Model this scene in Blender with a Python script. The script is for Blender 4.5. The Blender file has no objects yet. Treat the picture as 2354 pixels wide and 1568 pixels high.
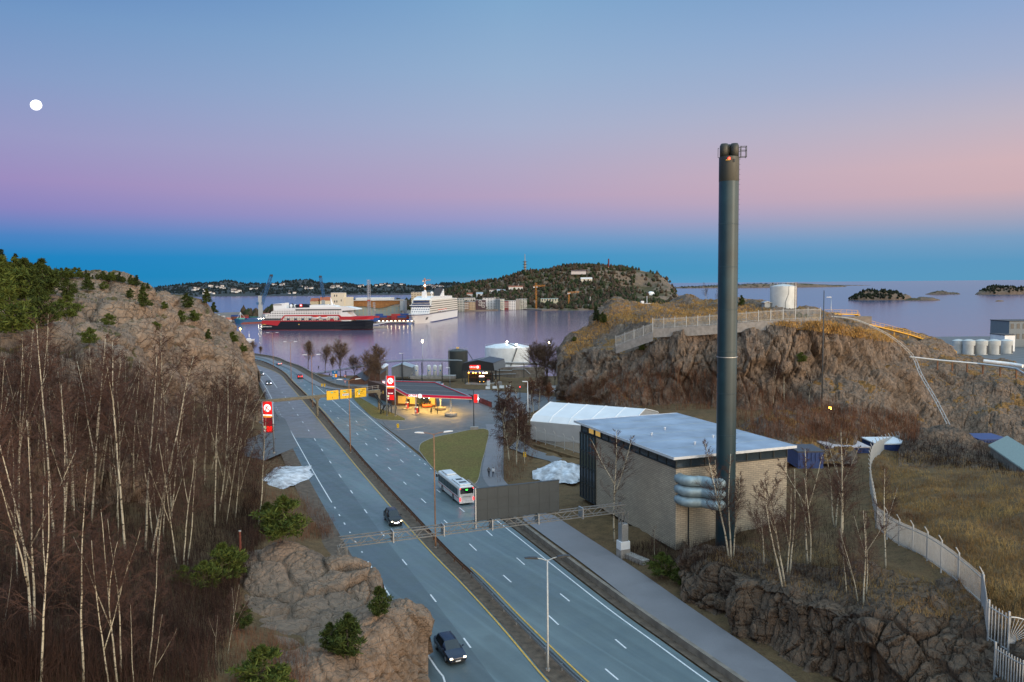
import bpy, math, random
import numpy as np
from mathutils import Vector, Matrix
from mathutils.bvhtree import BVHTree
R = math.radians
random.seed(7)
sc = bpy.context.scene
COL = sc.collection
# ------------------------------------------------------------------ camera
F, CX, CY = 1830.0, 1176.5, 784.0          # focal length and centre, in picture units (2353 wide)
ROLL, PITCH, CAMH = R(.5), R(4.1), 35.0
cam_d = bpy.data.cameras.new('camera'); cam = bpy.data.objects.new('camera', cam_d); COL.objects.link(cam)
cam_d.sensor_width = 36; cam_d.lens = 28.0; cam_d.clip_start = .5; cam_d.clip_end = 120000
ct, st, cp, sp = math.cos(ROLL), math.sin(ROLL), math.cos(PITCH), math.sin(PITCH)
Rv = Vector((ct, -st*sp, -st*cp)); Uv = Vector((st, ct*sp, ct*cp)); Bv = Rv.cross(Uv)
cam.matrix_world = Matrix(((Rv.x, Uv.x, Bv.x, 0), (Rv.y, Uv.y, Bv.y, 0), (Rv.z, Uv.z, Bv.z, CAMH), (0, 0, 0, 1)))
sc.camera = cam
sc.view_settings.view_transform = 'Standard'; sc.view_settings.look = 'None'
sc.view_settings.exposure = 0.0; sc.view_settings.gamma = 1.0
sc.cycles.max_bounces = 5; sc.cycles.diffuse_bounces = 2; sc.cycles.glossy_bounces = 3
sc.cycles.transparent_max_bounces = 8; sc.cycles.caustics_reflective = False; sc.cycles.caustics_refractive = False
sc.cycles.sample_clamp_indirect = 4.0

def ray(u, v):                              # direction through a point of the picture
    a, b = (u-CX)/F, (CY-v)/F
    x, y = a*ct+b*st, -a*st+b*ct
    return Vector((x, cp+y*sp, -sp+y*cp))
def G(u, v, z=0.0):                         # that direction met with the level z
    d = ray(u, v); t = (z-CAMH)/d.z
    return Vector((d.x*t, d.y*t, z))
def D(u, v, y):                             # ... at the distance y
    d = ray(u, v); t = y/d.y
    return Vector((d.x*t, y, CAMH+d.z*t))
def Zp(u, y, z):
    return Vector(((u-CX)/F*y, y, z))
def s2l(r, g, b):
    f = lambda c: (c/255/12.92) if c/255 <= .04045 else ((c/255+.055)/1.055)**2.4
    return (f(r), f(g), f(b), 1)
# ------------------------------------------------------------------ sky
SUN_EL, SUN_AZ = R(9), R(136)               # afterglow behind the camera, on its right
W = bpy.data.worlds.new('World'); sc.world = W; W.use_nodes = True
nt = W.node_tree; N = nt.nodes; Lk = nt.links; N.clear()
def nn(t, **k):
    n = N.new(t)
    for a, b in k.items(): setattr(n, a, b)
    return n
def ramp_of(stops):
    n = nn('ShaderNodeValToRGB'); e = n.color_ramp.elements
    while len(e) > 1: e.remove(e[-1])
    e[0].position, e[0].color = stops[0][0], stops[0][1]
    for p, c in stops[1:]:
        q = e.new(p); q.color = c
    return n
tc = nn('ShaderNodeTexCoord'); sep = nn('ShaderNodeSeparateXYZ'); Lk.new(tc.outputs['Generated'], sep.inputs[0])
def mth(op, a, b=None, clamp=False):
    n = nn('ShaderNodeMath', operation=op, use_clamp=clamp)
    for i, x in enumerate((a, b)):
        if x is None: continue
        if isinstance(x, (int, float)): n.inputs[i].default_value = x
        else: Lk.new(x, n.inputs[i])
    return n.outputs[0]
def stops(rows):
    return [(min(1, p*2.5), s2l(*c)) for p, c in rows]
cen = ramp_of(stops([(0, (84, 152, 196)), (.012, (60, 150, 194)), (.034, (60, 149, 198)), (.056, (108, 154, 202)), (.08, (154, 156, 200)), (.108, (180, 162, 193)), (.14, (177, 168, 197)), (.19, (166, 176, 205)), (.25, (150, 176, 208)), (.33, (128, 168, 206)), (.40, (110, 151, 204))]))
lef = ramp_of(stops([(0, (30, 132, 188)), (.012, (22, 130, 188)), (.034, (32, 131, 193)), (.056, (76, 132, 195)), (.085, (138, 134, 192)), (.115, (157, 142, 192)), (.16, (153, 154, 197)), (.22, (134, 157, 199)), (.28, (114, 151, 197)), (.33, (92, 134, 191)), (.40, (80, 123, 184))]))
rig = ramp_of(stops([(0, (90, 153, 190)), (.02, (92, 152, 192)), (.045, (122, 158, 194)), (.065, (162, 164, 188)), (.095, (204, 174, 182)), (.125, (208, 179, 186)), (.17, (190, 181, 196)), (.22, (164, 176, 205)), (.28, (142, 168, 207)), (.33, (122, 156, 201)), (.40, (106, 144, 196))]))
zc = mth('MAXIMUM', sep.outputs[2], 0.0)
z25 = mth('MULTIPLY', zc, 2.5)
for r_ in (cen, lef, rig): Lk.new(z25, r_.inputs[0])
hyp = mth('SQRT', mth('ADD', mth('MULTIPLY', sep.outputs[0], sep.outputs[0]), mth('MULTIPLY', sep.outputs[1], sep.outputs[1])))
sx = mth('DIVIDE', sep.outputs[0], mth('MAXIMUM', hyp, .001))       # sine of the azimuth
def mixc(f, a, b):
    m = nn('ShaderNodeMix', data_type='RGBA'); Lk.new(f, m.inputs['Factor']); Lk.new(a, m.inputs['A']); Lk.new(b, m.inputs['B'])
    return m.outputs['Result']
fr_ = mth('MULTIPLY', mth('MAXIMUM', sx, 0), 1.9, True); fl_ = mth('MULTIPLY', mth('MAXIMUM', mth('MULTIPLY', sx, -1), 0), 1.9, True)
skyc = mixc(fr_, mixc(fl_, cen.outputs[0], lef.outputs[0]), rig.outputs[0])
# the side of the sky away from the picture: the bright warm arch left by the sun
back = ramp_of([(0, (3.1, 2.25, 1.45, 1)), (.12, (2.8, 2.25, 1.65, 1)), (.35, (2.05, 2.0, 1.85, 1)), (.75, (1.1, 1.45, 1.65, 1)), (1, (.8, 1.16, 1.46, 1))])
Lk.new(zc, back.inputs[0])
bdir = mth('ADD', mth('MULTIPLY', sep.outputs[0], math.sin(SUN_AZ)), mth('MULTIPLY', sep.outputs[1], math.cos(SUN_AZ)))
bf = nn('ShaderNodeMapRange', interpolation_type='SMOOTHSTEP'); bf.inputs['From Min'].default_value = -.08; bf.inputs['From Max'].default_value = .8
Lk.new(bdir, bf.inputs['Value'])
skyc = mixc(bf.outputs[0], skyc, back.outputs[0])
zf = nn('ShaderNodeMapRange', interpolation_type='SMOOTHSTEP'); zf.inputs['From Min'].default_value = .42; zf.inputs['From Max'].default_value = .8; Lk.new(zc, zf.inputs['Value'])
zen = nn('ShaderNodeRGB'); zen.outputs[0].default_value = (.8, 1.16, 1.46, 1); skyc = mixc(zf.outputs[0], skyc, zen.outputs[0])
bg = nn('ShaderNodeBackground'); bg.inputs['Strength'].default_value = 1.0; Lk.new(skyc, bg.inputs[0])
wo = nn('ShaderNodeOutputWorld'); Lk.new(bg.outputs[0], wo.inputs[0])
sun_d = bpy.data.lights.new('sun', 'SUN'); sun_d.energy = 1.35; sun_d.angle = R(24); sun_d.color = (1, .78, .57)
sun = bpy.data.objects.new('sun', sun_d); COL.objects.link(sun)
sdir = Vector((math.sin(SUN_AZ)*math.cos(SUN_EL), math.cos(SUN_AZ)*math.cos(SUN_EL), math.sin(SUN_EL)))
sun.rotation_euler = sdir.to_track_quat('Z', 'Y').to_euler()

# ------------------------------------------------------------------ helpers: objects
def tag(o, label=None, cat=None, group=None, kind=None):
    if label: o['label'] = label
    if cat: o['category'] = cat
    if group: o['group'] = group
    if kind: o['kind'] = kind
    return o
def empty(name, loc=(0, 0, 0), rz=0.0, label=None, cat=None, group=None):
    o = bpy.data.objects.new(name, None); COL.objects.link(o)
    o.location = loc; o.rotation_euler = (0, 0, rz); o.empty_display_size = .5
    return tag(o, label, cat, group)
def copy_tree(o, parent=None):
    c = o.copy(); COL.objects.link(c)
    if parent: c.parent = parent
    for ch in o.children: copy_tree(ch, c)
    return c
def mesh_obj(name, verts, faces, m=None, parent=None, smooth=False, mats=None, fm=None):
    me = bpy.data.meshes.new(name); me.from_pydata([tuple(v) for v in verts], [], faces); me.update()
    for q in (mats or ([m] if m else [])): me.materials.append(q)
    if fm: me.polygons.foreach_set('material_index', fm)
    if smooth: me.polygons.foreach_set('use_smooth', [True]*len(me.polygons))
    o = bpy.data.objects.new(name, me); COL.objects.link(o)
    if parent: o.parent = parent
    return o
def np_mesh(name, V, Fq, m, smooth=True, parent=None, k=4):
    me = bpy.data.meshes.new(name); n = len(Fq)
    me.vertices.add(len(V)); me.vertices.foreach_set('co', np.asarray(V, np.float32).ravel())
    me.loops.add(n*k); me.loops.foreach_set('vertex_index', np.asarray(Fq, np.int32).ravel())
    me.polygons.add(n); me.polygons.foreach_set('loop_start', np.arange(0, n*k, k, dtype=np.int32))
    me.update(calc_edges=True); me.validate()
    if smooth: me.polygons.foreach_set('use_smooth', [True]*n)
    if m: me.materials.append(m)
    o = bpy.data.objects.new(name, me); COL.objects.link(o)
    if parent: o.parent = parent
    return o
class MB:
    "collects primitives for ONE part"
    def __init__(s): s.v = []; s.f = []; s.mi = []; s.cur = 0
    def add(s, vs, fs):
        b = len(s.v); s.v += [Vector(p) for p in vs]; s.f += [tuple(b+i for i in q) for q in fs]; s.mi += [s.cur]*len(fs); return s
    def box(s, c, d, rz=0.0):
        x, y, z = d[0]/2, d[1]/2, d[2]/2; q = Matrix.Rotation(rz, 3, 'Z'); c = Vector(c)
        vs = [c+q@Vector((a*x, b*y, e*z)) for e in (-1, 1) for a, b in ((-1, -1), (1, -1), (1, 1), (-1, 1))]
        return s.add(vs, [(3, 2, 1, 0), (4, 5, 6, 7), (0, 1, 5, 4), (1, 2, 6, 5), (2, 3, 7, 6), (3, 0, 4, 7)])
    def bar(s, a, b, w, h=None):
        a, b = Vector(a), Vector(b); h = h or w; d = (b-a).normalized()
        x = d.cross(Vector((0, 0, 1))); x = x.normalized() if x.length > 1e-4 else Vector((1, 0, 0)); y = d.cross(x)
        vs = [p+x*(i*w/2)+y*(j*h/2) for p in (a, b) for i, j in ((-1, -1), (1, -1), (1, 1), (-1, 1))]
        return s.add(vs, [(3, 2, 1, 0), (4, 5, 6, 7), (0, 1, 5, 4), (1, 2, 6, 5), (2, 3, 7, 6), (3, 0, 4, 7)])
    def tube(s, pts, rad, n=8, cap=True):
        pts = [Vector(p) for p in pts]; k = len(pts); rad = rad if isinstance(rad, (list, tuple)) else [rad]*k
        b = len(s.v); ref = None; fs = []
        for i, p in enumerate(pts):
            d = (pts[min(i+1, k-1)]-pts[max(i-1, 0)]).normalized()
            if ref is None: ref = d.orthogonal().normalized()
            x = (ref-d*ref.dot(d)); x = x.normalized() if x.length > 1e-5 else d.orthogonal().normalized(); ref = x; y = d.cross(x)
            s.v += [p+(x*math.cos(2*math.pi*j/n)+y*math.sin(2*math.pi*j/n))*rad[i] for j in range(n)]
        for i in range(k-1):
            for j in range(n): fs.append((b+i*n+j, b+i*n+(j+1) % n, b+(i+1)*n+(j+1) % n, b+(i+1)*n+j))
        if cap: fs += [tuple(b+j for j in reversed(range(n))), tuple(b+(k-1)*n+j for j in range(n))]
        s.f += fs; s.mi += [s.cur]*len(fs); return s
    def cyl(s, c, r, h, n=16, r2=None):
        c = Vector(c); return s.tube([c, c+Vector((0, 0, h))], [r, r if r2 is None else r2], n)
    def lathe(s, prof, c=(0, 0, 0), n=24):
        c = Vector(c); b = len(s.v); k = len(prof); fs = []
        for r, z in prof: s.v += [c+Vector((r*math.cos(2*math.pi*j/n), r*math.sin(2*math.pi*j/n), z)) for j in range(n)]
        for i in range(k-1):
            for j in range(n): fs.append((b+i*n+j, b+i*n+(j+1) % n, b+(i+1)*n+(j+1) % n, b+(i+1)*n+j))
        fs += [tuple(b+j for j in reversed(range(n))), tuple(b+(k-1)*n+j for j in range(n))]
        s.f += fs; s.mi += [s.cur]*len(fs); return s
    def prism(s, poly, z0, z1):
        n = len(poly); ar = sum(poly[i][0]*poly[(i+1) % n][1]-poly[(i+1) % n][0]*poly[i][1] for i in range(n))
        if ar < 0: poly = poly[::-1]
        vs = [(p[0], p[1], z0) for p in poly]+[(p[0], p[1], z1) for p in poly]
        return s.add(vs, [tuple(reversed(range(n))), tuple(range(n, 2*n))]+[(i, (i+1) % n, n+(i+1) % n, n+i) for i in range(n)])
    def extr(s, poly, o, x, y, t):
        "polygon in the plane (o, x, y) given a thickness along the vector t"
        o, x, y, t = Vector(o), Vector(x), Vector(y), Vector(t); n = len(poly)
        a = [o+x*p[0]+y*p[1] for p in poly]; vs = a+[p+t for p in a]
        return s.add(vs, [tuple(range(n)), tuple(reversed(range(n, 2*n)))]+[((i+1) % n, i, n+i, n+(i+1) % n) for i in range(n)])
    def ball(s, c, r, n=10, m=6, sc_=(1, 1, 1)):
        c = Vector(c); b = len(s.v); fs = []
        for i in range(m+1):
            t = math.pi*i/m
            s.v += [c+Vector((r*sc_[0]*math.sin(t)*math.cos(2*math.pi*j/n), r*sc_[1]*math.sin(t)*math.sin(2*math.pi*j/n), r*sc_[2]*math.cos(t))) for j in range(n)]
        for i in range(m):
            for j in range(n): fs.append((b+i*n+j, b+(i+1)*n+j, b+(i+1)*n+(j+1) % n, b+i*n+(j+1) % n))
        s.f += fs; s.mi += [s.cur]*len(fs); return s
    def build(s, name, m, parent=None, smooth=False, bevel=0.0):
        ms = m if isinstance(m, (list, tuple)) else [m]
        o = mesh_obj(name, s.v, s.f, None, parent, smooth, ms, s.mi if len(ms) > 1 else None)
        if bevel:
            b = o.modifiers.new('bevel', 'BEVEL'); b.width = bevel; b.segments = 2; b.limit_method = 'ANGLE'
        return o
def text(name, body, size, m, parent, loc, rot, ext=.01, align='CENTER'):
    cu = bpy.data.curves.new(name, 'FONT'); cu.body = body; cu.size = size; cu.align_x = align; cu.align_y = 'CENTER'; cu.extrude = ext; cu.offset = size*.018
    t = bpy.data.objects.new(name, cu); COL.objects.link(t)
    dg = bpy.context.evaluated_depsgraph_get(); me = bpy.data.meshes.new_from_object(t.evaluated_get(dg))
    bpy.data.objects.remove(t); me.materials.clear(); me.materials.append(m)
    o = bpy.data.objects.new(name, me); COL.objects.link(o); o.parent = parent; o.location = loc; o.rotation_euler = rot
    return o
# ------------------------------------------------------------------ helpers: materials
def mat(name, c, rough=.6, metal=0.0, var=.12, vs=2.0, emit=None, es=0.0, bump=0.0, bs=20.0, spec=.5, c2=None):
    m = bpy.data.materials.new(name); m.use_nodes = True; t = m.node_tree; b = t.nodes['Principled BSDF']
    b.inputs['Roughness'].default_value = rough; b.inputs['Metallic'].default_value = metal; b.inputs['Specular IOR Level'].default_value = spec
    g = t.nodes.new('ShaderNodeTexCoord'); no = t.nodes.new('ShaderNodeTexNoise'); no.inputs['Scale'].default_value = vs; no.inputs['Detail'].default_value = 5
    t.links.new(g.outputs['Object'], no.inputs['Vector'])
    r = t.nodes.new('ShaderNodeValToRGB'); e = r.color_ramp.elements; e[0].position, e[1].position = .3, .7
    lo = c2 or tuple(x*(1-var) for x in c); hi = tuple(min(1, x*(1+var)) for x in c)
    e[0].color = (*lo[:3], 1); e[1].color = (*hi[:3], 1)
    t.links.new(no.outputs[0], r.inputs[0]); t.links.new(r.outputs[0], b.inputs['Base Color'])
    if emit: b.inputs['Emission Color'].default_value = (*emit[:3], 1); b.inputs['Emission Strength'].default_value = es
    if bump:
        n2 = t.nodes.new('ShaderNodeTexNoise'); n2.inputs['Scale'].default_value = bs; n2.inputs['Detail'].default_value = 6; t.links.new(g.outputs['Object'], n2.inputs['Vector'])
        bp = t.nodes.new('ShaderNodeBump'); bp.inputs['Strength'].default_value = bump; bp.inputs['Distance'].default_value = .1
        t.links.new(n2.outputs[0], bp.inputs['Height']); t.links.new(bp.outputs[0], b.inputs['Normal'])
    return m
class NT:
    "small node builder"
    def __init__(s, name):
        s.m = bpy.data.materials.new(name); s.m.use_nodes = True; s.t = s.m.node_tree; s.b = s.t.nodes['Principled BSDF']
        s.geo = s.n('ShaderNodeNewGeometry'); s.tc = s.n('ShaderNodeTexCoord')
    def n(s, ty, **k):
        q = s.t.nodes.new(ty)
        for a, b in k.items(): setattr(q, a, b)
        return q
    def l(s, a, b): s.t.links.new(a, b)
    def noise(s, sc_, det=6, rough=.55, vec=None, dist=0.0):
        q = s.n('ShaderNodeTexNoise'); q.inputs['Scale'].default_value = sc_; q.inputs['Detail'].default_value = det; q.inputs['Roughness'].default_value = rough; q.inputs['Distortion'].default_value = dist
        s.l(vec or s.geo.outputs['Position'], q.inputs['Vector']); return q.outputs[0]
    def scaled(s, v):
        q = s.n('ShaderNodeMapping'); q.inputs['Scale'].default_value = v; s.l(s.geo.outputs['Position'], q.inputs['Vector']); return q.outputs[0]
    def ramp(s, f, stops_):
        q = s.n('ShaderNodeValToRGB'); e = q.color_ramp.elements
        while len(e) > 1: e.remove(e[-1])
        for i, (p, c) in enumerate(stops_):
            c = c if isinstance(c, tuple) else (c, c, c)
            x = e[0] if i == 0 else e.new(p)
            x.position = p; x.color = (*c[:3], 1)
        s.l(f, q.inputs[0]); return q.outputs[0]
    def mix(s, f, a, b, mode='MIX'):
        q = s.n('ShaderNodeMix', data_type='RGBA', blend_type=mode)
        for x, k in ((f, 'Factor'), (a, 'A'), (b, 'B')):
            if isinstance(x, (int, float)): q.inputs[k].default_value = x
            elif isinstance(x, tuple): q.inputs[k].default_value = (*x[:3], 1)
            else: s.l(x, q.inputs[k])
        return q.outputs['Result']
    def math(s, op, a, b=None, cl=False):
        q = s.n('ShaderNodeMath', operation=op, use_clamp=cl)
        for i, x in enumerate((a, b)):
            if x is None: continue
            if isinstance(x, (int, float)): q.inputs[i].default_value = x
            else: s.l(x, q.inputs[i])
        return q.outputs[0]
    def bump(s, h, st_=.5, d=.1):
        q = s.n('ShaderNodeBump'); q.inputs['Strength'].default_value = st_; q.inputs['Distance'].default_value = d
        s.l(h, q.inputs['Height']); s.l(q.outputs[0], s.b.inputs['Normal'])
    def done(s, c, rough=.8, spec=.3):
        if isinstance(c, tuple): s.b.inputs['Base Color'].default_value = (*c[:3], 1)
        else: s.l(c, s.b.inputs['Base Color'])
        if isinstance(rough, (int, float)): s.b.inputs['Roughness'].default_value = rough
        else: s.l(rough, s.b.inputs['Roughness'])
        s.b.inputs['Specular IOR Level'].default_value = spec
        return s.m
# ------------------------------------------------------------------ helpers: noise on arrays
def _h(ix, iy, iz, seed):
    h = (ix.astype(np.int64)*374761393+iy.astype(np.int64)*668265263+iz.astype(np.int64)*2147483647+seed*1274126177) & 0xffffffff
    h = ((h ^ (h >> 13))*1274126177) & 0xffffffff; h = ((h ^ (h >> 16))*2246822519) & 0xffffffff
    return ((h ^ (h >> 15)) & 0xffffff)/float(0xffffff)
def vnoise(P, seed=0):
    I = np.floor(P); f = P-I; I = I.astype(np.int64); f = f*f*f*(f*(f*6-15)+10); out = 0
    for a in (0, 1):
        wx = f[:, 0] if a else 1-f[:, 0]
        for b in (0, 1):
            wy = f[:, 1] if b else 1-f[:, 1]
            for c in (0, 1):
                wz = f[:, 2] if c else 1-f[:, 2]
                out = out+wx*wy*wz*_h(I[:, 0]+a, I[:, 1]+b, I[:, 2]+c, seed)
    return out*2-1
def fbm(P, oc=5, seed=0, gain=.5):
    o = 0; a = 1
    for i in range(oc):
        o = o+a*vnoise(P*2**i+i*17.3, seed+i); a *= gain
    return o
def voro(P, seed=0):
    "distance to nearest and second nearest cell point, and the nearest cell's random number"
    I = np.floor(P).astype(np.int64); n = len(P); d1 = np.full(n, 9.); d2 = np.full(n, 9.); idv = np.zeros(n)
    for a in (-1, 0, 1):
        for b in (-1, 0, 1):
            for c in (-1, 0, 1):
                J = I+np.array([a, b, c])
                q = np.stack([_h(J[:, 0], J[:, 1], J[:, 2], seed+k) for k in (1, 2, 3)], 1)
                dd = np.sqrt(((J+q-P)**2).sum(1)); r = _h(J[:, 0], J[:, 1], J[:, 2], seed+9)
                nw = dd < d1; d2 = np.where(nw, d1, np.minimum(d2, dd)); idv = np.where(nw, r, idv); d1 = np.where(nw, dd, d1)
    return d1, d2, idv
BVH = []                                    # every ground surface, for standing things on
def ground_of(o):
    me = o.data; BVH.append((BVHTree.FromPolygons([v.co[:] for v in me.vertices], [p.vertices[:] for p in me.polygons]), o.name))
def drop(x, y, top=200):
    best = None
    for b, _ in BVH:
        h = b.ray_cast(Vector((x, y, top)), Vector((0, 0, -1)))
        if h[0] is not None and (best is None or h[0].z > best.z): best = h[0]
    return best or Vector((x, y, 0))
def hit(u, v):
    d = ray(u, v).normalized(); best = None; bd = 1e9
    for b, _ in BVH:
        h = b.ray_cast(Vector((0, 0, CAMH)), d)
        if h[0] is not None and h[3] < bd: best = h[0]; bd = h[3]
    return best
# ================================================================== materials of the land
def rock_mat(name, tint=(1, 1, 1), grass=.5, gcol=(.23, .155, .055), sc_=1.0, dark=.35, crk=(1, 1, .45), crd=.55, bst=1.0):
    s = NT(name)
    n1 = s.noise(.09*sc_, 7, .6); n2 = s.noise(.9*sc_, 8, .65); n3 = s.noise(6*sc_, 6, .6)
    c = s.ramp(n1, [(.3, tuple(a*b for a, b in zip((.20, .155, .12), tint))), (.5, tuple(a*b for a, b in zip((.30, .225, .165), tint))), (.72, tuple(a*b for a, b in zip((.36, .26, .19), tint)))])
    c = s.mix(s.ramp(n2, [(.42, dark), (.62, 0.0)]), c, (.075, .062, .052))
    c = s.mix(s.ramp(n3, [(.35, .3), (.65, 0.0)]), c, (.13, .105, .085))
    st_ = s.noise(.5*sc_, 6, .6, s.scaled((1.4, 1.4, .22)))
    c = s.mix(s.ramp(st_, [(.52, 0.0), (.7, .55)]), c, (.06, .055, .05))
    sx_ = s.n('ShaderNodeSeparateXYZ'); s.l(s.geo.outputs['Normal'], sx_.inputs[0])
    gn = s.noise(.22*sc_, 7, .65)
    gf = s.math('ADD', s.math('MULTIPLY', sx_.outputs[2], .6), s.math('MULTIPLY', gn, .8))
    gm = s.ramp(gf, [(1.06-grass*.25, 0.0), (1.12-grass*.25, 1.0)])
    gc = s.mix(s.ramp(s.noise(1.3, 6, .7), [(.35, 0.0), (.65, 1.0)]), gcol, tuple(x*.45 for x in gcol))
    c = s.mix(gm, c, gc)
    vo = s.n('ShaderNodeTexVoronoi', feature='DISTANCE_TO_EDGE'); vo.inputs['Scale'].default_value = .75*sc_
    wv = s.n('ShaderNodeTexNoise'); wv.inputs['Scale'].default_value = .8*sc_; wv.inputs['Detail'].default_value = 5; s.l(s.geo.outputs['Position'], wv.inputs['Vector'])
    av = s.n('ShaderNodeVectorMath', operation='MULTIPLY_ADD'); s.l(wv.outputs['Color'], av.inputs[0]); av.inputs[1].default_value = (1.6/sc_,)*3; s.l(s.scaled(crk), av.inputs[2]); s.l(av.outputs[0], vo.inputs['Vector'])
    ck = s.ramp(vo.outputs[0], [(0, 0.0), (.09, 1.0)])
    h = s.math('ADD', s.math('ADD', s.noise(1.1*sc_, 9, .68), s.math('MULTIPLY', s.noise(7*sc_, 6, .7), .35)), s.math('MULTIPLY', ck, crd))
    s.bump(h, bst, .6)
    return s.done(c, .85, .25)
M_rock_hill = rock_mat('granite_hill', (1.14, 1.07, 1.0), .34, (.17, .13, .05), .55, .3, (1, 1, 1.6), .6)
M_rock_cliff = rock_mat('granite_cliff', (.95, .91, .88), .42, (.38, .20, .06), 1.0, .5)
M_rock_near = rock_mat('granite_near', (1.02, .95, .90), .06, (.15, .12, .045), 1.3, .35, (1, 1, 1.8), .5, .7)
M_rock_dark = rock_mat('granite_dark', (.74, .67, .6), .2, (.16, .10, .045), 1.1, .5, (1.1, 1.1, .3), .7)  # darker, browner tint than the other granites
def soil_mat():
    s = NT('winter_ground')
    n1 = s.noise(.05, 7, .6); n2 = s.noise(.6, 8, .7); n3 = s.noise(5, 6, .7)
    c = s.ramp(n1, [(.3, (.085, .048, .031)), (.5, (.135, .08, .047)), (.7, (.185, .118, .06))])
    c = s.mix(s.ramp(n2, [(.38, .75), (.6, 0.0)]), c, (.045, .032, .022))
    c = s.mix(s.ramp(n3, [(.4, .5), (.65, 0.0)]), c, (.20, .145, .07))
    s.bump(s.math('ADD', n2, s.math('MULTIPLY', n3, .5)), .8, .3)
    return s.done(c, .95, .1)
M_soil = soil_mat()
def grass_mat(name, a, b, c_):
    s = NT(name); n1 = s.noise(.12, 7, .6); n2 = s.noise(2.5, 7, .75, s.scaled((1, .5, 1)))
    c = s.mix(s.ramp(n1, [(.35, 0.0), (.65, 1.0)]), a, b); c = s.mix(s.ramp(n2, [(.42, .8), (.6, 0.0)]), c, c_)
    s.bump(n2, .8, .2); return s.done(c, .95, .1)
M_drygrass = grass_mat('dry_grass', (.27, .19, .07), (.17, .11, .045), (.09, .055, .03))
M_lawn = grass_mat('winter_lawn', (.175, .16, .05), (.20, .15, .055), (.11, .085, .035))
# ================================================================== lofts: rock masses laid over rows of measured points
def rowpts(row, us):
    a = np.array([(r[0].x, r[0].y, r[0].z, r[1]) for r in row]); a = a[np.argsort(a[:, 3])]
    out = []
    for k in range(3):
        x, y = a[:, 3], a[:, k]
        h = np.diff(x); dl = np.diff(y)/h
        m = np.zeros(len(x)); m[0] = dl[0]; m[-1] = dl[-1]
        for i in range(1, len(x)-1):
            m[i] = 0 if dl[i-1]*dl[i] <= 0 else 2*dl[i-1]*dl[i]/(dl[i-1]+dl[i])
        j = np.clip(np.searchsorted(x, us)-1, 0, len(x)-2); t = np.clip((us-x[j])/h[j], 0, 1)
        out.append((2*t**3-3*t**2+1)*y[j]+(t**3-2*t**2+t)*h[j]*m[j]+(-2*t**3+3*t**2)*y[j+1]+(t**3-t**2)*h[j]*m[j+1])
    return np.stack(out, 1)
def loft(name, rows, u0, u1, nu, nv, m, disp, sm=.5, smooth=False):
    us = np.linspace(u0, u1, nu)
    K = np.stack([rowpts([(D(*q), q[0]) if len(q) == 3 else (Zp(q[0], q[2], q[3]), q[0]) for q in r], us) for r in rows])   # rows x nu x 3
    seg = np.linalg.norm(np.diff(K, axis=0), axis=2).mean(1); s = np.concatenate([[0], np.cumsum(seg)]); t = np.linspace(0, s[-1], nv)
    P = np.zeros((nv, nu, 3)); n = len(rows)
    for i, tt in enumerate(t):
        j = min(max(np.searchsorted(s, tt)-1, 0), n-2); f = (tt-s[j])/(s[j+1]-s[j])
        a, b, c, d = K[max(j-1, 0)], K[j], K[j+1], K[min(j+2, n-1)]
        lin = b*(1-f)+c*f
        cat = .5*((2*b)+(-a+c)*f+(2*a-5*b+4*c-d)*f*f+(-a+3*b-3*c+d)*f**3)
        P[i] = lin*(1-sm)+cat*sm
    gu = np.gradient(P, axis=1); gv = np.gradient(P, axis=0); nr = np.cross(gv, gu); nr /= np.linalg.norm(nr, axis=2, keepdims=True)+1e-9
    if nr[..., 2].mean() < 0: nr = -nr
    flat = P.reshape(-1, 3); dv, dz = disp(flat, nr.reshape(-1, 3))
    edge = np.minimum(np.minimum(np.arange(nu), np.arange(nu)[::-1])/6., 1)[None, :].repeat(nv, 0).ravel()
    V = flat+nr.reshape(-1, 3)*(dv*edge)[:, None]; V[:, 2] += dz*edge
    idx = np.arange(nv*nu).reshape(nv, nu)
    Fq = np.stack([idx[:-1, :-1], idx[:-1, 1:], idx[1:, 1:], idx[1:, :-1]], -1).reshape(-1, 4)
    e1 = V[Fq[:, 1]]-V[Fq[:, 0]]; e2 = V[Fq[:, 3]]-V[Fq[:, 0]]
    if (np.cross(e1, e2)*nr.reshape(-1, 3)[Fq[:, 0]]).sum() < 0: Fq = Fq[:, ::-1]
    o = np_mesh(name, V, Fq, m, smooth=smooth); tag(o, kind='structure'); ground_of(o); return o
def disp_round(big, cell, depth, fine, seed, asp=(1, 1, 1), hump=.09):
    "rounded ice-worn granite: humps, joints and fine roughness"
    def f(P, nr):
        A = P*np.array(asp)
        W_ = A+np.stack([fbm(A/cell/1.8, 3, seed+5+k) for k in range(3)], 1)*cell*.4
        d1, d2, r = voro(W_/cell, seed); e1, e2, r2 = voro(W_/(cell*.4), seed+40)
        g = np.clip((d2-d1)/.22, 0, 1); g2 = np.clip((e2-e1)/.16, 0, 1)
        o = fbm(P/big, 4, seed)*big*hump
        o += depth*(np.sqrt(np.clip(1.05-d1**2, 0, 1))-.7)+depth*1.1*(r-.5)-depth*.8*(1-g)**2
        o += depth*.22*((r2-.5)-.9*(1-g2)**2)
        c = np.abs(fbm(A/cell*1.1+9, 3, seed+77)); o -= depth*.32*np.clip(1-c/.045, 0, 1)
        o += fbm(P/fine, 4, seed+3)*fine*.09
        return o, 0*o
    return f
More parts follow.
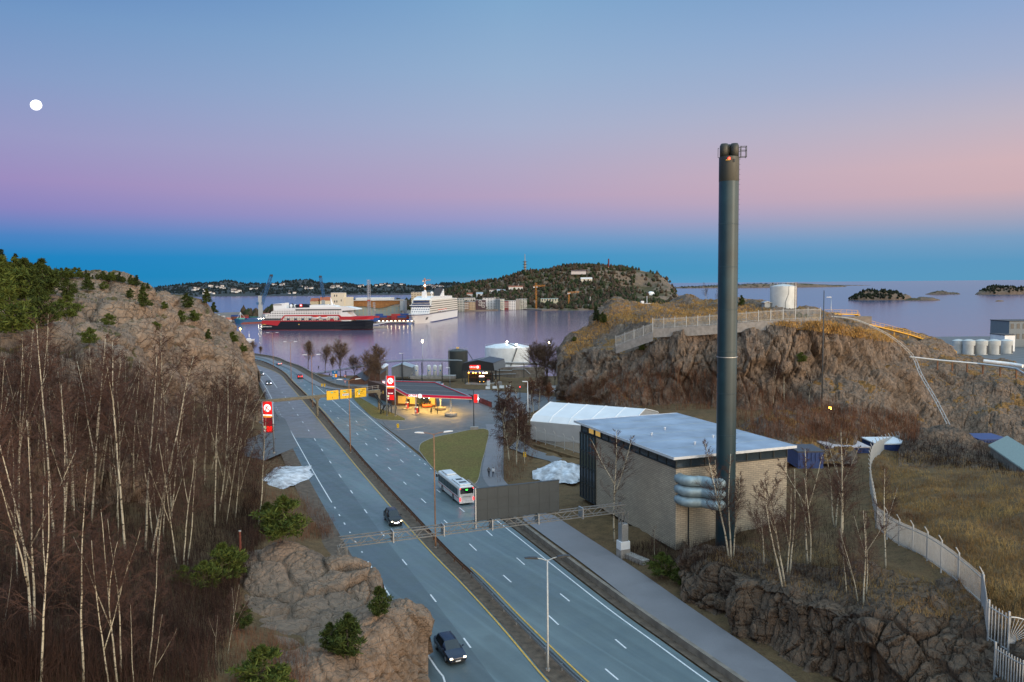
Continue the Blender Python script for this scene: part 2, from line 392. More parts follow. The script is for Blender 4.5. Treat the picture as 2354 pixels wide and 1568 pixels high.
def disp_block(big, cell, depth, fine, seed, asp=(1, 1, .5)):
    "blasted, jointed face: tall slabs standing in and out"
    def f(P, nr):
        A = P@np.array([[.94, .34, 0], [-.34, .94, 0], [.12, .1, 1]])
        W_ = A+np.stack([fbm(A/cell/2, 3, seed+5+k) for k in range(3)], 1)*cell*.3
        W_ = W_*np.array(asp)
        d1, d2, r = voro(W_/cell, seed); e1, e2, r2 = voro(W_/(cell*.42), seed+40)
        g = np.clip((d2-d1)/.07, 0, 1); g2 = np.clip((e2-e1)/.08, 0, 1)
        steep = np.clip(1.25-np.abs(nr[:, 2])*1.1, .25, 1)
        o = fbm(P/big, 4, seed)*big*.16
        o += steep*(depth*1.5*(r-.5)-depth*.9*(1-g)**2)
        o += steep*depth*.65*((r2-.5)-.6*(1-g2)**2)
        o += fbm(P/fine, 4, seed+3)*fine*.16
        return o, 0*o
    return f
# --- the rocky hill on the left
S_ = [(-260, 575, 135), (-200, 585, 140), (-60, 603, 150), (0, 624, 155), (60, 624, 162), (130, 634, 168), (200, 632, 175), (280, 642, 185), (340, 657, 195), (400, 669, 210), (450, 691, 225), (500, 722, 238), (540, 757, 246), (560, 785, 250), (578, 815, 252), (592, 850, 250)]
bk = [(u, None, d+38, 35-(v-662)/F*d-9) for u, v, d in S_]; bk2 = [(u, None, d+110, -22) for u, v, d in S_]
M1 = [(-260, 640, 118), (-200, 650, 120), (0, 680, 128), (100, 690, 135), (200, 690, 145), (300, 700, 160), (380, 715, 180), (450, 742, 202), (500, 775, 217), (540, 806, 230), (565, 833, 238), (582, 860, 241), (593, 885, 242)]
M2 = [(-260, 740, 104), (0, 770, 108), (100, 770, 112), (200, 780, 122), (300, 770, 135), (350, 765, 150), (420, 785, 178), (480, 800, 197), (520, 812, 210), (550, 833, 220), (575, 862, 227), (588, 890, 231), (596, 920, 233)]
M3 = [(-260, 840, 92), (0, 860, 95), (100, 850, 100), (200, 830, 110), (300, 840, 125), (380, 846, 150), (440, 838, 183), (500, 827, 199), (550, 834, 208), (572, 848, 213), (584, 880, 219), (595, 925, 223)]
M4 = [(-260, 950, 85), (0, 960, 88), (100, 950, 92), (200, 950, 98), (300, 960, 108), (400, 970, 137), (450, 960, 172), (500, 962, 187), (550, 955, 198), (575, 950, 206), (587, 945, 213), (597, 942, 219)]
M5 = [(u, None, d-10, 3 if u < 420 else -1.5) for u, v, d in M4]
loft('rocky_hill', [bk2, bk, S_, M1, M2, M3, M4, M5], -260, 596, 430, 210, M_rock_hill, disp_round(22, 12, 1.5, 1.1, 3, (1, 1, 2.2), .09))
# --- outcrops beside the road in front
A0 = [(520, None, 92, 3), (600, None, 93, 3), (700, None, 91, 2.5), (800, None, 88, 1.5), (884, None, 85, .3)]
A1 = [(520, 1282, 86), (570, 1264, 85), (650, 1254, 84), (730, 1256, 83), (800, 1276, 82), (850, 1300, 81), (884, 1345, 80.5)]
A2 = [(520, 1330, 79), (600, 1308, 79), (680, 1300, 79), (760, 1308, 78.5), (830, 1325, 78), (862, 1342, 78), (886, 1375, 78.5)]
A3 = [(520, 1385, 73.5), (600, 1360, 74), (680, 1352, 74.5), (760, 1355, 75), (830, 1362, 75.5), (866, 1380, 76), (892, 1405, 76.5)]
A4 = [(520, 1470, 66), (620, 1440, 67.5), (700, 1425, 69), (780, 1412, 70.5), (840, 1410, 71.8), (885, 1425, 73), (905, 1440, 74)]
A5 = [(520, 1560, 60), (620, 1530, 62), (700, 1510, 64), (780, 1490, 66.5), (840, 1480, 68.5), (900, 1480, 71), (915, 1480, 72)]
loft('rock_outcrop', [A0, A1, A2, A3, A4, A5], 520, 880, 300, 150, M_rock_near, disp_round(9, 5.5, .62, .4, 11, (1, 1, 2.4), .08))
B0 = [(560, None, 78, 3), (700, None, 78, 3), (850, None, 76, 2.5), (990, None, 73, .2)]
B1 = [(560, 1478, 67), (640, 1462, 67.5), (720, 1440, 68.5), (790, 1415, 69.5), (860, 1397, 70), (920, 1391, 70.3), (960, 1402, 70.3), (985, 1445, 70)]
B2 = [(560, 1530, 61), (640, 1510, 62), (720, 1480, 63.5), (800, 1452, 65), (870, 1432, 66.3), (930, 1418, 67.6), (962, 1420, 68.4), (986, 1465, 69)]
B3 = [(560, 1600, 55.5), (640, 1575, 57), (720, 1530, 60), (800, 1490, 62.5), (870, 1475, 64.2), (930, 1470, 66.2), (966, 1475, 67.5), (988, 1510, 68.2)]
B4 = [(560, 1680, 50), (640, 1650, 52.5), (720, 1600, 56.3), (800, 1575, 59), (870, 1560, 62), (930, 1550, 64.6), (972, 1545, 66.5), (990, 1560, 67.3)]
B5 = [(560, 1760, 45), (640, 1740, 48), (720, 1700, 53), (800, 1680, 56.5), (870, 1660, 60), (930, 1640, 63), (980, 1620, 65.5), (994, 1620, 66.5)]
loft('rock_outcrop', [B0, B1, B2, B3, B4, B5], 560, 984, 280, 170, M_rock_near, disp_block(6, 2.3, .75, .4, 23, (1, 1, .7)))
# --- the cliff on the right with the sea behind
Sr = [(1281, 822, 246), (1300, 797, 249), (1340, 767, 255), (1365, 742, 262), (1385, 716, 268), (1420, 693, 275), (1480, 689, 280), (1560, 692, 280), (1620, 696, 275), (1700, 700, 268), (1760, 708, 262), (1830, 714, 258), (1900, 722, 252), (1960, 735, 250), (1990, 745, 250), (2060, 766, 256), (2150, 795, 265), (2200, 826, 272), (2290, 840, 275), (2353, 848, 275), (2460, 858, 275)]
Cb = [(u, None, d+70, -25) for u, v, d in Sr]; Cb1 = [(u, None, d+16, 35-(v-647)/F*d-3) for u, v, d in Sr]
C1 = [(1281, 828, 244), (1340, 780, 247), (1380, 738, 257), (1420, 706, 263), (1500, 702, 265), (1580, 713, 256), (1650, 719, 247), (1760, 717, 241), (1900, 727, 236), (1980, 745, 236), (2060, 772, 240), (2150, 803, 250), (2200, 836, 256), (2353, 858, 252), (2460, 868, 250)]
C2 = [(1281, 834, 242), (1340, 792, 241), (1415, 772, 236), (1500, 749, 227), (1600, 741, 222), (1700, 735, 217), (1800, 730, 214), (1885, 727, 213), (1960, 741, 217), (2060, 778, 226), (2150, 822, 238), (2353, 866, 236), (2460, 880, 234)]
C3 = [(1281, 842, 240), (1340, 806, 235), (1415, 799, 224), (1500, 769, 216), (1600, 757, 211), (1700, 749, 207), (1800, 742, 205), (1885, 740, 204), (1960, 753, 209), (2030, 782, 216), (2090, 832, 222), (2200, 852, 226), (2353, 876, 220), (2460, 890, 216)]
C4 = [(1281, 864, 238), (1340, 858, 227), (1420, 850, 214), (1500, 835, 207), (1600, 826, 202), (1700, 824, 199), (1800, 825, 198), (1900, 832, 198), (1960, 838, 201), (2060, 850, 207), (2130, 885, 204), (2200, 905, 200), (2353, 930, 186), (2460, 950, 176)]; C4 = [(u, v, d+4) for u, v, d in C4]
C5 = [(1281, 888, 236), (1340, 895, 220), (1420, 892, 207), (1500, 885, 200.5), (1600, 878, 197), (1700, 880, 193), (1800, 878, 192), (1900, 888, 189), (2000, 905, 186), (2100, 930, 182), (2180, 950, 177), (2260, 966, 170), (2353, 980, 163), (2460, 995, 155)]; C5 = [(u, v, d+8) for u, v, d in C5]
C6 = [(1281, 912, 233), (1340, 928, 215), (1420, 934, 201), (1500, 934, 195), (1600, 930, 191), (1700, 938, 187), (1800, 935, 185), (1900, 950, 179), (2000, 972, 172), (2100, 992, 165), (2180, 1005, 160), (2260, 1015, 154), (2353, 1030, 146), (2460, 1050, 138)]; C6 = [(u, v, d+11) for u, v, d in C6]
stp = lambda C, k: [(u, v, d+max(0, u-1980)/373*k) for u, v, d in C]
cutu = lambda C, n: [q for q in C if q[0] < 2050]+n
C4 = cutu(C4, [(2060, 852, 211), (2130, 880, 217), (2200, 898, 219), (2353, 928, 212), (2460, 950, 206)]); C5 = cutu(C5, [(2100, 930, 207), (2180, 948, 209), (2260, 962, 207), (2353, 982, 202), (2460, 1000, 197)]); C6 = cutu(C6, [(2100, 995, 198), (2180, 1015, 200), (2260, 1030, 198), (2353, 1045, 193), (2460, 1062, 188)])
C7 = [(u, v+60, d-9) for u, v, d in C6]
def ext(C): q = C[-1]; return C+[(2800, q[1]+30 if q[1] else None, q[2]-12, *q[3:])]
loft('cliff', [ext(q) for q in (Cb, Cb1, Sr, C1, C2, C3, C4, C5, C6, C7)], 1281, 2800, 760, 230, M_rock_cliff, disp_block(16, 5.5, 2.3, .8, 31, (1, 1, .42)))
# --- the knoll behind the plant and the blasted face beside the footpath
K0 = [(1700, None, 172, 3), (1960, None, 172, 3)]
K1 = [(1690, 985, 158), (1740, 952, 160), (1790, 928, 161), (1830, 926, 161), (1870, 942, 160), (1920, 968, 158), (1970, 985, 156)]
K2 = [(1690, 1000, 152), (1740, 985, 151), (1790, 962, 151), (1830, 960, 151), (1870, 972, 150), (1920, 988, 149), (1970, 1000, 148)]
K3 = [(1690, 1030, 144), (1740, 1020, 143), (1800, 1012, 142), (1870, 1015, 142), (1920, 1022, 141), (1970, 1030, 140)]
K4 = [(1690, 1070, 136), (1830, 1070, 134), (1970, 1080, 131)]
loft('rock_outcrop', [K0, K1, K2, K3, K4], 1690, 1970, 150, 80, M_rock_cliff, disp_block(8, 3.5, .9, .7, 51, (1, 1, .6)))
L0 = [(1570, 1240, 101), (1640, 1250, 96), (1700, 1262, 91), (1800, 1285, 84), (1900, 1305, 79), (2000, 1322, 75), (2100, 1342, 72.5), (2200, 1362, 70), (2300, 1385, 68), (2460, 1410, 65)]
L1 = [(1570, 1275, 93.5), (1640, 1300, 86), (1700, 1325, 80.5), (1800, 1352, 74.2), (1900, 1382, 69.8), (2000, 1398, 66.2), (2100, 1406, 64.8), (2200, 1418, 63.5), (2280, 1438, 61.5), (2460, 1470, 57)]
L2 = [(1570, 1305, 91.5), (1630, 1333, 85.8), (1690, 1362, 80.4), (1790, 1405, 73.8), (1880, 1448, 68.8), (1980, 1478, 64.6), (2100, 1495, 62.2), (2200, 1505, 60.4), (2300, 1520, 57.8), (2460, 1545, 53.5)]
L3 = [(1570, 1332, 89.5), (1625, 1360, 85), (1695, 1402, 79.8), (1795, 1462, 73), (1885, 1515, 68), (1985, 1565, 63.4), (2080, 1590, 60), (2200, 1605, 57.5), (2300, 1615, 55), (2460, 1635, 51)]
L4 = [(1570, 1355, 88), (1625, 1385, 84.6), (1700, 1436, 79.2), (1803, 1505, 72.1), (1892, 1562, 67), (1990, 1630, 62), (2090, 1690, 57.6), (2200, 1725, 54.2), (2300, 1745, 51.7), (2460, 1765, 48)]
L5 = [(u, v+30, d-.9) for u, v, d in L4]
loft('rock_face', [L0, L1, L2, L3, L4, L5], 1570, 2460, 440, 150, M_rock_dark, disp_block(7, 3.0, 1.7, .4, 61, (1, 1, .3)))
Q0 = [(2060, None, 168, 3), (2300, None, 160, 3)]; Q1 = [(2075, 1012, 146), (2130, 1000, 147), (2180, 996, 147), (2230, 1012, 144), (2290, 1042, 136)]; Q2 = [(2065, 1035, 139), (2130, 1030, 137), (2190, 1036, 133), (2240, 1050, 129), (2300, 1075, 123)]; Q3 = [(2060, 1075, 130), (2130, 1085, 126), (2200, 1090, 122), (2300, 1120, 114)]
loft('rock_outcrop', [Q0, Q1, Q2, Q3], 2065, 2295, 130, 60, M_rock_dark, disp_block(7, 3, 1.1, .6, 71, (1, 1, .7)))
# ================================================================== ground between them
pl = lambda q: [G(u, v) for u, v in q]
L_EDGE = [Vector(p) for p in ((-5.2, 60, 0), (-6.2, 68, 0), (-8.2, 73, 0), (-19.3, 100.8, 0), (-30, 128.2, 0), (-37.3, 147.1, 0), (-46.3, 170.9, 0), (-55.6, 195.4, 0), (-70, 232.7, 0), (-73.8, 243.1, 0), (-88.2, 281.4, 0), (-98.8, 307.7, 0), (-116, 345, 0), (-140, 385, 0), (-170, 425, 0))]
L_YEL = [Vector(p) for p in ((6.5, 60, 0), (2.9, 67.8, 0), (-1, 78.2, 0), (-5.5, 89.5, 0), (-13.4, 108.4, 0), (-28.1, 146.2, 0), (-37, 169.7, 0), (-46.1, 193.9, 0), (-55.5, 218.8, 0), (-65.5, 245, 0), (-80, 282.7, 0), (-93.1, 316, 0), (-107, 342, 0), (-128, 376, 0), (-158, 415, 0))]
MED = [Vector(p) for p in ((8.6, 60, 0), (4.8, 67.8, 0), (-.3, 80, 0), (-4.7, 91.2, 0), (-10.2, 104.3, 0), (-26.6, 146.4, 0), (-35.4, 169.8, 0), (-44.4, 194, 0), (-53.6, 218.8, 0), (-66.1, 251, 0), (-79, 283.5, 0), (-92.4, 318.2, 0), (-107.1, 349.5, 0), (-119.8, 371, 0), (-150, 410, 0))]
R_EDGE = [Vector(p) for p in ((20.6, 60, 0), (17, 67.6, 0), (13.8, 75, 0), (9.4, 85.3, 0), (.6, 108, 0), (-2.6, 116.2, 0), (-13.9, 145.1, 0), (-19.7, 160.3, 0), (-27.6, 181.7, 0), (-32.5, 194.3, 0), (-38.5, 210.6, 0), (-45.7, 230, 0), (-51.6, 245.9, 0), (-60.1, 263, 0), (-75.2, 293.6, 0), (-87, 324.8, 0), (-99, 348.8, 0), (-112, 371, 0), (-142, 410, 0))]
OUTER = [Vector(p) for p in ((-42, 268, 0), (-50, 268.5, 0), (-57.1, 271.5, 0), (-64.2, 281.6, 0), (-75.4, 305.9, 0), (-90.5, 340.1, 0), (-101.7, 360.4, 0), (-115.2, 386.7, 0), (-133.9, 409.7, 0))]
def offs(pl_, d):
    out = []
    for i, p in enumerate(pl_):
        t = (pl_[min(i+1, len(pl_)-1)]-pl_[max(i-1, 0)]); n = Vector((t.y, -t.x, 0)).normalized(); out.append(p+n*d)
    return out
def smooth_line(pts, step=2.0):
    pts = [Vector(p) for p in pts]; out = []
    for i in range(len(pts)-1):
        a, b, c, d = pts[max(i-1, 0)], pts[i], pts[i+1], pts[min(i+2, len(pts)-1)]
        k = max(1, int((c-b).length/step))
        for j in range(k):
            f = j/k; out.append(.5*((2*b)+(c-a)*f+(2*a-5*b+4*c-d)*f*f+(-a+3*b-3*c+d)*f**3))
    return out+[pts[-1]]
FLATZONE = [(p.x, p.y) for p in offs(L_EDGE, -2.2)]+[(-165, 440), (-120, 432), (-92, 372), (-70, 322), (-40, 318), (-10, 300), (6, 262), (10, 225), (2, 200), (-2, 172), (2, 140), (8, 112), (16, 93), (25, 76), (38, 58), (20, 40), (-2, 45)]
def poly_dist(X, Y, poly):
    n = len(poly); ins = np.zeros(len(X), bool); dm = np.full(len(X), 1e9)
    for i in range(n):
        x1, y1 = poly[i]; x2, y2 = poly[(i+1) % n]
        ins ^= ((y1 > Y) != (y2 > Y)) & (X < (x2-x1)*(Y-y1)/((y2-y1) if abs(y2-y1) > 1e-9 else 1e-9)+x1)
        L2_ = (x2-x1)**2+(y2-y1)**2; t = np.clip(((X-x1)*(x2-x1)+(Y-y1)*(y2-y1))/L2_, 0, 1)
        dm = np.minimum(dm, np.hypot(X-x1-t*(x2-x1), Y-y1-t*(y2-y1)))
    return np.where(ins, -dm, dm)
CP = [(-300, 28, 14), (-100, 30, 13), (100, 42, 13), (350, 42, 10.5), (600, 45, 8), (800, 50, 6), (900, 56, 2.5), (-250, 75, 13), (-100, 75, 12), (126, 75, 10.5), (333, 82, 7), (420, 85, 6), (590, 100, 2.5), (640, 76, 4.5), (700, 105, 1.2), (780, 76, 2), (780, 92, .5), (0, 105, 14), (200, 112, 11), (400, 120, 7), (500, 130, 3.5), (600, 140, .8), (660, 150, 0),
      (0, 150, 22), (150, 170, 26), (300, 185, 20), (430, 205, 6), (520, 225, 2), (500, 165, 1.5), (560, 180, .3), (590, 215, 0), (-200, 150, 20), (0, 260, 12), (300, 300, 0), (450, 330, -6), (-200, 260, 12),
      (1450, 100, .6), (1560, 84, .6), (1500, 104, 1), (1640, 86, 1.2), (1680, 98, 1.1), (1760, 90, 3.5), (1800, 80, 5.6), (2000, 72, 7.1), (2200, 68, 7.6), (2353, 62, 7.4), (2460, 55, 7.5), (1850, 100, 4), (2000, 95, 6.1), (2140, 88, 7), (2270, 72, 7.8), (2353, 100, 8.8), (2460, 90, 9.5), (2200, 128, 4.6), (2353, 150, 1), (2030, 140, 4.8), (1800, 125, 2), (1640, 140, 1.5), (1400, 165, .2), (1250, 165, 0), (1450, 185, 1.5), (1600, 165, 2.5), (1700, 160, 3.5), (1850, 150, 3.5), (2180, 160, -1), (2353, 128, 5), (1290, 225, 0), (1500, 210, 3), (1800, 200, 3), (2200, 185, -5), (2380, 185, -6), (2040, 185, 0),
      (1820, 66, .2), (1750, 72, .2), (1690, 78, .2), (1950, 58, .2), (2100, 50, .2), (2300, 45, .2), (2450, 42, .2), (1500, 40, 0), (1700, 50, 0),
      (930, 240, 0), (1100, 250, -.5), (1000, 290, -3), (1150, 300, -4), (900, 330, -6), (1050, 345, -6), (1200, 340, -6), (1290, 330, -5), (1280, 280, -2), (780, 300, -2), (700, 345, -2), (850, 280, -1.5), (600, 430, -1)]
cx_ = np.array([((u-CX)/F*d, d) for u, d, z in CP]); cz_ = np.array([z for _, _, z in CP], float)
def tps_k(r): return np.where(r > 0, r*r*np.log(r+1e-9), 0)
n_ = len(CP); A_ = np.zeros((n_+3, n_+3)); A_[:n_, :n_] = tps_k(np.linalg.norm(cx_[:, None]-cx_[None], axis=2)/50)+np.eye(n_)*.02
A_[:n_, n_] = 1; A_[:n_, n_+1:] = cx_/50; A_[n_, :n_] = 1; A_[n_+1:, :n_] = cx_.T/50
TW = np.linalg.solve(A_, np.concatenate([cz_, [0, 0, 0]]))
def tps(X, Y):
    out = np.zeros(len(X)); Q = np.stack([X, Y], 1)
    for i in range(0, len(X), 20000):
        q = Q[i:i+20000]; out[i:i+20000] = tps_k(np.linalg.norm(q[:, None]-cx_[None], axis=2)/50)@TW[:n_]+TW[n_]+q/50@TW[n_+1:]
    return out
SHU = np.array([-300, 300, 480, 560, 640, 700, 760, 850, 1290, 1400, 1700, 2000, 2100, 2460]); SHD = np.array([300, 320, 360, 440, 428, 372, 338, 352, 352, 330, 320, 330, 430, 430])
def yard(X, Y):                              # how far the flat ground sinks towards the quay
    t = np.clip((Y-235-np.clip(-(X+25)*1.1, 0, 90))/85, 0, 1); return -6*t*t*(3-2*t)
def ground_z(X, Y):
    z = tps(X, Y); d = poly_dist(X, Y, FLATZONE)
    f = np.clip(d/9, 0, 1); f = f*f*(3-2*f)
    z = np.where(d < 0, yard(X, Y)-.12, (yard(X, Y)-.12)*(1-f)+z*f)
    rough = fbm(np.stack([X/6, Y/6, X*0], 1), 4, 77)*.55*f; z = z+rough
    U = CX+F*X/Y; sh = np.interp(U, SHU, SHD); t = np.clip((Y-sh)/22, 0, 1); t = t*t*(3-2*t)
    return z*(1-t)-25*t
az = np.linspace(R(-44), R(44), 470); rr = np.geomspace(24, 480, 300)
RA, RR = np.meshgrid(az, rr); Xg = (RR*np.sin(RA)).ravel(); Yg = (RR*np.cos(RA)).ravel()
Zg = ground_z(Xg, Yg); gi = np.arange(len(Xg)).reshape(RA.shape)
gnd = np_mesh('ground', np.stack([Xg, Yg, Zg], 1), np.stack([gi[:-1, :-1], gi[:-1, 1:], gi[1:, 1:], gi[1:, :-1]], -1).reshape(-1, 4), M_soil)
tag(gnd, kind='structure'); ground_of(gnd)
# ================================================================== sea
def sea_mat():
    s = NT('sea_water'); w = s.noise(1.0, 6, .62, s.scaled((.055, .11, 0))); w2 = s.noise(1.0, 4, .6, s.scaled((.5, 1.0, 0)))
    sy = s.n('ShaderNodeSeparateXYZ'); s.l(s.geo.outputs['Position'], sy.inputs[0])
    def mr(v, a, b, c, d):
        q = s.n('ShaderNodeMapRange'); s.l(v, q.inputs['Value'])
        for k, x in zip(('From Min', 'From Max', 'To Min', 'To Max'), (a, b, c, d)): q.inputs[k].default_value = x
        return q.outputs[0]
    # sheltered bay west of the headland, open sea east: a little rougher, reflected sky painted darker blue
    op = mr(s.math('SUBTRACT', sy.outputs[0], s.math('MULTIPLY', sy.outputs[1], .16)), -20, 90, 0, 1)
    s.bump(s.math('ADD', w, s.math('MULTIPLY', w2, .12)), .2, .9); bn = [q for q in s.t.nodes if q.type == 'BUMP'][0]
    s.l(s.math('ADD', mr(sy.outputs[1], 500, 2600, .17, .05), s.math('MULTIPLY', op, .05)), bn.inputs['Strength'])
    s.l(s.mix(op, (1.0, .95, 1.0), (.20, .42, .82)), s.b.inputs['Specular Tint'])  # specular colour stands in for how each water mirrors the sky
    s.b.inputs['IOR'].default_value = 1.75
    return s.done(s.mix(op, (.12, .10, .16), (.015, .06, .15)), .15, .5)  # reflected sky put into the base colour: lavender bay, dark blue open sea
M_sea = sea_mat()
sea = mesh_obj('sea', [(-70000, 230, -18), (70000, 230, -18), (70000, 90000, -18), (-70000, 90000, -18)], [(0, 1, 2, 3)], M_sea); tag(sea, kind='structure')
sea2 = None
# ================================================================== roads and made ground
def asphalt(name, c, rough=.5, patch=True, old=None):
    s = NT(name); n1 = s.noise(.06, 6, .6); n2 = s.noise(.35, 7, .65, s.scaled((1, 1, 1))); n3 = s.noise(14, 5, .7)
    k = s.mix(s.ramp(n1, [(.35, 0.0), (.65, 1.0)]), tuple(x*.84 for x in c), tuple(x*1.14 for x in c))
    k = s.mix(s.ramp(n2, [(.42, .32), (.58, 0.0)]), k, tuple(x*.72 for x in c))
    k = s.mix(s.ramp(n3, [(.4, .3), (.6, 0.0)]), k, tuple(x*.6 for x in c))
    if patch and 'path' not in name and 'membrane' not in name and 'yard' not in name:
        rt_ = s.n('ShaderNodeMapping'); rt_.inputs['Rotation'].default_value = (0, 0, R(-31)); s.l(s.geo.outputs['Position'], rt_.inputs['Vector']); m2 = s.n('ShaderNodeMapping'); m2.inputs['Scale'].default_value = (.62, .011, 1); s.l(rt_.outputs[0], m2.inputs['Vector'])
        k = s.mix(s.ramp(s.noise(1.0, 5, .6, m2.outputs[0]), [(.36, .6), (.56, 0.0)]), k, tuple(x*.62 for x in c))
        k = s.mix(s.ramp(s.noise(1.7, 3, .5, m2.outputs[0]), [(.54, 0.0), (.7, .4)]), k, tuple(min(1, x*1.35) for x in c))
    if old:                                   # an older, paler course laid beyond a joint across the road
        sp_ = s.n('ShaderNodeSeparateXYZ'); s.l(s.geo.outputs['Position'], sp_.inputs[0])
        f = s.math('GREATER_THAN', s.math('ADD', sp_.outputs[1], s.math('MULTIPLY', sp_.outputs[0], .22)), old[0]); k = s.mix(f, k, old[1])
    s.bump(n3, .25, .02)
    return s.done(k, s.ramp(n2, [(.4, rough-.08), (.6, rough+.12)]), .5)
M_asph = asphalt('asphalt', (.126, .170, .180), .4, old=(171, (.165, .152, .15)))
M_asph_r = asphalt('asphalt_worn', (.128, .172, .182), .4)
M_asph_d = asphalt('asphalt_new', (.092, .124, .134), .44, old=(171, (.155, .144, .142)))
M_yard = asphalt('yard_asphalt', (.125, .13, .135), .62)
M_path = asphalt('path_asphalt', (.205, .195, .205), .6)
M_grit = mat('road_grit', (.105, .075, .052), .9, var=.4, vs=1.2, bump=.6, bs=9)
M_white = mat('road_paint_white', (.66, .67, .68), .6, var=.15, vs=3)
M_yellow = mat('road_paint_yellow', (.55, .33, .06), .6, var=.2, vs=3)
M_conc = mat('concrete', (.30, .275, .25), .85, var=.2, vs=1.1, bump=.3, bs=6)
M_conc_b = mat('concrete_stained', (.20, .17, .14), .9, var=.3, vs=.8, bump=.4, bs=5)
M_galv = mat('galvanised_steel', (.40, .42, .44), .42, .7, var=.15, vs=6)
M_rust = mat('weathered_steel', (.16, .075, .04), .7, .3, var=.35, vs=5)
M_dark = mat('dark_steel', (.045, .05, .055), .5, .4, var=.2)
M_black = mat('black_rubber', (.018, .018, .018), .8, var=.2)
M_tyre = mat('tyre_rubber', (.02, .02, .022), .85, var=.2)
M_whitep = mat('white_paint', (.72, .73, .74), .4, var=.06)
M_redp = mat('red_paint', (.42, .02, .025), .4, var=.1)
M_snow = mat('old_snow', (.60, .62, .66), .8, var=.22, vs=.9, bump=.8, bs=4, c2=(.24, .24, .25))
def clip_cell(poly, x0, x1, y0, y1):
    for ax, lim, sg in ((0, x0, 1), (0, x1, -1), (1, y0, 1), (1, y1, -1)):
        out = []; n = len(poly)
        for i in range(n):
            a, b = poly[i], poly[(i+1) % n]; ia, ib = (a[ax]-lim)*sg >= 0, (b[ax]-lim)*sg >= 0
            if ia: out.append(a)
            if ia != ib:
                t = (lim-a[ax])/(b[ax]-a[ax]); out.append((a[0]+t*(b[0]-a[0]), a[1]+t*(b[1]-a[1])))
        poly = out
        if len(poly) < 3: return []
    return poly
def yz(x, y): return float(yard(np.array([x]), np.array([y]))[0])
def sheet(name, poly, dz, m, cell=9.0, zf=yz):
    poly = [(p[0], p[1]) for p in poly]
    if sum(poly[i][0]*poly[(i+1) % len(poly)][1]-poly[(i+1) % len(poly)][0]*poly[i][1] for i in range(len(poly))) < 0: poly = poly[::-1]
    xs = [p[0] for p in poly]; ys = [p[1] for p in poly]; V, Fc, ix = [], [], {}
    for i in range(int(min(xs)//cell), int(max(xs)//cell)+1):
        for j in range(int(min(ys)//cell), int(max(ys)//cell)+1):
            q = clip_cell(poly, i*cell, (i+1)*cell, j*cell, (j+1)*cell)
            f = []
            for p in q:
                k = (round(p[0], 4), round(p[1], 4))
                if k not in ix: ix[k] = len(V); V.append((p[0], p[1], zf(*p)+dz))
                if not f or f[-1] != ix[k]: f.append(ix[k])
            if len(f) > 2 and f[0] == f[-1]: f.pop()
            if len(set(f)) > 2: Fc.append(f)
    o = mesh_obj(name, V, Fc, m); tag(o, kind='structure'); return o
def resample(pts, n):
    pts = [Vector(p) for p in pts]; s = [0]
    for a, b in zip(pts, pts[1:]): s.append(s[-1]+(b-a).length)
    out = []; j = 0
    for i in range(n):
        t = s[-1]*i/(n-1)
        while j < len(s)-2 and s[j+1] < t: j += 1
        f = (t-s[j])/max(1e-9, s[j+1]-s[j]); out.append(pts[j].lerp(pts[j+1], min(1, f)))
    return out
def ribbon(name, a, b, dz, m, n=140, kind='structure'):
    a, b = resample(a, n), resample(b, n)
    V = [(p.x, p.y, p.z+dz) for p in a]+[(p.x, p.y, p.z+dz) for p in b]
    o = mesh_obj(name, V, [(i, n+i, n+i+1, i+1) for i in range(n-1)], m); tag(o, kind=kind); return o
def lines(name, runs, w, dz, m):
    V, Fc = [], []
    for pts in runs:
        pts = [Vector(p) for p in pts]; a, b = offs(pts, -w/2), offs(pts, w/2); k = len(V); n = len(pts)
        V += [(p.x, p.y, p.z+dz) for p in a]+[(p.x, p.y, p.z+dz) for p in b]; Fc += [(k+i, k+n+i, k+n+i+1, k+i+1) for i in range(n-1)]
    o = mesh_obj(name, V, Fc, m); tag(o, kind='structure'); return o
def cut(pts, y0, y1): return [p for p in smooth_line(pts, 1.0) if y0 <= p.y <= y1]
def dashes(pts, ln, period, phase=0.0, y0=0, y1=999):
    pts = smooth_line(pts, .5); s = 0; runs = []; cur = []
    for a, b in zip(pts, pts[1:]):
        s += (b-a).length; on = ((s-phase) % period) < ln and y0 <= a.y <= y1
        if on: cur.append(a.copy())
        elif len(cur) > 1: runs.append(cur); cur = []
        else: cur = []
    if len(cur) > 1: runs.append(cur)
    return runs
Ls, Ly, Md, Re, Ou = [smooth_line(p, 2.0) for p in (L_EDGE, L_YEL, MED, R_EDGE, OUTER)]
YARD = [(-44, 215), (-50, 240), (-66, 276), (-78, 302), (-74, 322), (-40, 327), (0, 322), (22, 318), (20, 280), (14, 235), (3.5, 212), (-2.6, 200), (-2.2, 180), (-1.9, 160), (-1.7, 142), (-3, 128), (-8, 136), (-16, 155), (-24, 176), (-36, 206)]
sheet('forecourt', YARD, 0.0, M_yard)
Rl = [p for p in Re if p.y > 255]
ribbon('slip_road', [(-42, 214, 0)]+[(-55, 252, 0)]+[tuple(p) for p in Rl], [(-36, 240, 0), (-44, 266, 0)]+[tuple(p) for p in Ou], .004, M_asph_r, 90)
ribbon('road', offs(Ly, .5), offs(Ls, -1.7), .008, M_asph)
ribbon('road', offs(Re, .8), offs(Md, 0), .008, M_asph_r)
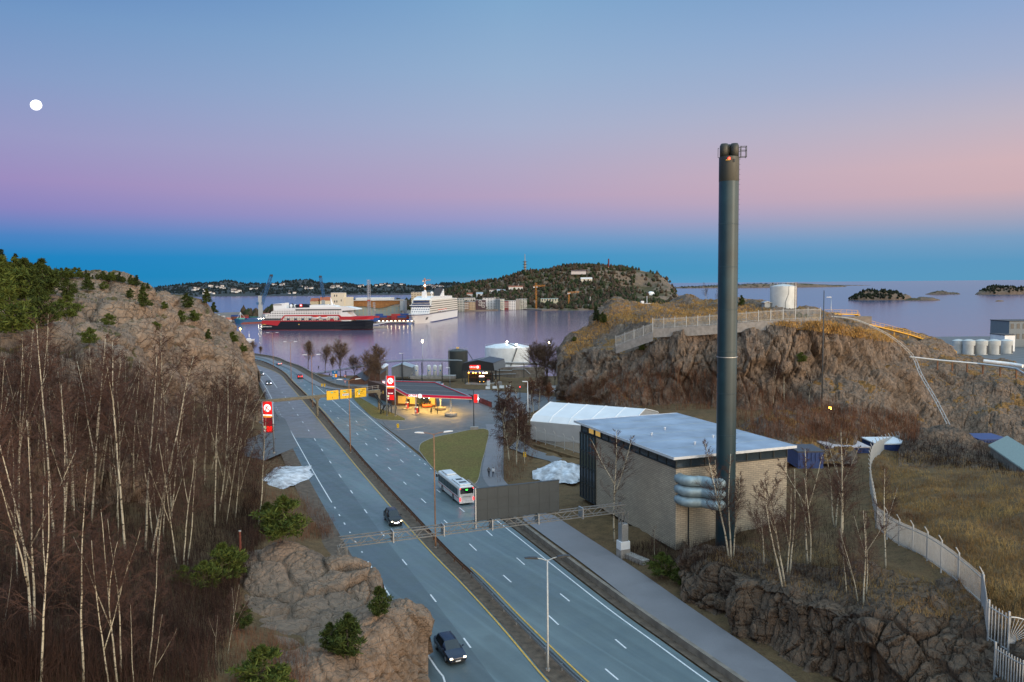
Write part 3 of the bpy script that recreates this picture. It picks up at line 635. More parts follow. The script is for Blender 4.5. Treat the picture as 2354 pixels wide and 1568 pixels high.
# the darker new course in the lane by the cliff
midL = [a.lerp(b, .5) for a, b in zip(resample(Ls, 140), resample(Ly, 140))]
ribbon('road', [p-Vector((.1, 0, 0)) for p in midL], offs(resample(Ls, 140), -1.7), .013, M_asph_d)
ribbon('central_reserve', offs(Md, .95), offs(Ly, .25), .05, M_grit)
wl = []
wl += [cut(L_EDGE, 60, 99), cut(L_EDGE, 126, 192), cut(L_EDGE, 236, 420)]
wl += dashes(L_EDGE, 1.5, 4.5, 0, 100, 125)+dashes(L_EDGE, 1.5, 4.5, 0, 193, 235)
wl += dashes(midL, 3.0, 12.4, 3.0, 62, 265)
wl += [cut([G(587, 846), G(604, 855), G(619, 868), G(637, 892)], 0, 999)]
R1 = [Vector(p) for p in ((13.2, 60, 0), (8.4, 69.7, 0), (3.6, 81.9, 0), (-1.3, 93.7, 0), (-6, 105.4, 0), (-22.2, 146.5, 0), (-31, 170, 0), (-39, 192, 0), (-47.2, 211.1, 0), (-56, 234.3, 0), (-69.4, 269, 0), (-78.6, 292.9, 0), (-93.1, 327.7, 0), (-110, 358, 0))]
R2 = [Vector(p) for p in ((16.2, 60, 0), (10.9, 73.6, 0), (6.1, 85.6, 0), (1.1, 97.8, 0), (-6.5, 118, 0), (-17.3, 144.2, 0), (-21.9, 155.9, 0), (-31, 179, 0), (-40.1, 202.8, 0), (-48.8, 225.4, 0), (-52, 233, 0))]
wl += dashes(R1, 3.0, 12.5, 9.2)+dashes(R2, 3.0, 12.5, 2.8)
wl += [cut([G(*p) for p in ((660, 841), (689, 854), (711, 874), (749, 907), (776, 931), (801, 953))], 0, 999)]
wl += [cut(R_EDGE, 60, 147), cut(R_EDGE, 170, 246)]+dashes(R_EDGE, 1.5, 4.2, 0, 148, 169)
wl += dashes([G(711, 863), G(725, 874), G(741, 889), G(752, 899)], 2.5, 8, 0)
wl = [r for r in wl if len(r) > 1]
lines('lane_markings', wl, .17, .022, M_white)
lines('edge_markings', [cut(L_YEL, 60, 400), cut(offs(MED, 1.45), 60, 97), cut(offs(MED, 1.3), 200, 370)], .18, .062, M_yellow)
# raised verges and islands
def island(name, px, m, h=.13, mk=M_conc):
    pts = [G(*p) for p in px]; sm = smooth_line(pts+[pts[0]], 1.2)[:-1]; poly = [(p.x, p.y) for p in sm]
    zf = lambda x, y: yz(x, y)+h
    V = [(x, y, zf(x, y)) for x, y in poly]; W_ = [(x, y, yz(x, y)-.1) for x, y in poly]; n = len(poly)
    k = mesh_obj('kerb', V+W_, [(i, (i+1) % n, n+(i+1) % n, n+i) for i in range(n)], mk); tag(k, kind='structure')
    cx, cy = sum(p[0] for p in poly)/n, sum(p[1] for p in poly)/n
    ins = [(cx+(x-cx)*.985, cy+(y-cy)*.985) for x, y in poly]
    k2 = mesh_obj('kerb', V+[(x, y, zf(x, y)) for x, y in ins], [(i, (i+1) % n, n+(i+1) % n, n+i) for i in range(n)], mk); tag(k2, kind='structure')
    o = sheet(name, poly, h-.01, m, 4.0); ground_of(o); return o
island('grass_verge', [(962, 1036), (966, 1021), (984, 1011), (1008, 1003), (1040, 997), (1085, 988), (1122, 989), (1117, 1029), (1108, 1063), (1096, 1110), (1062, 1124), (1030, 1108), (995, 1078), (975, 1054)], M_lawn)
island('grass_verge', [(802, 905), (820, 911), (846, 925), (868, 938), (902, 950), (932, 964), (924, 968), (880, 966), (857, 960), (836, 942), (817, 923)], M_lawn)
island('traffic_island', [(880, 968), (915, 972), (960, 971), (985, 976), (955, 984), (912, 989), (893, 984)], M_yard)
# footpaths
PC = [G(*p) for p in ((1900, 1690), (1723, 1538), (1560, 1420), (1400, 1302), (1290, 1226), (1205, 1166), (1152, 1123), (1130, 1090), (1134, 1045), (1138, 1005), (1132, 975))]
PC = smooth_line(PC, 2); wd = [2.6 if p.y < 118 else 1.75 for p in PC]
pa = [p-Vector((n.y*0, 0, 0)) for p, n in zip(PC, PC)]
def widen(sg):
    out = []
    for i, p in enumerate(PC):
        t = PC[min(i+1, len(PC)-1)]-PC[max(i-1, 0)]; n = Vector((t.y, -t.x, 0)).normalized(); out.append(p+n*sg*wd[i])
    return out
ribbon('footpath', widen(-1), widen(1), .03, M_path)
ribbon('footway', offs(Ou, -3.2), offs(Ou, -6.0), .15, M_path, 80)
ribbon('road_verge', offs(Ou, -.3), offs(Ou, -3.2), .08, M_grit, 80)
ribbon('road_verge', [G(*p) for p in ((1700, 1555), (1423, 1372), (1229, 1226), (1130, 1145))], offs([p for p in Re if 62 < p.y < 127], 1.0), .05, M_grit, 60)
ribbon('road_verge', offs([p for p in Ls if p.y < 240], -1.5), offs([p for p in Ls if p.y < 240], -4.4), .02, M_grit, 90)
sheet('bus_bay', [(-58.5, 165), (-50, 158), (-47, 172), (-60, 208), (-70, 226), (-76, 226), (-70, 196), (-80, 190), (-100, 178), (-100, 172), (-72, 172)], .03, M_yard, zf=lambda x, y: 0)
# low walls and guard rails
def wall_along(name, pts, w, h, m, label, cat, z0=-.1, group=None):
    a, b = offs(pts, -w/2), offs(pts, w/2); mb = MB(); n = len(pts)
    V = [p+Vector((0, 0, z)) for z in (z0, h) for q in (a, b) for p in q]
    Fc = []
    for i in range(n-1):
        Fc += [(i, i+1, 2*n+i+1, 2*n+i), (n+i+1, n+i, 3*n+i, 3*n+i+1), (2*n+i, 2*n+i+1, 3*n+i+1, 3*n+i)]
    Fc += [(0, 2*n, 3*n, n), (n-1, 2*n-1, 4*n-1, 3*n-1)]
    mb.add(V, Fc); o = mb.build(name, m); return tag(o, label, cat, group)
wall_along('barrier_wall', smooth_line([G(*p) for p in ((1800, 1646), (1666, 1551), (1423, 1380), (1229, 1235), (1130, 1157), (1075, 1112))], 2), .45, .75, M_conc_b, 'low brown stained concrete wall between the motorway and the footpath', 'wall')
wall_along('barrier_wall', offs([p for p in Ou], -.2), .4, .7, M_conc_b, 'low dark concrete wall on the outside of the far bend above the water', 'wall')
def guardrail(pts, label, m, step=4.0, dbl=False, h=.75):
    root = empty('guardrail', pts[0], 0, label, 'guardrail', 'guardrails along the motorway'); o0 = pts[0]
    q = [p-o0 for p in pts]; mb = MB()
    for sgn in ((-1, 1) if dbl else (1,)):
        c = offs(q, sgn*.13)
        for dz, w_ in ((-.11, 0), (-.05, .05*sgn), (.0, 0), (.05, .05*sgn), (.11, 0)): pass
        prof = [(0, -.15), (.05, -.1), (.05, -.04), (0, 0), (.05, .04), (.05, .1), (0, .15)]
        n = len(c); V, Fc = [], []
        for i, p in enumerate(c):
            t = c[min(i+1, n-1)]-c[max(i-1, 0)]; nr = Vector((t.y, -t.x, 0)).normalized()*sgn
            V += [p+nr*a+Vector((0, 0, h-.15+b)) for a, b in prof]
        k = len(prof)
        for i in range(n-1):
            for j in range(k-1): Fc.append((i*k+j, (i+1)*k+j, (i+1)*k+j+1, i*k+j+1))
        mb.add(V, Fc)
    mb.build('rail', m, root, True)
    po = None; pp = resample(q, max(2, min(95, int(sum((b-a).length for a, b in zip(q, q[1:]))/step))))
    for p in pp:
        if po is None: po = MB().box((0, 0, h/2-.1), (.1, .14, h+.1)).build('post', m, root); c = po
        else: c = po.copy(); COL.objects.link(c); c.parent = root
        c.location = p
    return root
mdl = offs(Md, .3)
guardrail([p for p in mdl if p.y < 93], 'shiny double guardrail in the central reserve at the bottom of the photo', M_galv, 3.0, True)
guardrail([p for p in mdl if 92 < p.y < 250], 'long rust brown guardrail down the middle of the motorway', M_rust, 3.0, True)
guardrail([p for p in mdl if p.y > 249], 'distant rust brown guardrail between the carriageways on the bend', M_rust, 4.0, True)
guardrail([p for p in offs(Ls, -1.5) if 205 < p.y < 330], 'grey guardrail below the cliff on the far left carriageway', M_galv, 4.0)
# ------------------------------------------------------------------ lamp posts
M_lampglass = mat('lamp_glass', (.8, .8, .78), .3, var=.02)
def lamp_post(base, h, m, label, double=True, arm=1.5, ang=0.0, r=.11, lit=None, rust=None, flat=False):
    root = empty('street_lamp', base, ang, label, 'street lamp', 'street lamps')
    MB().tube([(0, 0, 0), (0, 0, .9), (0, 0, h)], [r*1.25, r, r*.62], 10).build('pole', m, root, True)
    MB().cyl((0, 0, -.15), r*1.9, .4, 10).build('base', M_conc if r > .1 else m, root)
    for sg in ((-1, 1) if double else (1,)):
        MB().tube([(0, 0, h-.1), (sg*arm*.4, 0, h+.12), (sg*arm*.75, 0, h+.2)], .045, 6).build('arm', m, root)
        hd = MB(); hd.extr([(-.62, -.05), (.62, -.03), (.66, .03), (.2, .11), (-.5, .1)], (sg*(arm*.75+.45), -.17, h+.22), (sg, 0, .08), (0, 0, 1), (0, .34, 0))
        hd.build('lamp_head', lit or (M_dark if flat else M_whitep), root)
    return root
M_warmpole = mat('rusty_lamp_pole', (.30, .15, .075), .6, .2, var=.25, vs=2)
M_poleg = mat('pole_grey', (.46, .46, .44), .5, .4, var=.1)
rd = lambda i: math.atan2(MED[i+1].y-MED[i].y, MED[i+1].x-MED[i].x)-math.pi/2
lamp_post(G(1259, 1542), 10.3, M_poleg, 'pale grey slim twin lamp post at the bottom of the central reserve', ang=R(8), arm=1.3, flat=True)
lamp_post(G(1001, 1260), 15.4, M_warmpole, 'tall rust brown twin lamp post between the bus and the steel gantry', ang=R(10), arm=1.9)
lamp_post(G(805.5, 1041), 15.3, M_warmpole, 'tall twin lamp post in front of the yellow direction signs', ang=R(12), arm=1.9)
lamp_post(G(719, 939), 15.2, M_warmpole, 'twin lamp post in the reserve just behind the sign gantry', ang=R(15), arm=1.9)
lamp_post(G(669.5, 879), 14.6, M_warmpole, 'twin lamp post on the far bend between red and white cars', ang=R(15), arm=1.9)
lamp_post(G(628.5, 846.5), 15.0, M_warmpole, 'furthest twin lamp post on the bend in front of the red and black ship', ang=R(15), arm=1.9)
# ================================================================== vehicles
M_glass = mat('tinted_glass', (.012, .016, .02), .06, var=.02, spec=.7)
M_glassd = mat('window_glass', (.03, .045, .06), .08, var=.1, spec=.7)
M_chrome = mat('chrome', (.6, .6, .62), .2, .9, var=.03)
M_plate = mat('number_plate', (.75, .75, .75), .5, var=.03)
M_head = mat('headlight_lit', (1, 1, 1), .3, emit=(1, .80, .5), es=5)
M_headw = mat('headlight_white', (1, 1, 1), .3, emit=(.85, .84, 1), es=11)
M_tail = mat('tail_light_lit', (.5, .02, .02), .3, emit=(1, .03, .03), es=4)
M_taild = mat('tail_light', (.22, .01, .01), .3, emit=(1, .03, .03), es=.5)
M_amber = mat('amber_lamp', (.6, .25, .02), .4, emit=(1, .45, .06), es=3)
def paint(n, c, r=.25): return mat(n, c, r, .25, var=.03, spec=.6)
def make_car(loc, ang, label, body, L=4.6, W=1.85, H=1.5, kind='estate', head=None, tail=None, pl='', cat='car', foglamps=False, rails=True, nm='car'):
    root = empty(nm, loc, ang, label, cat, None); w = W/2
    hood = H*.62; belt = H*.64
    roof_r = {'estate': -.36, 'suv': -.36, 'hatch': -.26, 'saloon': -.16}[kind]; tail_b = {'estate': -.47, 'suv': -.47, 'hatch': -.44, 'saloon': -.34}[kind]
    # stations: y/L, belt height, roof height, half width of roof, width factor, sill height
    S = [(.5, .36*H, .40*H, .62*w, .80, .30), (.485, .44*H, .47*H, .70*w, .90, .24), (.42, .52*H, .56*H, .74*w, .98, .22), (.22, hood-.03, hood+.02, .76*w, 1, .22), (.05, belt, H*.985, .66*w, 1, .22), (-.12, belt, H, .67*w, 1, .22), (roof_r, belt+.03, H*.975, .65*w, 1, .22), (tail_b, belt+.03, belt+.12, .70*w, .97, .24), (-.49, belt-.02, belt+.02, .72*w, .92, .26), (-.5, .45*H, .48*H, .72*w, .88, .32)]
    prof = []
    for y, zb, zr, wr, k, zs in S:
        h_ = [(w*.90*k, zs), (w*k, zs+.22), (w*k, zs+(zb-zs)*.72), (w*.95*k, zb), (wr, zr-.035), (wr*.55, zr+.005), (0, zr+.012)]
        prof.append([(x, y*L, z) for x, z in h_]+[(-x, y*L, z) for x, z in h_[-2::-1]])
    n = len(prof[0]); V = [p for r in prof for p in r]
    bod, gl_f, gl_r, gl_s = [], [], [], []
    for i in range(len(S)-1):
        for j in range(n-1):
            q = (i*n+j, (i+1)*n+j, (i+1)*n+j+1, i*n+j+1); top = j in (4, 5, 6, 7); side = j in (3, 8)
            if i == 3 and (top): gl_f.append(q)
            elif i in (4, 5) and side: gl_s.append(q)
            elif i == 6 and top: gl_r.append(q)
            elif i == 6 and side and kind != 'saloon': gl_s.append(q)
            else: bod.append(q)
    bod += [tuple(range(n)), tuple(reversed(range((len(S)-1)*n, len(S)*n)))]
    for i in range(len(S)-1): bod.append((i*n, i*n+n-1, (i+1)*n+n-1, (i+1)*n))
    b = mesh_obj('body', V, bod, body, root, True)
    mesh_obj('windscreen', V, gl_f, M_glass, root); mesh_obj('rear_window', V, gl_r, M_glass, root); mesh_obj('side_window', V, gl_s, M_glass, root)
    for o in root.children:
        bmv = bpy.data.meshes.new(o.name); used = sorted({i for p in o.data.polygons for i in p.vertices}); ix = {a: k for k, a in enumerate(used)}
        bmv.from_pydata([V[a] for a in used], [], [[ix[i] for i in p.vertices] for p in o.data.polygons]); bmv.materials.append(o.data.materials[0]); bmv.update()
        if o.name.startswith('body'): bmv.polygons.foreach_set('use_smooth', [True]*len(bmv.polygons)); bmv.set_sharp_from_angle(angle=R(38))
        o.data = bmv
    r = .335*H/1.5+.02
    for sx_ in (-1, 1):
        for yy in (.31, -.30):
            wh = MB().tube([(sx_*(w-.2), yy*L, r), (sx_*(w+.005), yy*L, r)], r, 18).build('wheel', M_tyre, root)
            MB().tube([(sx_*(w-.02), yy*L, r), (sx_*(w+.02), yy*L, r)], r*.62, 12).build('rim', M_galv, wh)
        hm = MB().extr([(-.13, -.06), (.13, -.06), (.15, .06), (-.1, .07)], (sx_*w*.68, L*.5-.03, H*.435), (sx_, 0, 0), (0, -.25, 1), (0, -.06, 0)); hm.v = [p+Vector((0, .06, 0)) for p in hm.v]
        hm.build('headlight', head or M_chrome, root)
        MB().box((sx_*w*.72, -L*.5+.0, H*.52), (.26, .06, .24 if kind != 'suv' else .34)).build('tail_light', tail or M_taild, root)
        MB().extr([(0, 0), (.2, .02), (.2, .15), (.02, .13)], (sx_*w*.95, L*.17, belt), (sx_, -.15, 0), (0, 0, 1), (0, .08, 0)).build('mirror', body, root)
    MB().box((0, L*.5-.01, H*.33), (W*.5, .05, .15)).box((0, L*.5-.005, H*.21), (W*.72, .05, .10)).build('grille', M_black, root)
    MB().box((0, L*.5+.02, H*.26), (.5, .03, .11)).build('number_plate', M_plate, root)
    MB().box((0, -L*.5-.02, H*.4), (.5, .03, .11)).build('number_plate', M_plate, root)
    MB().box((0, -L*.5+.02, H*.24), (W*.84, .1, .2)).build('bumper', M_black, root)
    if rails and kind in ('estate', 'suv'):
        for sx_ in (-1, 1): MB().tube([(sx_*w*.6, L*.03, H-.02), (sx_*w*.6, 0, H+.05), (sx_*w*.6, -L*.32, H+.04), (sx_*w*.6, -L*.36, H-.03)], .02, 6).build('roof_rail', M_dark, root)
    if foglamps:
        f = MB()
        for x in (-.3, -.12, .12, .3): f.ball((x, L*.5+.06, H*.33), .06, 8, 5)
        f.build('driving_lamps', M_headw, root)
    return root
def head_ang(d): return math.atan2(-d.x, d.y)
def tang(pts, p):
    i = min(range(len(pts)), key=lambda k: (pts[k]-p).length); return (pts[min(i+1, len(pts)-1)]-pts[max(i-1, 0)]).normalized()
P_ = G(1034, 1503, .03); make_car(P_, head_ang(-tang(Ls, P_)), 'dark blue estate car with lit headlights at the bottom of the photo beside the rock', paint('navy_paint', (.012, .022, .05)), 4.75, 1.88, 1.5, 'estate', M_head)
P_ = G(903, 1200, .03); make_car(P_, head_ang(-tang(Ls, P_)), 'black off-road car with extra driving lamps lit, just beyond the steel truss', paint('black_paint', (.012, .013, .016)), 4.9, 1.92, 1.85, 'suv', M_head, foglamps=True)
P_ = G(617.5, 883.5, .03); make_car(P_, head_ang(-tang(Ls, P_)), 'nearer of the two oncoming dark cars with bright headlights below the cliff', paint('grey_paint', (.05, .055, .065)), 4.5, 1.82, 1.47, 'hatch', M_headw)
P_ = G(600, 862, .03); make_car(P_, head_ang(-tang(Ls, P_)), 'farther of the two oncoming dark cars with bright headlights below the cliff', paint('dark_grey_paint', (.03, .034, .04)), 4.5, 1.82, 1.48, 'estate', M_headw)
P_ = G(689, 869, .03); make_car(P_, head_ang(tang(Re, P_)), 'red car with lit tail lights driving away on the bend', paint('bright_red_paint', (.40, .015, .02)), 4.4, 1.85, 1.62, 'suv', None, M_tail)
P_ = G(641, 839, .03); make_car(P_, head_ang(tang(Re, P_)), 'silver car with lit tail lights farthest away on the bend', paint('silver_paint', (.45, .46, .47), .3), 4.5, 1.82, 1.5, 'saloon', None, M_tail)
# bus
def make_bus(loc, ang):
    root = empty('bus', loc, ang, 'white city bus seen from behind with green destination display and red stripe', 'bus')
    L, W, H = 12.2, 2.55, 2.95; mw = paint('bus_white', (.70, .71, .72), .35)
    mb = MB(); yb = -L/2
    prof = [(-W/2, .32), (-W/2, 2.55), (-W/2+.1, 2.85), (-W/2+.32, H), (W/2-.32, H), (W/2-.1, 2.85), (W/2, 2.55), (W/2, .32)]
    mb.extr(prof, (0, -L/2, 0), (1, 0, 0), (0, 0, 1), (0, L, 0)); b = mb.build('body', mw, root, bevel=.1)
    for sx_ in (-1, 1):
        gb = MB(); gb.box((sx_*(W/2+.012), .15, 1.95), (.03, L-1.3, 1.12)); s_ = gb.build('side_window', M_glass, root)
        fr = MB()
        for k in range(7): fr.box((sx_*(W/2+.03), -L/2+1.4+k*1.65, 1.95), (.02, .07, 1.1))
        fr.build('window_pillars', M_black, root)
        MB().box((sx_*(W/2+.012), 0, 1.12), (.02, L-.5, .09)).build('stripe', M_redp, root)
        for yy in (L*.5-2.75, -L*.5+3.3):
            wh = MB().tube([(sx_*(W/2-.3), yy, .5), (sx_*(W/2+.015), yy, .5)], .5, 20).build('wheel', M_tyre, root)
            MB().tube([(sx_*(W/2), yy, .5), (sx_*(W/2+.03), yy, .5)], .28, 12).build('rim', M_galv, wh)
            MB().extr([(.62*math.cos(a*math.pi/8), .62*math.sin(a*math.pi/8)) for a in range(9)]+[(-.62, -.12), (.62, -.12)], (sx_*(W/2+.004), yy, .5), (0, 1, 0), (0, 0, 1), (sx_*-.2, 0, 0)).build('wheel_arch', M_black, root)
        MB().box((sx_*(W/2-.14), yb-.03, .92), (.2, .08, .5)).build('tail_light', M_tail, root)
        MB().box((sx_*(W/2-.2), yb-.03, 2.62), (.14, .08, .14)).build('tail_light', M_tail, root)
        MB().extr([(0, 0), (.28, 0), (.28, .5), (.05, .55)], (sx_*W/2, L/2-.1, 1.9), (sx_, .2, 0), (0, 0, 1), (0, .12, 0)).build('mirror', M_black, root)
    MB().extr([(-1.08, 0), (1.08, 0), (1.12, .95), (-1.12, .95)], (0, yb-.005, 1.78), (1, 0, 0), (0, 0, 1), (0, -.03, 0)).build('rear_window', M_glass, root)
    ds = MB().box((0, yb-.05, 2.42), (.46, .04, .34)).build('destination_display', M_black, root)
    text('route_number', 'M1', .3, mat('green_led', (.02, .3, .03), .5, emit=(.05, 1, .08), es=5), ds, (0, yb-.075, 2.42), (R(90), 0, 0), .004)
    MB().box((0, L/2+.02, 1.85), (2.2, .04, 1.7)).build('windscreen', M_glass, root)
    MB().box((0, yb-.03, .42), (2.5, .12, .26)).build('bumper', mw, root)
    MB().box((0, yb-.02, 1.1), (1.5, .03, .02)).box((0, yb-.02, 1.55), (2.0, .03, .02)).box((0, yb-.02, .65), (1.6, .03, .02)).build('engine_hatch', M_galv, root)
    text('lettering', 'GRØNNERE ENERGI', .17, M_dark, root, (0, yb-.03, 1.3), (R(90), 0, 0), .004)
    MB().box((.3, yb-.03, .82), (.5, .03, .11)).build('number_plate', M_plate, root)
    MB().box((0, 3.6, H+.12), (1.7, 3.2, .3)).build('roof_unit', mw, root, bevel=.1)
    MB().box((0, -3.2, H+.10), (1.9, 4.4, .24)).build('roof_unit', mw, root, bevel=.08)
    MB().box((0, -2.0, H+.235), (1.0, .9, .03)).box((0, -4.0, H+.235), (1.2, .8, .03)).build('roof_hatch', M_dark, root)
    return root
P_ = G(1073, 1160, 0.03); t_ = tang(Re, P_); make_bus(P_+t_*6.1, head_ang(t_))
# ================================================================== people: one continuous skinned body
def cloth(n, c): return mat(n, c, .85, var=.15, vs=9)
M_skin = mat('skin', (.42, .25, .17), .6, var=.05); M_hair = mat('hair_dark', (.03, .02, .015), .8)
M_blackc = cloth('black_cloth', (.012, .012, .015)); M_jeans = cloth('dark_trousers', (.02, .025, .045)); M_whitec = cloth('pale_jacket', (.62, .64, .68)); M_greyc = cloth('grey_cloth', (.10, .10, .11))
def person(loc, ang, label, top, legs, hair=M_hair, step=.18, h=1.75, extra=None):
    s = h/1.75
    J = {'hip': (0, 0, .95), 'wst': (0, 0, 1.12), 'cst': (0, .01, 1.32), 'nck': (0, .01, 1.48), 'hd': (0, .03, 1.60), 'top': (0, .02, 1.72)}
    rad = {'hip': (.15, .11), 'wst': (.145, .10), 'cst': (.18, .115), 'nck': (.06, .06), 'hd': (.095, .11), 'top': (.06, .07)}
    E_ = [('hip', 'wst'), ('wst', 'cst'), ('cst', 'nck'), ('nck', 'hd'), ('hd', 'top')]
    for k, q in ((-1, step), (1, -step)):
        n = 'l' if k < 0 else 'r'
        for nm_, p, r_ in (('hj', (k*.09, 0, .9), (.09, .09)), ('kn', (k*.10, q*.55+.02, .5), (.06, .065)), ('an', (k*.10, q-.03, .09), (.04, .045)), ('to', (k*.11, q+.15, .04), (.04, .03)),
                          ('sh', (k*.19, .01, 1.40), (.065, .065)), ('el', (k*.26, -q*.5, 1.13), (.045, .045)), ('wr', (k*.25, -q+.08, .90), (.03, .03)), ('hn', (k*.24, -q+.13, .80), (.035, .025))):
            J[n+nm_] = p; rad[n+nm_] = r_
        E_ += [('hip', n+'hj'), (n+'hj', n+'kn'), (n+'kn', n+'an'), (n+'an', n+'to'), ('cst', n+'sh'), (n+'sh', n+'el'), (n+'el', n+'wr'), (n+'wr', n+'hn')]
    ks = list(J); me = bpy.data.meshes.new('person'); me.from_pydata([Vector(J[k])*s for k in ks], [(ks.index(a), ks.index(b)) for a, b in E_], [])
    o = bpy.data.objects.new('tmp', me); COL.objects.link(o); md = o.modifiers.new('skin', 'SKIN'); md.use_smooth_shade = True
    for v, k in zip(me.skin_vertices[0].data, ks): v.radius = (rad[k][0]*s, rad[k][1]*s)
    me.skin_vertices[0].data[0].use_root = True
    sb = o.modifiers.new('sub', 'SUBSURF'); sb.levels = 2; sb.render_levels = 2
    dg = bpy.context.evaluated_depsgraph_get(); m2 = bpy.data.meshes.new_from_object(o.evaluated_get(dg)); bpy.data.objects.remove(o)
    m2.materials.clear()
    for q in (top, legs, M_skin, hair, M_black): m2.materials.append(q)
    for f in m2.polygons:
        z = f.center.z/s; a = abs(f.center.x)/s
        f.material_index = 4 if z < .1 else (2 if (a > .2 and z < .88) else 1 if z < .98 and a < .2 else 3 if z > 1.6 or (z > 1.52 and f.center.y < 0) else 2 if z > 1.47 else 0)
    r_ = bpy.data.objects.new('person', m2); COL.objects.link(r_); r_.location = loc; r_.rotation_euler = (0, 0, ang); tag(r_, label, 'person')
    if extra: extra(r_, s)
    return r_
def backpack(o, s): MB().box((0, -.16*s, 1.25*s), (.3, .16, .42)).build('backpack', M_greyc, o, bevel=.05)
person(G(1123.5, 1096, .05), R(-5), 'person in black with a backpack walking away on the footpath', M_blackc, M_blackc, h=1.85, extra=backpack)
person(G(1133.5, 1096, .05), R(-5), 'person in a pale jacket and dark trousers walking away on the footpath', M_whitec, M_jeans, step=-.18, h=1.8)
person(G(991.5, 952.7), R(10), 'person in dark clothes walking behind the tractor with legs apart', M_blackc, M_blackc, h=1.85, step=.24)
person(G(1005.2, 951.5), R(-15), 'person in a dark coat standing right of the tractor on the lit forecourt', M_greyc, M_blackc, h=1.8, step=.06)
person(G(732, 850, .15), R(20), 'person in dark clothes with pale top on the footway by the bend', M_greyc, M_blackc, h=1.8)
person(G(1080, 926), R(-60), 'person in dark clothes by the dark red fence right of the filling station', M_blackc, M_jeans, h=1.75)
# ================================================================== filling station
M_canopy = mat('canopy_red', (.5, .012, .045), .4, var=.05, emit=(.6, .008, .05), es=.35); M_fred = mat('sign_red_lit', (.5, .01, .01), .4, emit=(1, .012, .012), es=.95)
M_fwhite = mat('sign_white_lit', (.9, .9, .9), .4, emit=(1, .97, .93), es=1.1); M_forange = mat('sign_orange_lit', (.8, .25, .02), .4, emit=(1, .33, .03), es=.8)
M_fdred = mat('sign_maroon_lit', (.2, .01, .02), .4, emit=(.36, .006, .02), es=.35)
M_roofd = mat('roof_felt_dark', (.055, .055, .06), .75, var=.2, vs=1.5)
M_brickd = mat('brick_dark_red', (.10, .05, .035), .85, var=.25, vs=3)
M_lightcol = mat('canopy_column', (.5, .5, .48), .5, var=.05)
M_cream = mat('cream_edge', (.75, .60, .38), .5, emit=(1, .72, .35), es=.35)
M_winlit = mat('shop_window_lit', (.4, .27, .1), .3, emit=(1, .55, .1), es=.35)
cA, cB, cC, cD = [G(u, v, 5.5) for u, v in ((935.7, 905.5), (1084.4, 911.5), (1000, 877), (877, 873.5))]
st_root = empty('filling_station', (cA.x, cA.y, 0), 0, 'filling station with dark flat roof, red fascia and yellow lit forecourt', 'filling station'); o_ = Vector((cA.x, cA.y, 0))
a2, b2, c2, d2 = [Vector((p.x, p.y, 0))-o_ for p in (cA, cB, cC, cD)]; ctr = (a2+b2+c2+d2)/4
ins = lambda p, k: ctr+(p-ctr)*k
MB().prism([(p.x, p.y) for p in [ins(q, .975) for q in (a2, b2, c2, d2)]], 4.72, 5.18).build('canopy_roof', M_roofd, st_root)
for p, q, m_, nm_ in ((a2, b2, M_canopy, 'fascia'), (d2, a2, M_canopy, 'fascia'), (b2, c2, M_canopy, 'fascia'), (c2, d2, M_canopy, 'fascia')):
    i1, i2 = ins(p, .985), ins(q, .985)
    f_ = MB().add([p+Vector((0, 0, z)) for z in (4.7,)]+[q+Vector((0, 0, 4.7)), q+Vector((0, 0, 5.42)), p+Vector((0, 0, 5.42)), i1+Vector((0, 0, 4.7)), i2+Vector((0, 0, 4.7)), i2+Vector((0, 0, 5.42)), i1+Vector((0, 0, 5.42))], [(0, 1, 2, 3), (5, 4, 7, 6), (3, 2, 6, 7), (1, 0, 4, 5), (0, 3, 7, 4), (2, 1, 5, 6)]).build(nm_, m_, st_root)
    j1, j2 = ins(p, .955), ins(q, .955)
    MB().add([p+Vector((0, 0, 5.43)), q+Vector((0, 0, 5.43)), j2+Vector((0, 0, 5.43)), j1+Vector((0, 0, 5.43)), p+Vector((0, 0, 5.5)), q+Vector((0, 0, 5.5)), j2+Vector((0, 0, 5.5)), j1+Vector((0, 0, 5.5))], [(0, 1, 2, 3), (7, 6, 5, 4), (0, 4, 5, 1), (1, 5, 6, 2), (2, 6, 7, 3), (3, 7, 4, 0)]).build('roof_edge', M_galv, st_root)
    e1, e2 = ins(p, 1.002), ins(q, 1.002)
    MB().bar(e1+Vector((0, 0, 4.74)), e2+Vector((0, 0, 4.74)), .06, .1).build('light_strip', M_cream, st_root)
for t in (.36, .7): MB().bar(a2.lerp(d2, t)+(b2-a2)*.03+Vector((0, 0, 5.2)), b2.lerp(c2, t)-(b2-a2)*.03+Vector((0, 0, 5.2)), .14, .1).build('roof_seam', M_galv, st_root)
fx = (b2-a2).normalized(); fn = Vector((fx.y, -fx.x, 0)); fa = math.atan2(fx.y, fx.x)
def circle_k(parent, c, x, n, z, sz, red=None):
    "lettering CIRCLE and the K roundel on a vertical face: c point, x along the face, n outward"
    a = math.atan2(x.y, x.x)
    text('lettering', 'CIRCLE', sz, M_fwhite, parent, c-x*sz*1.1+n*.06+Vector((0, 0, z)), (R(90), 0, a), .02)
    d = MB().tube([c+x*sz*1.55+n*.04+Vector((0, 0, z)), c+x*sz*1.55+n*.1+Vector((0, 0, z))], sz*.72, 24).build('roundel', M_fwhite, parent)
    text('lettering', 'K', sz*1.05, red or M_canopy, parent, c+x*sz*1.55+n*.12+Vector((0, 0, z-.02)), (R(90), 0, a), .01)
circle_k(st_root, a2+fx*2.6, fx, fn, 5.06, .8)
lx = (a2-d2).normalized(); ln = Vector((lx.y, -lx.x, 0)); circle_k(st_root, d2+lx*3.5, lx, ln, 5.06, .75)
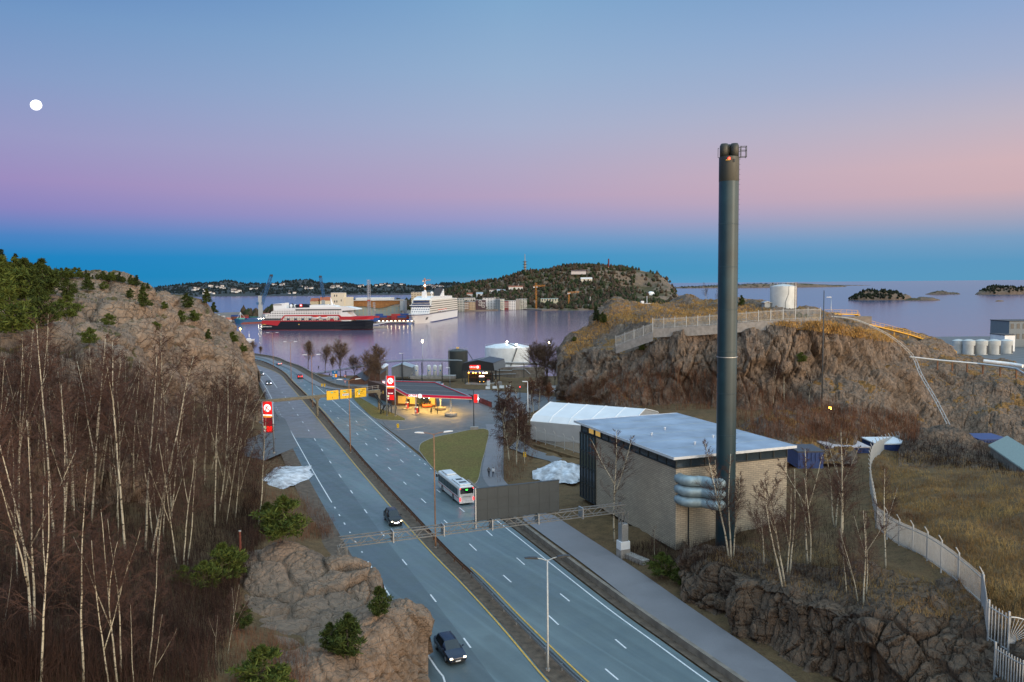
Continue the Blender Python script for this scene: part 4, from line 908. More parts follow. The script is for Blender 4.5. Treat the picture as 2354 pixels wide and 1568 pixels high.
# shop under the back half
s1, s2, s3, s4 = a2.lerp(d2, .5)+fx*.6, b2.lerp(c2, .5)-fx*5.0, c2.lerp(d2, .25), d2-fx*1.0+lx*-3
MB().prism([(p.x, p.y) for p in (s1-fx*1.2, s2, s3, s4-fx*1.2)], 0.05, 4.68).build('shop_wall', M_brickd, st_root)
MB().prism([(p.x, p.y) for p in (d2-fx*4.2-lx*3, d2+lx*8-fx*1.4, d2-fx*.1+lx*7, d2-lx*1-fx*.1)], 0.05, 4.9).build('shop_wall', M_brickd, st_root)
for k in range(4):
    p, q = s1.lerp(s2, .06+k*.235), s1.lerp(s2, .06+k*.235+.2)
    MB().bar(p+fn*.02+Vector((0, 0, 1.7)), q+fn*.02+Vector((0, 0, 1.7)), .12, 2.2).build('shop_window', M_winlit if k in (0, 1, 3) else M_glassd, st_root)
for k in range(3):
    p = (s1-fx*1.2).lerp(s4-fx*1.2, .2+.25*k); MB().box(p+ln*.05+Vector((0, 0, 2.6)), (.25, .25, .9)).build('wall_lamp', M_winlit, st_root)
for u, v in ((956, 950), (934.7, 938), (918.6, 927), (1012.3, 940), (1035.8, 953)):
    p = G(u, v)-o_; MB().box(p+Vector((0, 0, 2.4)), (.36, .36, 4.7)).build('column', M_lightcol, st_root)
M_canl = mat('canopy_lamp', (1, .9, .6), .3, emit=(1, .68, .24), es=9)
lampspots = [a2.lerp(d2, t).lerp(b2.lerp(c2, t), s) for t in (.14, .38) for s in (.18, .5, .82)]
for i, p in enumerate(lampspots):
    MB().box(p+Vector((0, 0, 4.69)), (1.1, .5, .06)).build('canopy_light', M_canl, st_root)
    ld = bpy.data.lights.new('canopy_light', 'AREA'); ld.size = .9; ld.energy = 900; ld.color = (1, .60, .17); ld.spread = R(170)
    lo = bpy.data.objects.new('canopy_lamp_glow', ld); COL.objects.link(lo); lo.location = p+Vector((0, 0, 4.6)); lo.parent = st_root
# planters, pumps
for (u, v, r_, n_) in ((1035.8, 956, 1.6, 'white round concrete planter under the front column'), (1012.3, 942, 1.5, 'dark round planter box under the rear column')):
    p = G(u, v); pr = empty('planter', p, 0, n_, 'planter'); MB().lathe([(r_, 0), (r_*1.02, .75), (r_*.88, .78), (r_*.86, .7)], n=24).build('tub', M_conc if r_ > 1.55 else M_conc_b, pr, True); MB().lathe([(r_*.86, .62), (.01, .66)], n=24).build('soil', M_soil, pr)
def pump(loc, ang, label):
    r_ = empty('fuel_pump', loc, ang, label, 'fuel pump', 'fuel pumps under the canopy')
    MB().box((0, 0, .09), (1.4, 3.2, .18)).build('plinth', M_conc, r_, bevel=.04)
    MB().box((0, 0, .95), (.62, .95, 1.5)).build('cabinet', M_redp, r_, bevel=.03); MB().box((0, 0, 1.85), (.66, .99, .3)).build('display', M_whitep, r_)
    MB().box((0, -.485, .85), (.46, .03, .7)).build('panel', M_whitep, r_)
    MB().box((0, 1.0, 1.5), (.5, .6, 2.4)).build('service_unit', M_dark, r_)
    MB().tube([(.33, .2, 1.6), (.5, .2, 1.1), (.42, .2, .6), (.34, .2, 1.2)], .03, 6).build('hose', M_black, r_)
for u, v, l_ in ((957, 951.5, 'nearest fuel pump at the front left of the lit forecourt'), (935.5, 940, 'middle of the three red fuel pumps on the lit forecourt'), (919.5, 928.5, 'farthest fuel pump on the left of the lit forecourt')):
    pump(G(u, v), fa, l_)
# tractor
def tractor(loc, ang):
    r_ = empty('tractor', loc, ang, 'dark blue tractor with front loader and orange sweeper behind under the canopy', 'tractor')
    mb_ = paint('tractor_blue', (.02, .03, .06), .35); mo = mat('sweeper_orange', (.55, .10, .02), .5); my = mat('wheel_yellow', (.55, .36, .03), .5)
    MB().extr([(1.9, .7), (1.9, 1.45), (.3, 1.6), (.3, 1.2), (-1.2, 1.2), (-1.2, .7)], (-.38, 0, 0), (0, 1, 0), (0, 0, 1), (.76, 0, 0)).build('body', mb_, r_, bevel=.06)
    MB().extr([(-1.0, 1.2), (.4, 1.3), (.25, 2.75), (-.9, 2.75)], (-.75, 0, 0), (0, 1, 0), (0, 0, 1), (1.5, 0, 0)).build('cab', M_glass, r_); MB().box((0, -.33, 2.83), (1.6, 1.35, .16)).build('cab_roof', mb_, r_, bevel=.05)
    for sx_ in (-1, 1):
        for y, R_, w_ in ((-.75, .88, .5), (1.35, .6, .38)):
            wh = MB().tube([(sx_*.7, y, R_), (sx_*(.7+w_), y, R_)], R_, 20).build('wheel', M_tyre, r_); MB().tube([(sx_*.72, y, R_), (sx_*(.71+w_), y, R_)], R_*.55, 14).build('rim', my, wh)
        MB().extr([(-1.5, 1.5), (0.1, 1.65), (.1, 1.75), (-1.5, 1.85)], (sx_*1.0-.2, 0, 0), (0, 1, 0), (0, 0, 1), (.4, 0, 0)).build('mudguard', mb_, r_)
        MB().bar((sx_*.5, .6, 1.6), (sx_*.55, 2.8, .6), .12, .16).build('loader_arm', M_dark, r_)
        MB().box((sx_*.75, -1.15, 2.5), (.16, .06, .14)).build('work_lamp', M_headw, r_)
    MB().extr([(2.7, .15), (3.5, .1), (3.5, .25), (2.85, .5), (2.8, 1.0), (2.7, 1.0)], (-1.1, 0, 0), (0, 1, 0), (0, 0, 1), (2.2, 0, 0)).build('bucket', M_dark, r_)
    MB().tube([(-1.3, -2.4, .42), (1.3, -2.4, .42)], .4, 16).build('brush', mo, r_); MB().extr([(-2.9, .5), (-1.9, .5), (-1.9, .95), (-2.7, .95)], (-1.35, 0, 0), (0, 1, 0), (0, 0, 1), (2.7, 0, 0)).build('sweeper_hood', mo, r_)
    MB().bar((0, -1.2, .7), (0, -2.0, .75), .14).build('linkage', M_dark, r_)
P_ = G(981, 938); tractor(P_+Vector((-.6, 3.2, 0)), R(14))
# pylon signs
def pylon(loc, ang, label, h=10.9, w=2.7, extra=True):
    r_ = empty('price_sign', loc, ang, label, 'filling station sign', 'red pylon signs of the filling station')
    for sx_ in (-1, 1):
        MB().tube([(sx_*w*.44, 0, -.2), (sx_*w*.44, 0, h)], .16, 10).build('post', M_galv, r_, True); MB().cyl((sx_*w*.44, 0, -.1), .3, .35, 10).build('foot', M_conc, r_)
    z = h-2.75; W_ = w*.76
    MB().box((0, 0, z+1.35), (W_, .22, 2.7)).build('sign_panel', M_fred, r_)
    MB().tube([(0, -.1, z+1.38), (0, -.14, z+1.38)], W_*.39, 28).build('roundel', M_fwhite, r_); text('lettering', 'K', W_*.62, M_fred, r_, (-.02, -.15, z+1.36), (R(90), 0, 0), .012)
    MB().bar((.22, -.15, z+1.15), (.72, -.15, z+.62), .03, .2).build('tail_stroke', M_fred, r_)
    MB().box((0, 0, z-.13), (W_, .2, .24)).build('white_band', M_fwhite, r_); MB().box((0, 0, z-.44), (W_, .2, .36)).build('orange_band', M_forange, r_)
    MB().box((0, 0, z-1.5), (W_, .2, 1.72)).build('price_panel', M_fdred, r_); MB().box((0, 0, z-3.1), (W_, .2, 1.42)).build('price_panel', M_fdred, r_)
    mled = mat('red_led', (.5, .01, .01), .5, emit=(1, .01, .005), es=2.2)
    if extra: text('lettering', 'BILVASK', .38, M_fwhite, r_, (0, -.12, z-1.95), (R(90), 0, 0), .01)
    MB().box((-.68, -.1, z-2.72), (.5, .06, .5)).build('fuel_badge', mat('badge_green', (.5, .7, .4), .5, emit=(.75, .95, .6), es=.8), r_); text('fuel_letter', '95', .34, M_fdred, r_, (-.68, -.14, z-2.72), (R(90), 0, 0), .004)
    text('fuel_letter', 'D', .5, M_fwhite, r_, (-.68, -.12, z-3.4), (R(90), 0, 0), .01)
    MB().box((.33, -.105, z-3.05), (1.28, .03, 1.28)).build('price_display', mat('red_led_ground', (.3, .01, .01), .5, emit=(.9, .008, .006), es=.8), r_)
    text('price_figures', '15.99', .52, mled, r_, (.33, -.125, z-2.72), (R(90), 0, 0), .004); text('price_figures', '14.79', .52, mled, r_, (.33, -.125, z-3.4), (R(90), 0, 0), .004)
    return r_
pylon(G(899, 957), R(-12), 'red and white K pylon sign on two grey posts before the canopy')
pylon(G(618, 1041), R(-14), 'red and white K pylon sign at the edge of the left wood', extra=False)
# steel stair landing beside the pylon
r_ = empty('steel_stair', G(878, 951), R(-20), 'dark steel stair and landing under the right end of the sign gantry', 'stair')
MB().box((1.2, 0, 2.6), (2.6, 1.8, .12)).build('landing', M_dark, r_)
for x in (0, 2.4):
    for y in (-.8, .8): MB().box((x, y, 1.3), (.14, .14, 2.6)).build('leg', M_dark, r_)
MB().bar((0, .5, 2.5), (-2.6, 1.0, 5.2), .1, .3).bar((0, -.3, 2.5), (-2.6, .2, 5.2), .1, .3).build('stringer', M_dark, r_)
tr = MB()
for k in range(9): tr.box((-.28*k, .1+.055*k, 2.6+.29*k), (.3, .8, .05))
tr.build('treads', M_dark, r_)
MB().bar((0, -.8, 0), (2.4, -.8, 2.5), .08).bar((0, .8, 0), (2.4, .8, 2.5), .08).bar((-.6, 0, .1), (1.0, .3, 2.5), .1, .3).build('brace', M_dark, r_)
# ================================================================== overhead direction signs
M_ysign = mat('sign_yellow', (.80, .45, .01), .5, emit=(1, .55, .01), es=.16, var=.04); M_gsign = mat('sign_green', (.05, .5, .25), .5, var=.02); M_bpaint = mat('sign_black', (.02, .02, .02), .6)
M_beam = mat('gantry_beam', (.17, .15, .11), .6, .3, var=.2)
gl_, gr_ = Vector((-66, 202.3, 0)), Vector((-37.2, 222.3, 0)); gv = gr_-gl_; gd = gv.normalized(); gnm = Vector((gd.y, -gd.x, 0)); ga = math.atan2(gd.y, gd.x)
g_ = empty('sign_gantry', gl_, ga, 'brown steel gantry across the motorway carrying three yellow direction signs', 'gantry'); GL = gv.length
MB().box((GL/2, 0, 5.35), (GL, .55, .8)).build('beam', M_beam, g_, bevel=.05)
mid = ((G(734.7, 959)-gl_).dot(gd))
for x in (.4, mid, GL-.4):
    MB().box((x, 0, 2.5), (.55, .5, 5.0)).build('column', M_beam, g_); MB().extr([(-.9, 0), (.9, 0), (.3, -.9), (-.3, -.9)], (x, -.22, 5.0), (1, 0, 0), (0, 0, 1), (0, .44, 0)).build('bracket', M_beam, g_)
rl = MB()
for x in (GL-5.2, GL-3.6, GL-2, GL-.3): rl.bar((x, .6, 5.7), (x, .6, 6.8), .06)
rl.bar((GL-5.2, .6, 6.8), (GL, .6, 6.8), .06).bar((GL-5.2, .6, 6.3), (GL, .6, 6.3), .05).build('handrail', M_galv, g_); MB().box((GL/2, .65, 5.7), (GL, .7, .06)).build('walkway', M_beam, g_)
def dir_sign(u0, u1, label, content):
    # panel hung on the beam between two picture columns
    pts = []
    for u in (u0, u1):
        d = ray(u, 905); t = (gl_.x*gd.y-gl_.y*gd.x+.0)/(d.x*gd.y-d.y*gd.x); pts.append((Vector((d.x*t, d.y*t, 0))-gl_).dot(gd))
    x0, x1 = pts; w = x1-x0; o = empty('direction_sign', gl_+gd*(x0+w/2)+gnm*.42+Vector((0, 0, 5.4)), ga, label, 'road sign', 'yellow overhead direction signs')
    MB().box((0, 0, 0), (w, .1, 2.45)).build('panel', M_ysign, o, bevel=.02); MB().box((0, .08, 0), (w+.06, .06, 2.5)).build('back_frame', M_galv, o)
    for kind, x, z, a, b in content:
        if kind == 'g': p = MB().box((x*w, -.06, z), (a, .03, b)).build('route_badge', M_gsign, o); text('lettering', {True: 'E 18', False: 'E 39'}[a > .62], .22, M_whitep, p, (x*w, -.08, z), (R(90), 0, 0), .003)
        if kind == 't': text('lettering', a, b, M_bpaint, o, (x*w, -.062, z), (R(90), 0, 0), .004)
        if kind == 'w': p = MB().box((x*w, -.06, z), (w*.6, .03, .5)).build('white_field', M_whitep, o); text('lettering', 'Dyreparken', .25, M_bpaint, p, (x*w+.12, -.08, z), (R(90), 0, 0), .003); MB().box((x*w-w*.22, -.085, z), (.2, .02, .2), 0).build('red_mark', M_redp, p)
        if kind == 'a': MB().bar((x*w, -.06, z-.2), (x*w, -.06, z+.12), .05).extr([(-.12, 0), (.12, 0), (0, .18)], (x*w, -.055, z+.1), (1, 0, 0), (0, 0, 1), (0, -.02, 0)).build('arrow', M_bpaint, o)
        if kind == 'r': MB().bar((x*w, -.06, z-.7), (x*w, -.06, z+.2), .07).bar((x*w, -.06, z+.2), (x*w+.3, -.06, z+.5), .07).extr([(-.16, 0), (.16, 0), (0, .26)], (x*w+.26, -.055, z+.44), (.7, 0, -.7), (.7, 0, .7), (0, -.02, 0)).build('arrow', M_bpaint, o)
        if kind == 's': MB().box((x*w, -.06, z), (.36, .03, .42)).build('symbol_badge', a, o)
    for sx_ in (-1, 1): MB().box((sx_*w*.42, .1, 1.33), (.16, .2, .2)).build('sign_lamp', mat('sign_lamp_red', (.3, .07, .03), .6), o)
dir_sign(749, 776.5, 'left yellow overhead sign with one green badge and a single arrow', [('g', -.06, .72, .66, .3), ('t', .2, .75, 'Oslo', .3), ('a', -.02, -.75, 0, 0)])
dir_sign(780, 806.5, 'middle yellow overhead sign with a white field below the text', [('g', -.12, .75, .66, .3), ('t', .16, .8, 'Oslo', .3), ('t', -.02, .38, 'Sentrum', .3), ('w', 0, -.15, 0, 0), ('a', -.02, -.8, 0, 0)])
dir_sign(814, 840, 'right yellow overhead sign with a bent arrow and three badges', [('r', -.38, -.1, 0, 0), ('g', -.1, .72, .6, .32), ('t', .24, .74, 'Vågsbygd', .28), ('s', -.14, .25, M_gsign, 0), ('t', .1, .3, 'Flyplass', .26), ('s', -.15, -.22, M_whitep, 0), ('t', .14, -.15, 'Sørlandsparken', .2), ('t', -.08, -.85, '400 m', .24)])
# small road signs
def post_sign(loc, ang, label, build, h, cat='road sign', group=None, nm='road_sign'):
    r_ = empty(nm, loc, ang, label, cat, group); MB().tube([(0, .04, 0), (0, .04, h)], .045, 6).build('post', M_galv, r_); build(r_); return r_
M_bsign = mat('sign_blue', (.01, .17, .42), .5, var=.04)
def blue(r_):
    MB().box((0, -.02, 3.4), (2.1, .08, 2.9)).build('panel', M_bsign, r_, bevel=.02); text('lettering', '500 m', .3, M_whitep, r_, (0, -.07, 2.3), (R(90), 0, 0), .004)
    MB().box((.45, -.07, 3.2), (.75, .03, 1.1)).build('orange_symbol', M_forange, r_); MB().box((-.5, -.07, 3.5), (.7, .03, .5)).box((-.5, -.07, 2.85), (.7, .03, .4)).box((0, -.07, 4.45), (.5, .03, .4)).build('white_symbol', M_whitep, r_)
post_sign(G(770, 884), R(-15), 'blue service sign with white and orange symbols beside the footway', blue, 4.8)
def yieldb(r_):
    for z in (3.9, 1.9):
        MB().extr([(-.5, .45), (.5, .45), (0, -.42)], (0, 0, z), (1, 0, 0), (0, 0, 1), (0, -.05, 0)).build('red_triangle', mat('sign_pink_red', (.6, .05, .05), .5), r_); MB().extr([(-.3, .3), (.3, .3), (0, -.22)], (0, -.055, z), (1, 0, 0), (0, 0, 1), (0, -.02, 0)).build('white_field', M_whitep, r_)
    MB().tube([(0, 0, 2.9), (0, -.05, 2.9)], .36, 16).build('blue_disc', M_bsign, r_)
post_sign(G(793.5, 891), R(-15), 'post with two red yield triangles and a blue disc at the slip road', yieldb, 4.4)
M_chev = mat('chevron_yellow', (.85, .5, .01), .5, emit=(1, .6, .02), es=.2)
def chev(r_, n=2):
    MB().box((0, 0, 1.5), (.55, .06, .95)).build('board', M_chev, r_)
    for z in (1.25, 1.68): MB().extr([(-.25, -.1), (0, .14), (.25, -.1), (.25, .02), (0, .26), (-.25, .02)], (0, -.035, z-.06), (1, 0, 0), (0, 0, 1), (0, -.01, 0)).build('chevron', M_bpaint, r_)
CG = 'yellow and black chevron boards'
post_sign(G(914.5, 993), R(-10), 'yellow chevron board on the traffic island before the forecourt', chev, 1.9, 'road sign', CG)
post_sign(G(740, 895.5), R(-15), 'left of the paired yellow chevron boards at the slip road nose', chev, 1.9, 'road sign', CG)
post_sign(G(746, 895.5), R(-15), 'right of the paired yellow chevron boards at the slip road nose', chev, 1.9, 'road sign', CG)
post_sign(G(1206, 1062), R(-10), 'small yellow chevron board among the birches by the white tent', chev, 1.7, 'road sign', CG)
# ================================================================== fuel yard by the water
M_tankw = mat('tank_white', (.78, .80, .80), .45, var=.1, vs=.5); M_tankd = mat('tank_dark', (.035, .042, .04), .55, var=.2, vs=.4)
M_lampon = mat('floodlight_lit', (1, 1, 1), .3, emit=(1, .82, .55), es=40); M_orangeon = mat('sodium_lamp_lit', (1, .6, .1), .3, emit=(1, .42, .05), es=30)
YD = lambda u, v, y: D(u, v, y)
def stair_on(root, p0, p1, m):
    MB().bar(p0, p1, .9, .1).bar(Vector(p0)+Vector((0, 0, 1)), Vector(p1)+Vector((0, 0, 1)), .06).build('stair', m, root)
def rail_ring(root, r, z, m, n=20, h=1.1):
    mb = MB(); ps = [(r*math.cos(2*math.pi*i/n), r*math.sin(2*math.pi*i/n), z) for i in range(n+1)]
    mb.tube([Vector(p)+Vector((0, 0, h)) for p in ps], .04, 4, False).tube([Vector(p)+Vector((0, 0, h*.5)) for p in ps], .03, 4, False)
    for p in ps[:-1]: mb.tube([p, Vector(p)+Vector((0, 0, h))], .03, 4)
    mb.build('railing', m, root)
yw = 372; pt = D(1165.3, 797, yw); zb = D(1165, 836, yw).z-.4; rw = (1216.7-1114)/2/F*yw
r_ = empty('storage_tank', (pt.x, yw, zb), 0, 'large white cylindrical storage tank with stair and lit floodlights by the water', 'storage tank'); hT = pt.z-zb
MB().lathe([(rw, 0), (rw, hT), (rw*.98, hT+.1), (rw*.6, hT+1.0), (.3, hT+1.7)], n=48).build('tank_shell', M_tankw, r_, True); r_.children[0].data.set_sharp_from_angle(angle=R(35))
rail_ring(r_, rw*.985, hT, M_galv, 26, 1.0)
stair_on(r_, (rw*.15, -rw*1.02, .3), (rw*.45, -rw*.92, hT+.2), M_dark); r_.children[-1].location = (rw*.0, 0, 0)
MB().bar((0, 0, hT+1.85), (rw*.4, -rw*.75, hT+.6), .8, .12).build('catwalk', M_dark, r_)
for x, y, z in ((0, 0, hT+2.3), (rw*.42, -rw*.8, hT+1.6)):
    MB().tube([(x, y, z-1.6), (x, y, z)], .06, 6).build('lamp_bracket', M_galv, r_); MB().ball((x, y-.1, z), .38, 8, 6).build('floodlight', M_lampon, r_)
bw = empty('bund_wall', (pt.x, yw-rw-2, -9), 0, 'weathered brown concrete wall below the white storage tank', 'wall')
MB().box((3.2, 2, (zb-.25+9)/2), (2*rw+7, 3.0, zb-.25+9)).build('wall', M_conc_b, bw)
MB().tube([(-6, .1, 5), (2, .1, 4.8), (2.6, .1, 5.4), (8, .1, 5.4), (9, .1, 4.5), (10.5, .1, 3)], .16, 8).build('pipe', M_galv, bw); MB().tube([(-12, 0, 3.0), (4, 0, 3.3)], .14, 8).build('pipe', M_galv, bw)
yd_ = 352; pd = D(1052, 802, yd_); rd_ = (1074.7-1029.4)/2/F*yd_; zd = -6.3; hD = D(1052, 806, yd_).z-zd
r_ = empty('storage_tank', (pd.x, yd_, zd), 0, 'tall black cylindrical storage tank left of the loading shed', 'storage tank')
MB().lathe([(rd_, 0), (rd_, hD), (rd_*.97, hD+.05), (rd_*.5, hD+.6), (.2, hD+.9)], n=36).build('tank_shell', M_tankd, r_, True); r_.children[0].data.set_sharp_from_angle(angle=R(35)); rail_ring(r_, rd_*.98, hD, M_galv, 16, 1.2)
ld_ = MB()
for x in (-.25, .25): ld_.bar((-rd_*.86+x, -rd_*.7, .2), (-rd_*.86+x, -rd_*.7, hD+1.2), .07)
for k in range(24): ld_.bar((-rd_*.86-.25, -rd_*.7, .4+k*.5), (-rd_*.86+.25, -rd_*.7, .4+k*.5), .04)
ld_.build('ladder', M_galv, r_); MB().box((0, -rd_*.2, hD+1.3), (1.2, 1, .6)).build('roof_box', M_winlit, r_); MB().bar((rd_*.98, -1, hD-.2), (rd_+4.5, -3, hD-7.5), .5, .1).build('stair', M_dark, r_)
# loading shed
ys = 322; zs_ = -5.6; pl_, pr_ = D(1060.6, 847.6, ys), D(1136.5, 848.5, ys); wS = (pr_-pl_).length; ze = pl_.z-zs_; zp = D(1099, 829, ys).z-zs_
r_ = empty('loading_shed', ((pl_.x+pr_.x)/2, ys, zs_), R(-4), 'black gabled loading shed with lit red sign and open steel frame', 'shed'); h2 = wS/2; dp = 17; ox = 3.2
M_bclad = mat('black_cladding', (.012, .014, .018), .55, var=.1); M_rclad = mat('dark_roof_sheet', (.05, .055, .07), .5, .2, var=.15)
zl = ze+1.2
MB().extr([(-h2, ze-.9), (h2, ze-.9), (h2-.6, zl+.9), (0, zp), (-h2+.6, zl+.9)], (0, 0, 0), (1, 0, 0), (0, 0, 1), (0, .3, 0)).build('gable', M_bclad, r_)
for sx_ in (-1, 1):
    f_ = [Vector((0, -.15, zp)), Vector((sx_*(h2-.5), -.15, zl+.9)), Vector((sx_*(h2-.5)+ox, dp, zl+.9)), Vector((ox, dp, zp))]; up = Vector((0, 0, .22))
    MB().add([p+up*.1 for p in f_]+[p+up for p in f_], [(0, 1, 2, 3), (7, 6, 5, 4), (0, 4, 5, 1), (1, 5, 6, 2), (2, 6, 7, 3), (3, 7, 4, 0)]).build('roof', M_rclad, r_)
    g0 = [Vector((sx_*(h2-.5), .3, zl+.9)), Vector((sx_*h2, .3, ze-.9)), Vector((sx_*h2+ox, dp, ze-.9)), Vector((sx_*(h2-.5)+ox, dp, zl+.9))]
    MB().add([p for p in g0]+[p-Vector((sx_*.15, 0, 0)) for p in g0], [(0, 1, 2, 3), (7, 6, 5, 4), (0, 4, 5, 1), (1, 5, 6, 2), (2, 6, 7, 3), (3, 7, 4, 0)]).build('side_cladding', mat('grey_cladding', (.16, .17, .18), .6) if sx_ > 0 else M_bclad, r_)
    for y in (.4, 6, 12): MB().box((sx_*(h2-1.3)+ox*y/dp, y, (ze-.9)/2), (.3, .3, ze-.9)).build('column', M_dark, r_)
MB().bar((0, 0, zp+.28), (ox, dp, zp+.28), .25, .12).build('ridge_cap', M_galv, r_)
MB().box((-1.2, -.1, ze+.55), (4.6*wS/14, .16, 1.75)).build('sign_panel', M_fred, r_); MB().box((-1.2, -.12, ze-.22), (4.6*wS/14, .16, .2)).build('orange_band', M_forange, r_)
circle_k(r_, Vector((-1.35, -.2, 0)), Vector((1, 0, 0)), Vector((0, -1, 0)), ze+.62, .78, M_fred)
MB().box((.6, 1.5, .12), (wS*.86, 7, .24)).build('plinth', M_conc, r_)
fr = MB()
for k in range(11): x = -h2+2+k*(2*h2-4)/10; fr.bar((x, 5+.8*(k % 3), .3), (x+.3*(k % 2), 5+.8*(k % 3), ze-1.1), .12)
for z in (2.2, 3.6): fr.bar((-h2+1.5, 4.5, z), (h2-1.5, 4.5, z), .22)
fr.build('pipework', M_rust, r_)
for x, z in ((-2.5, 4.2), (-1.5, 4.2), (.2, 4.2), (1.6, 4.2), (2.3, 4.2), (3, 4.2), (-4.4, 4.2)): MB().box((x, 4.2, z), (.34, .2, .34)).build('lamp', M_orangeon if x < .5 else M_lampon, r_)
MB().bar((-h2+2.9, -.6, .2), (-h2+2.9, -.6, ze-1.6), .18).build('yellow_post', M_yellow, r_)
MB().box((0, 9, 1.9), (wS*.8, .2, 3.8)).build('back_wall', M_dark, r_)
# tanker in the shed
r_ = empty('tank_truck', (r_.location.x+1.4, ys+.6, zs_), R(4), 'tank truck with lit lamps standing in the black loading shed', 'truck')
MB().box((0, 1, 1.9), (2.5, 2.2, 2.6)).build('cab', M_dark, r_, bevel=.1); MB().tube([(0, 2.4, 1.9), (0, 9, 1.9)], 1.2, 16).build('tank', M_galv, r_, True)
MB().box((0, -.15, 3.2), (2.0, .2, .42)).build('roof_sign', mat('truck_sign_lit', (1, .8, .8), .4, emit=(1, .55, .5), es=7), r_)
for sx_ in (-1, 1):
    MB().box((sx_*.8, -.14, 1.0), (.35, .1, .25)).build('headlight', M_amber, r_)
    for y in (.8, 4, 7.5): MB().tube([(sx_*.9, y, .5), (sx_*1.25, y, .5)], .5, 14).build('wheel', M_tyre, r_)
# silos on their platform
p0 = D(957, 865, 336)
r_ = empty('silo_platform', (p0.x, 336, p0.z-.2), 0, 'pale concrete platform with white stair under the four silos', 'platform'); w_ = (836-783+ (835-580))*0
MB().box((7.2, 0, -.1), (19, 5, 1.1)).build('slab', M_conc, r_); MB().bar((-3.2, -1.2, -.3), (.2, .3, 4.4), .9, .12).build('stair', M_galv, r_)
rl = MB().bar((-.2, -1.9, 4.3), (14, -1.9, 4.3), .06)
for k in range(8): rl.bar((k*2, -1.9, 3.5), (k*2, -1.9, 4.9), .05)
rl.bar((-.2, -1.9, 4.9), (14, -1.9, 4.9), .05).build('walkway', M_galv, r_)
for u, l_ in ((957, 'leftmost'), (986.5, 'second from left'), (1000.5, 'third from left'), (1013.5, 'rightmost')):
    q = D(u if u < 970 else 957+(u-957)*.98, 866, 335); s_ = empty('silo', (q.x, 335.4, p0.z+.36), 0, f'{l_} of the four small white silos on the yard by the water', 'silo', 'white silos')
    MB().lathe([(.85, 0), (.85, 3.9), (.75, 4.2), (.2, 4.5)], n=18).build('shell', M_tankw, s_, True); MB().box((0, -.86, 2.2), (.5, .06, .5)).build('blue_label', M_bsign, s_); MB().cyl((0, 0, 4.4), .12, .7, 8).build('vent', M_galv, s_)
# pipe bridge
def pxpath(lst): return [D(u, v, y) for u, v, y in lst]
pb = pxpath([(720, 860, 345), (800, 847, 338), (888, 831, 334), (960, 828, 333), (1052, 829, 333), (1062, 830, 333)]); pb2 = pxpath([(1140, 834, 342), (1240, 836, 344), (1297, 852, 330)])
r_ = empty('pipe_bridge', pb[0], 0, 'long raised pipe bridge with pale pipes crossing the yard in front of the water', 'pipe bridge')
for k, (dz, m_) in enumerate(((.3, M_galv), (0, M_galv), (-.4, M_dark))): MB().tube([p-pb[0]+Vector((0, .3*k, dz)) for p in pb], .11, 6).build('pipe', m_, r_)
for p in resample(pb, 9):
    b = Vector((p.x, p.y, yz(p.x, p.y)-1)); MB().bar(b-pb[0]+Vector((0, .4, 0)), p-pb[0]+Vector((0, .4, -.9)), .35).build('trestle', M_dark, r_)
r_ = empty('pipe_bridge', pb2[0], 0, 'short raised pipe bridge between the loading shed and the cliff', 'pipe bridge')
for k, (dz, m_) in enumerate(((.35, M_whitep), (0, M_galv), (-.5, M_dark))): MB().tube([p-pb2[0]+Vector((0, .3*k, dz)) for p in pb2], .2, 6).build('pipe', m_, r_)
for p in resample(pb2, 4): MB().bar(Vector((p.x, p.y, -7))-pb2[0], p-pb2[0]+Vector((0, 0, -.5)), .3).build('trestle', M_dark, r_)
# masts and yard lamps
def mast(base, top_u, top_v, label, m=M_galv, lit=None, cat='lamp mast', r0=.13, head=None, nm='lamp_mast'):
    d = ray(top_u, top_v); t = base.y/d.y; zt = CAMH+d.z*t; h = zt-base.z
    r_ = empty(nm, base, 0, label, cat); MB().tube([(0, 0, -.5), (0, 0, h)], [r0, r0*.55], 8).build('pole', m, r_, True)
    if head == 'twin':
        for sx_ in (-1, 1): MB().extr([(0, 0), (1.5, .05), (1.5, .16), (0, .2)], (0, -.2, h), (sx_, 0, 0), (0, 0, 1), (0, .4, 0)).build('lamp_head', M_dark, r_)
    elif head == 'one': MB().extr([(0, 0), (-1.3, .05), (-1.3, .2), (0, .18)], (0, -.2, h), (1, 0, 0), (0, 0, 1), (0, .4, 0)).build('lamp_head', M_whitep, r_)
    elif lit: MB().ball((0, -.15, h), lit[1], 8, 6).build('lamp', lit[0], r_)
    return r_
mast(G(1089, 986.5), 1089, 897, 'dark green twin lamp post on a concrete block between canopy and birches', M_dark, head='twin')
tag(MB().box(G(1090, 988)+Vector((0, 0, .35)), (1.9, 1.2, .8)).build('concrete_block', M_conc, bevel=.05), 'rough concrete block at the foot of the dark twin lamp post', 'block')
mast(D(972, 856, 345), 969, 784, 'thin mast with a bright lit lamp above the water behind the filling station', lit=(M_lampon, .45))
mast(D(926, 875, 300), 925.6, 813, 'thin unlit pole behind the filling station roof', M_dark, head='one')
mast(D(1034, 892, 285), 1034, 846, 'grey lamp pole in the yard behind the canopy', head='one')
l_ = mast(D(1213, 966, 196), 1207.7, 878, 'white lamp pole with ladder beside the white tent', M_whitep, head='one')
ld_ = MB()
for x in (.25, .7): ld_.bar((x, 0, 0), (x, 0, 6.5), .06)
for k in range(14): ld_.bar((.25, 0, .3+k*.45), (.7, 0, .3+k*.45), .04)
ld_.build('ladder', M_galv, l_)
mast(D(1262, 850, 335), 1262, 788, 'lamp mast with a lit orange lamp between the bare trees by the cliff', lit=(M_lampon, .32))
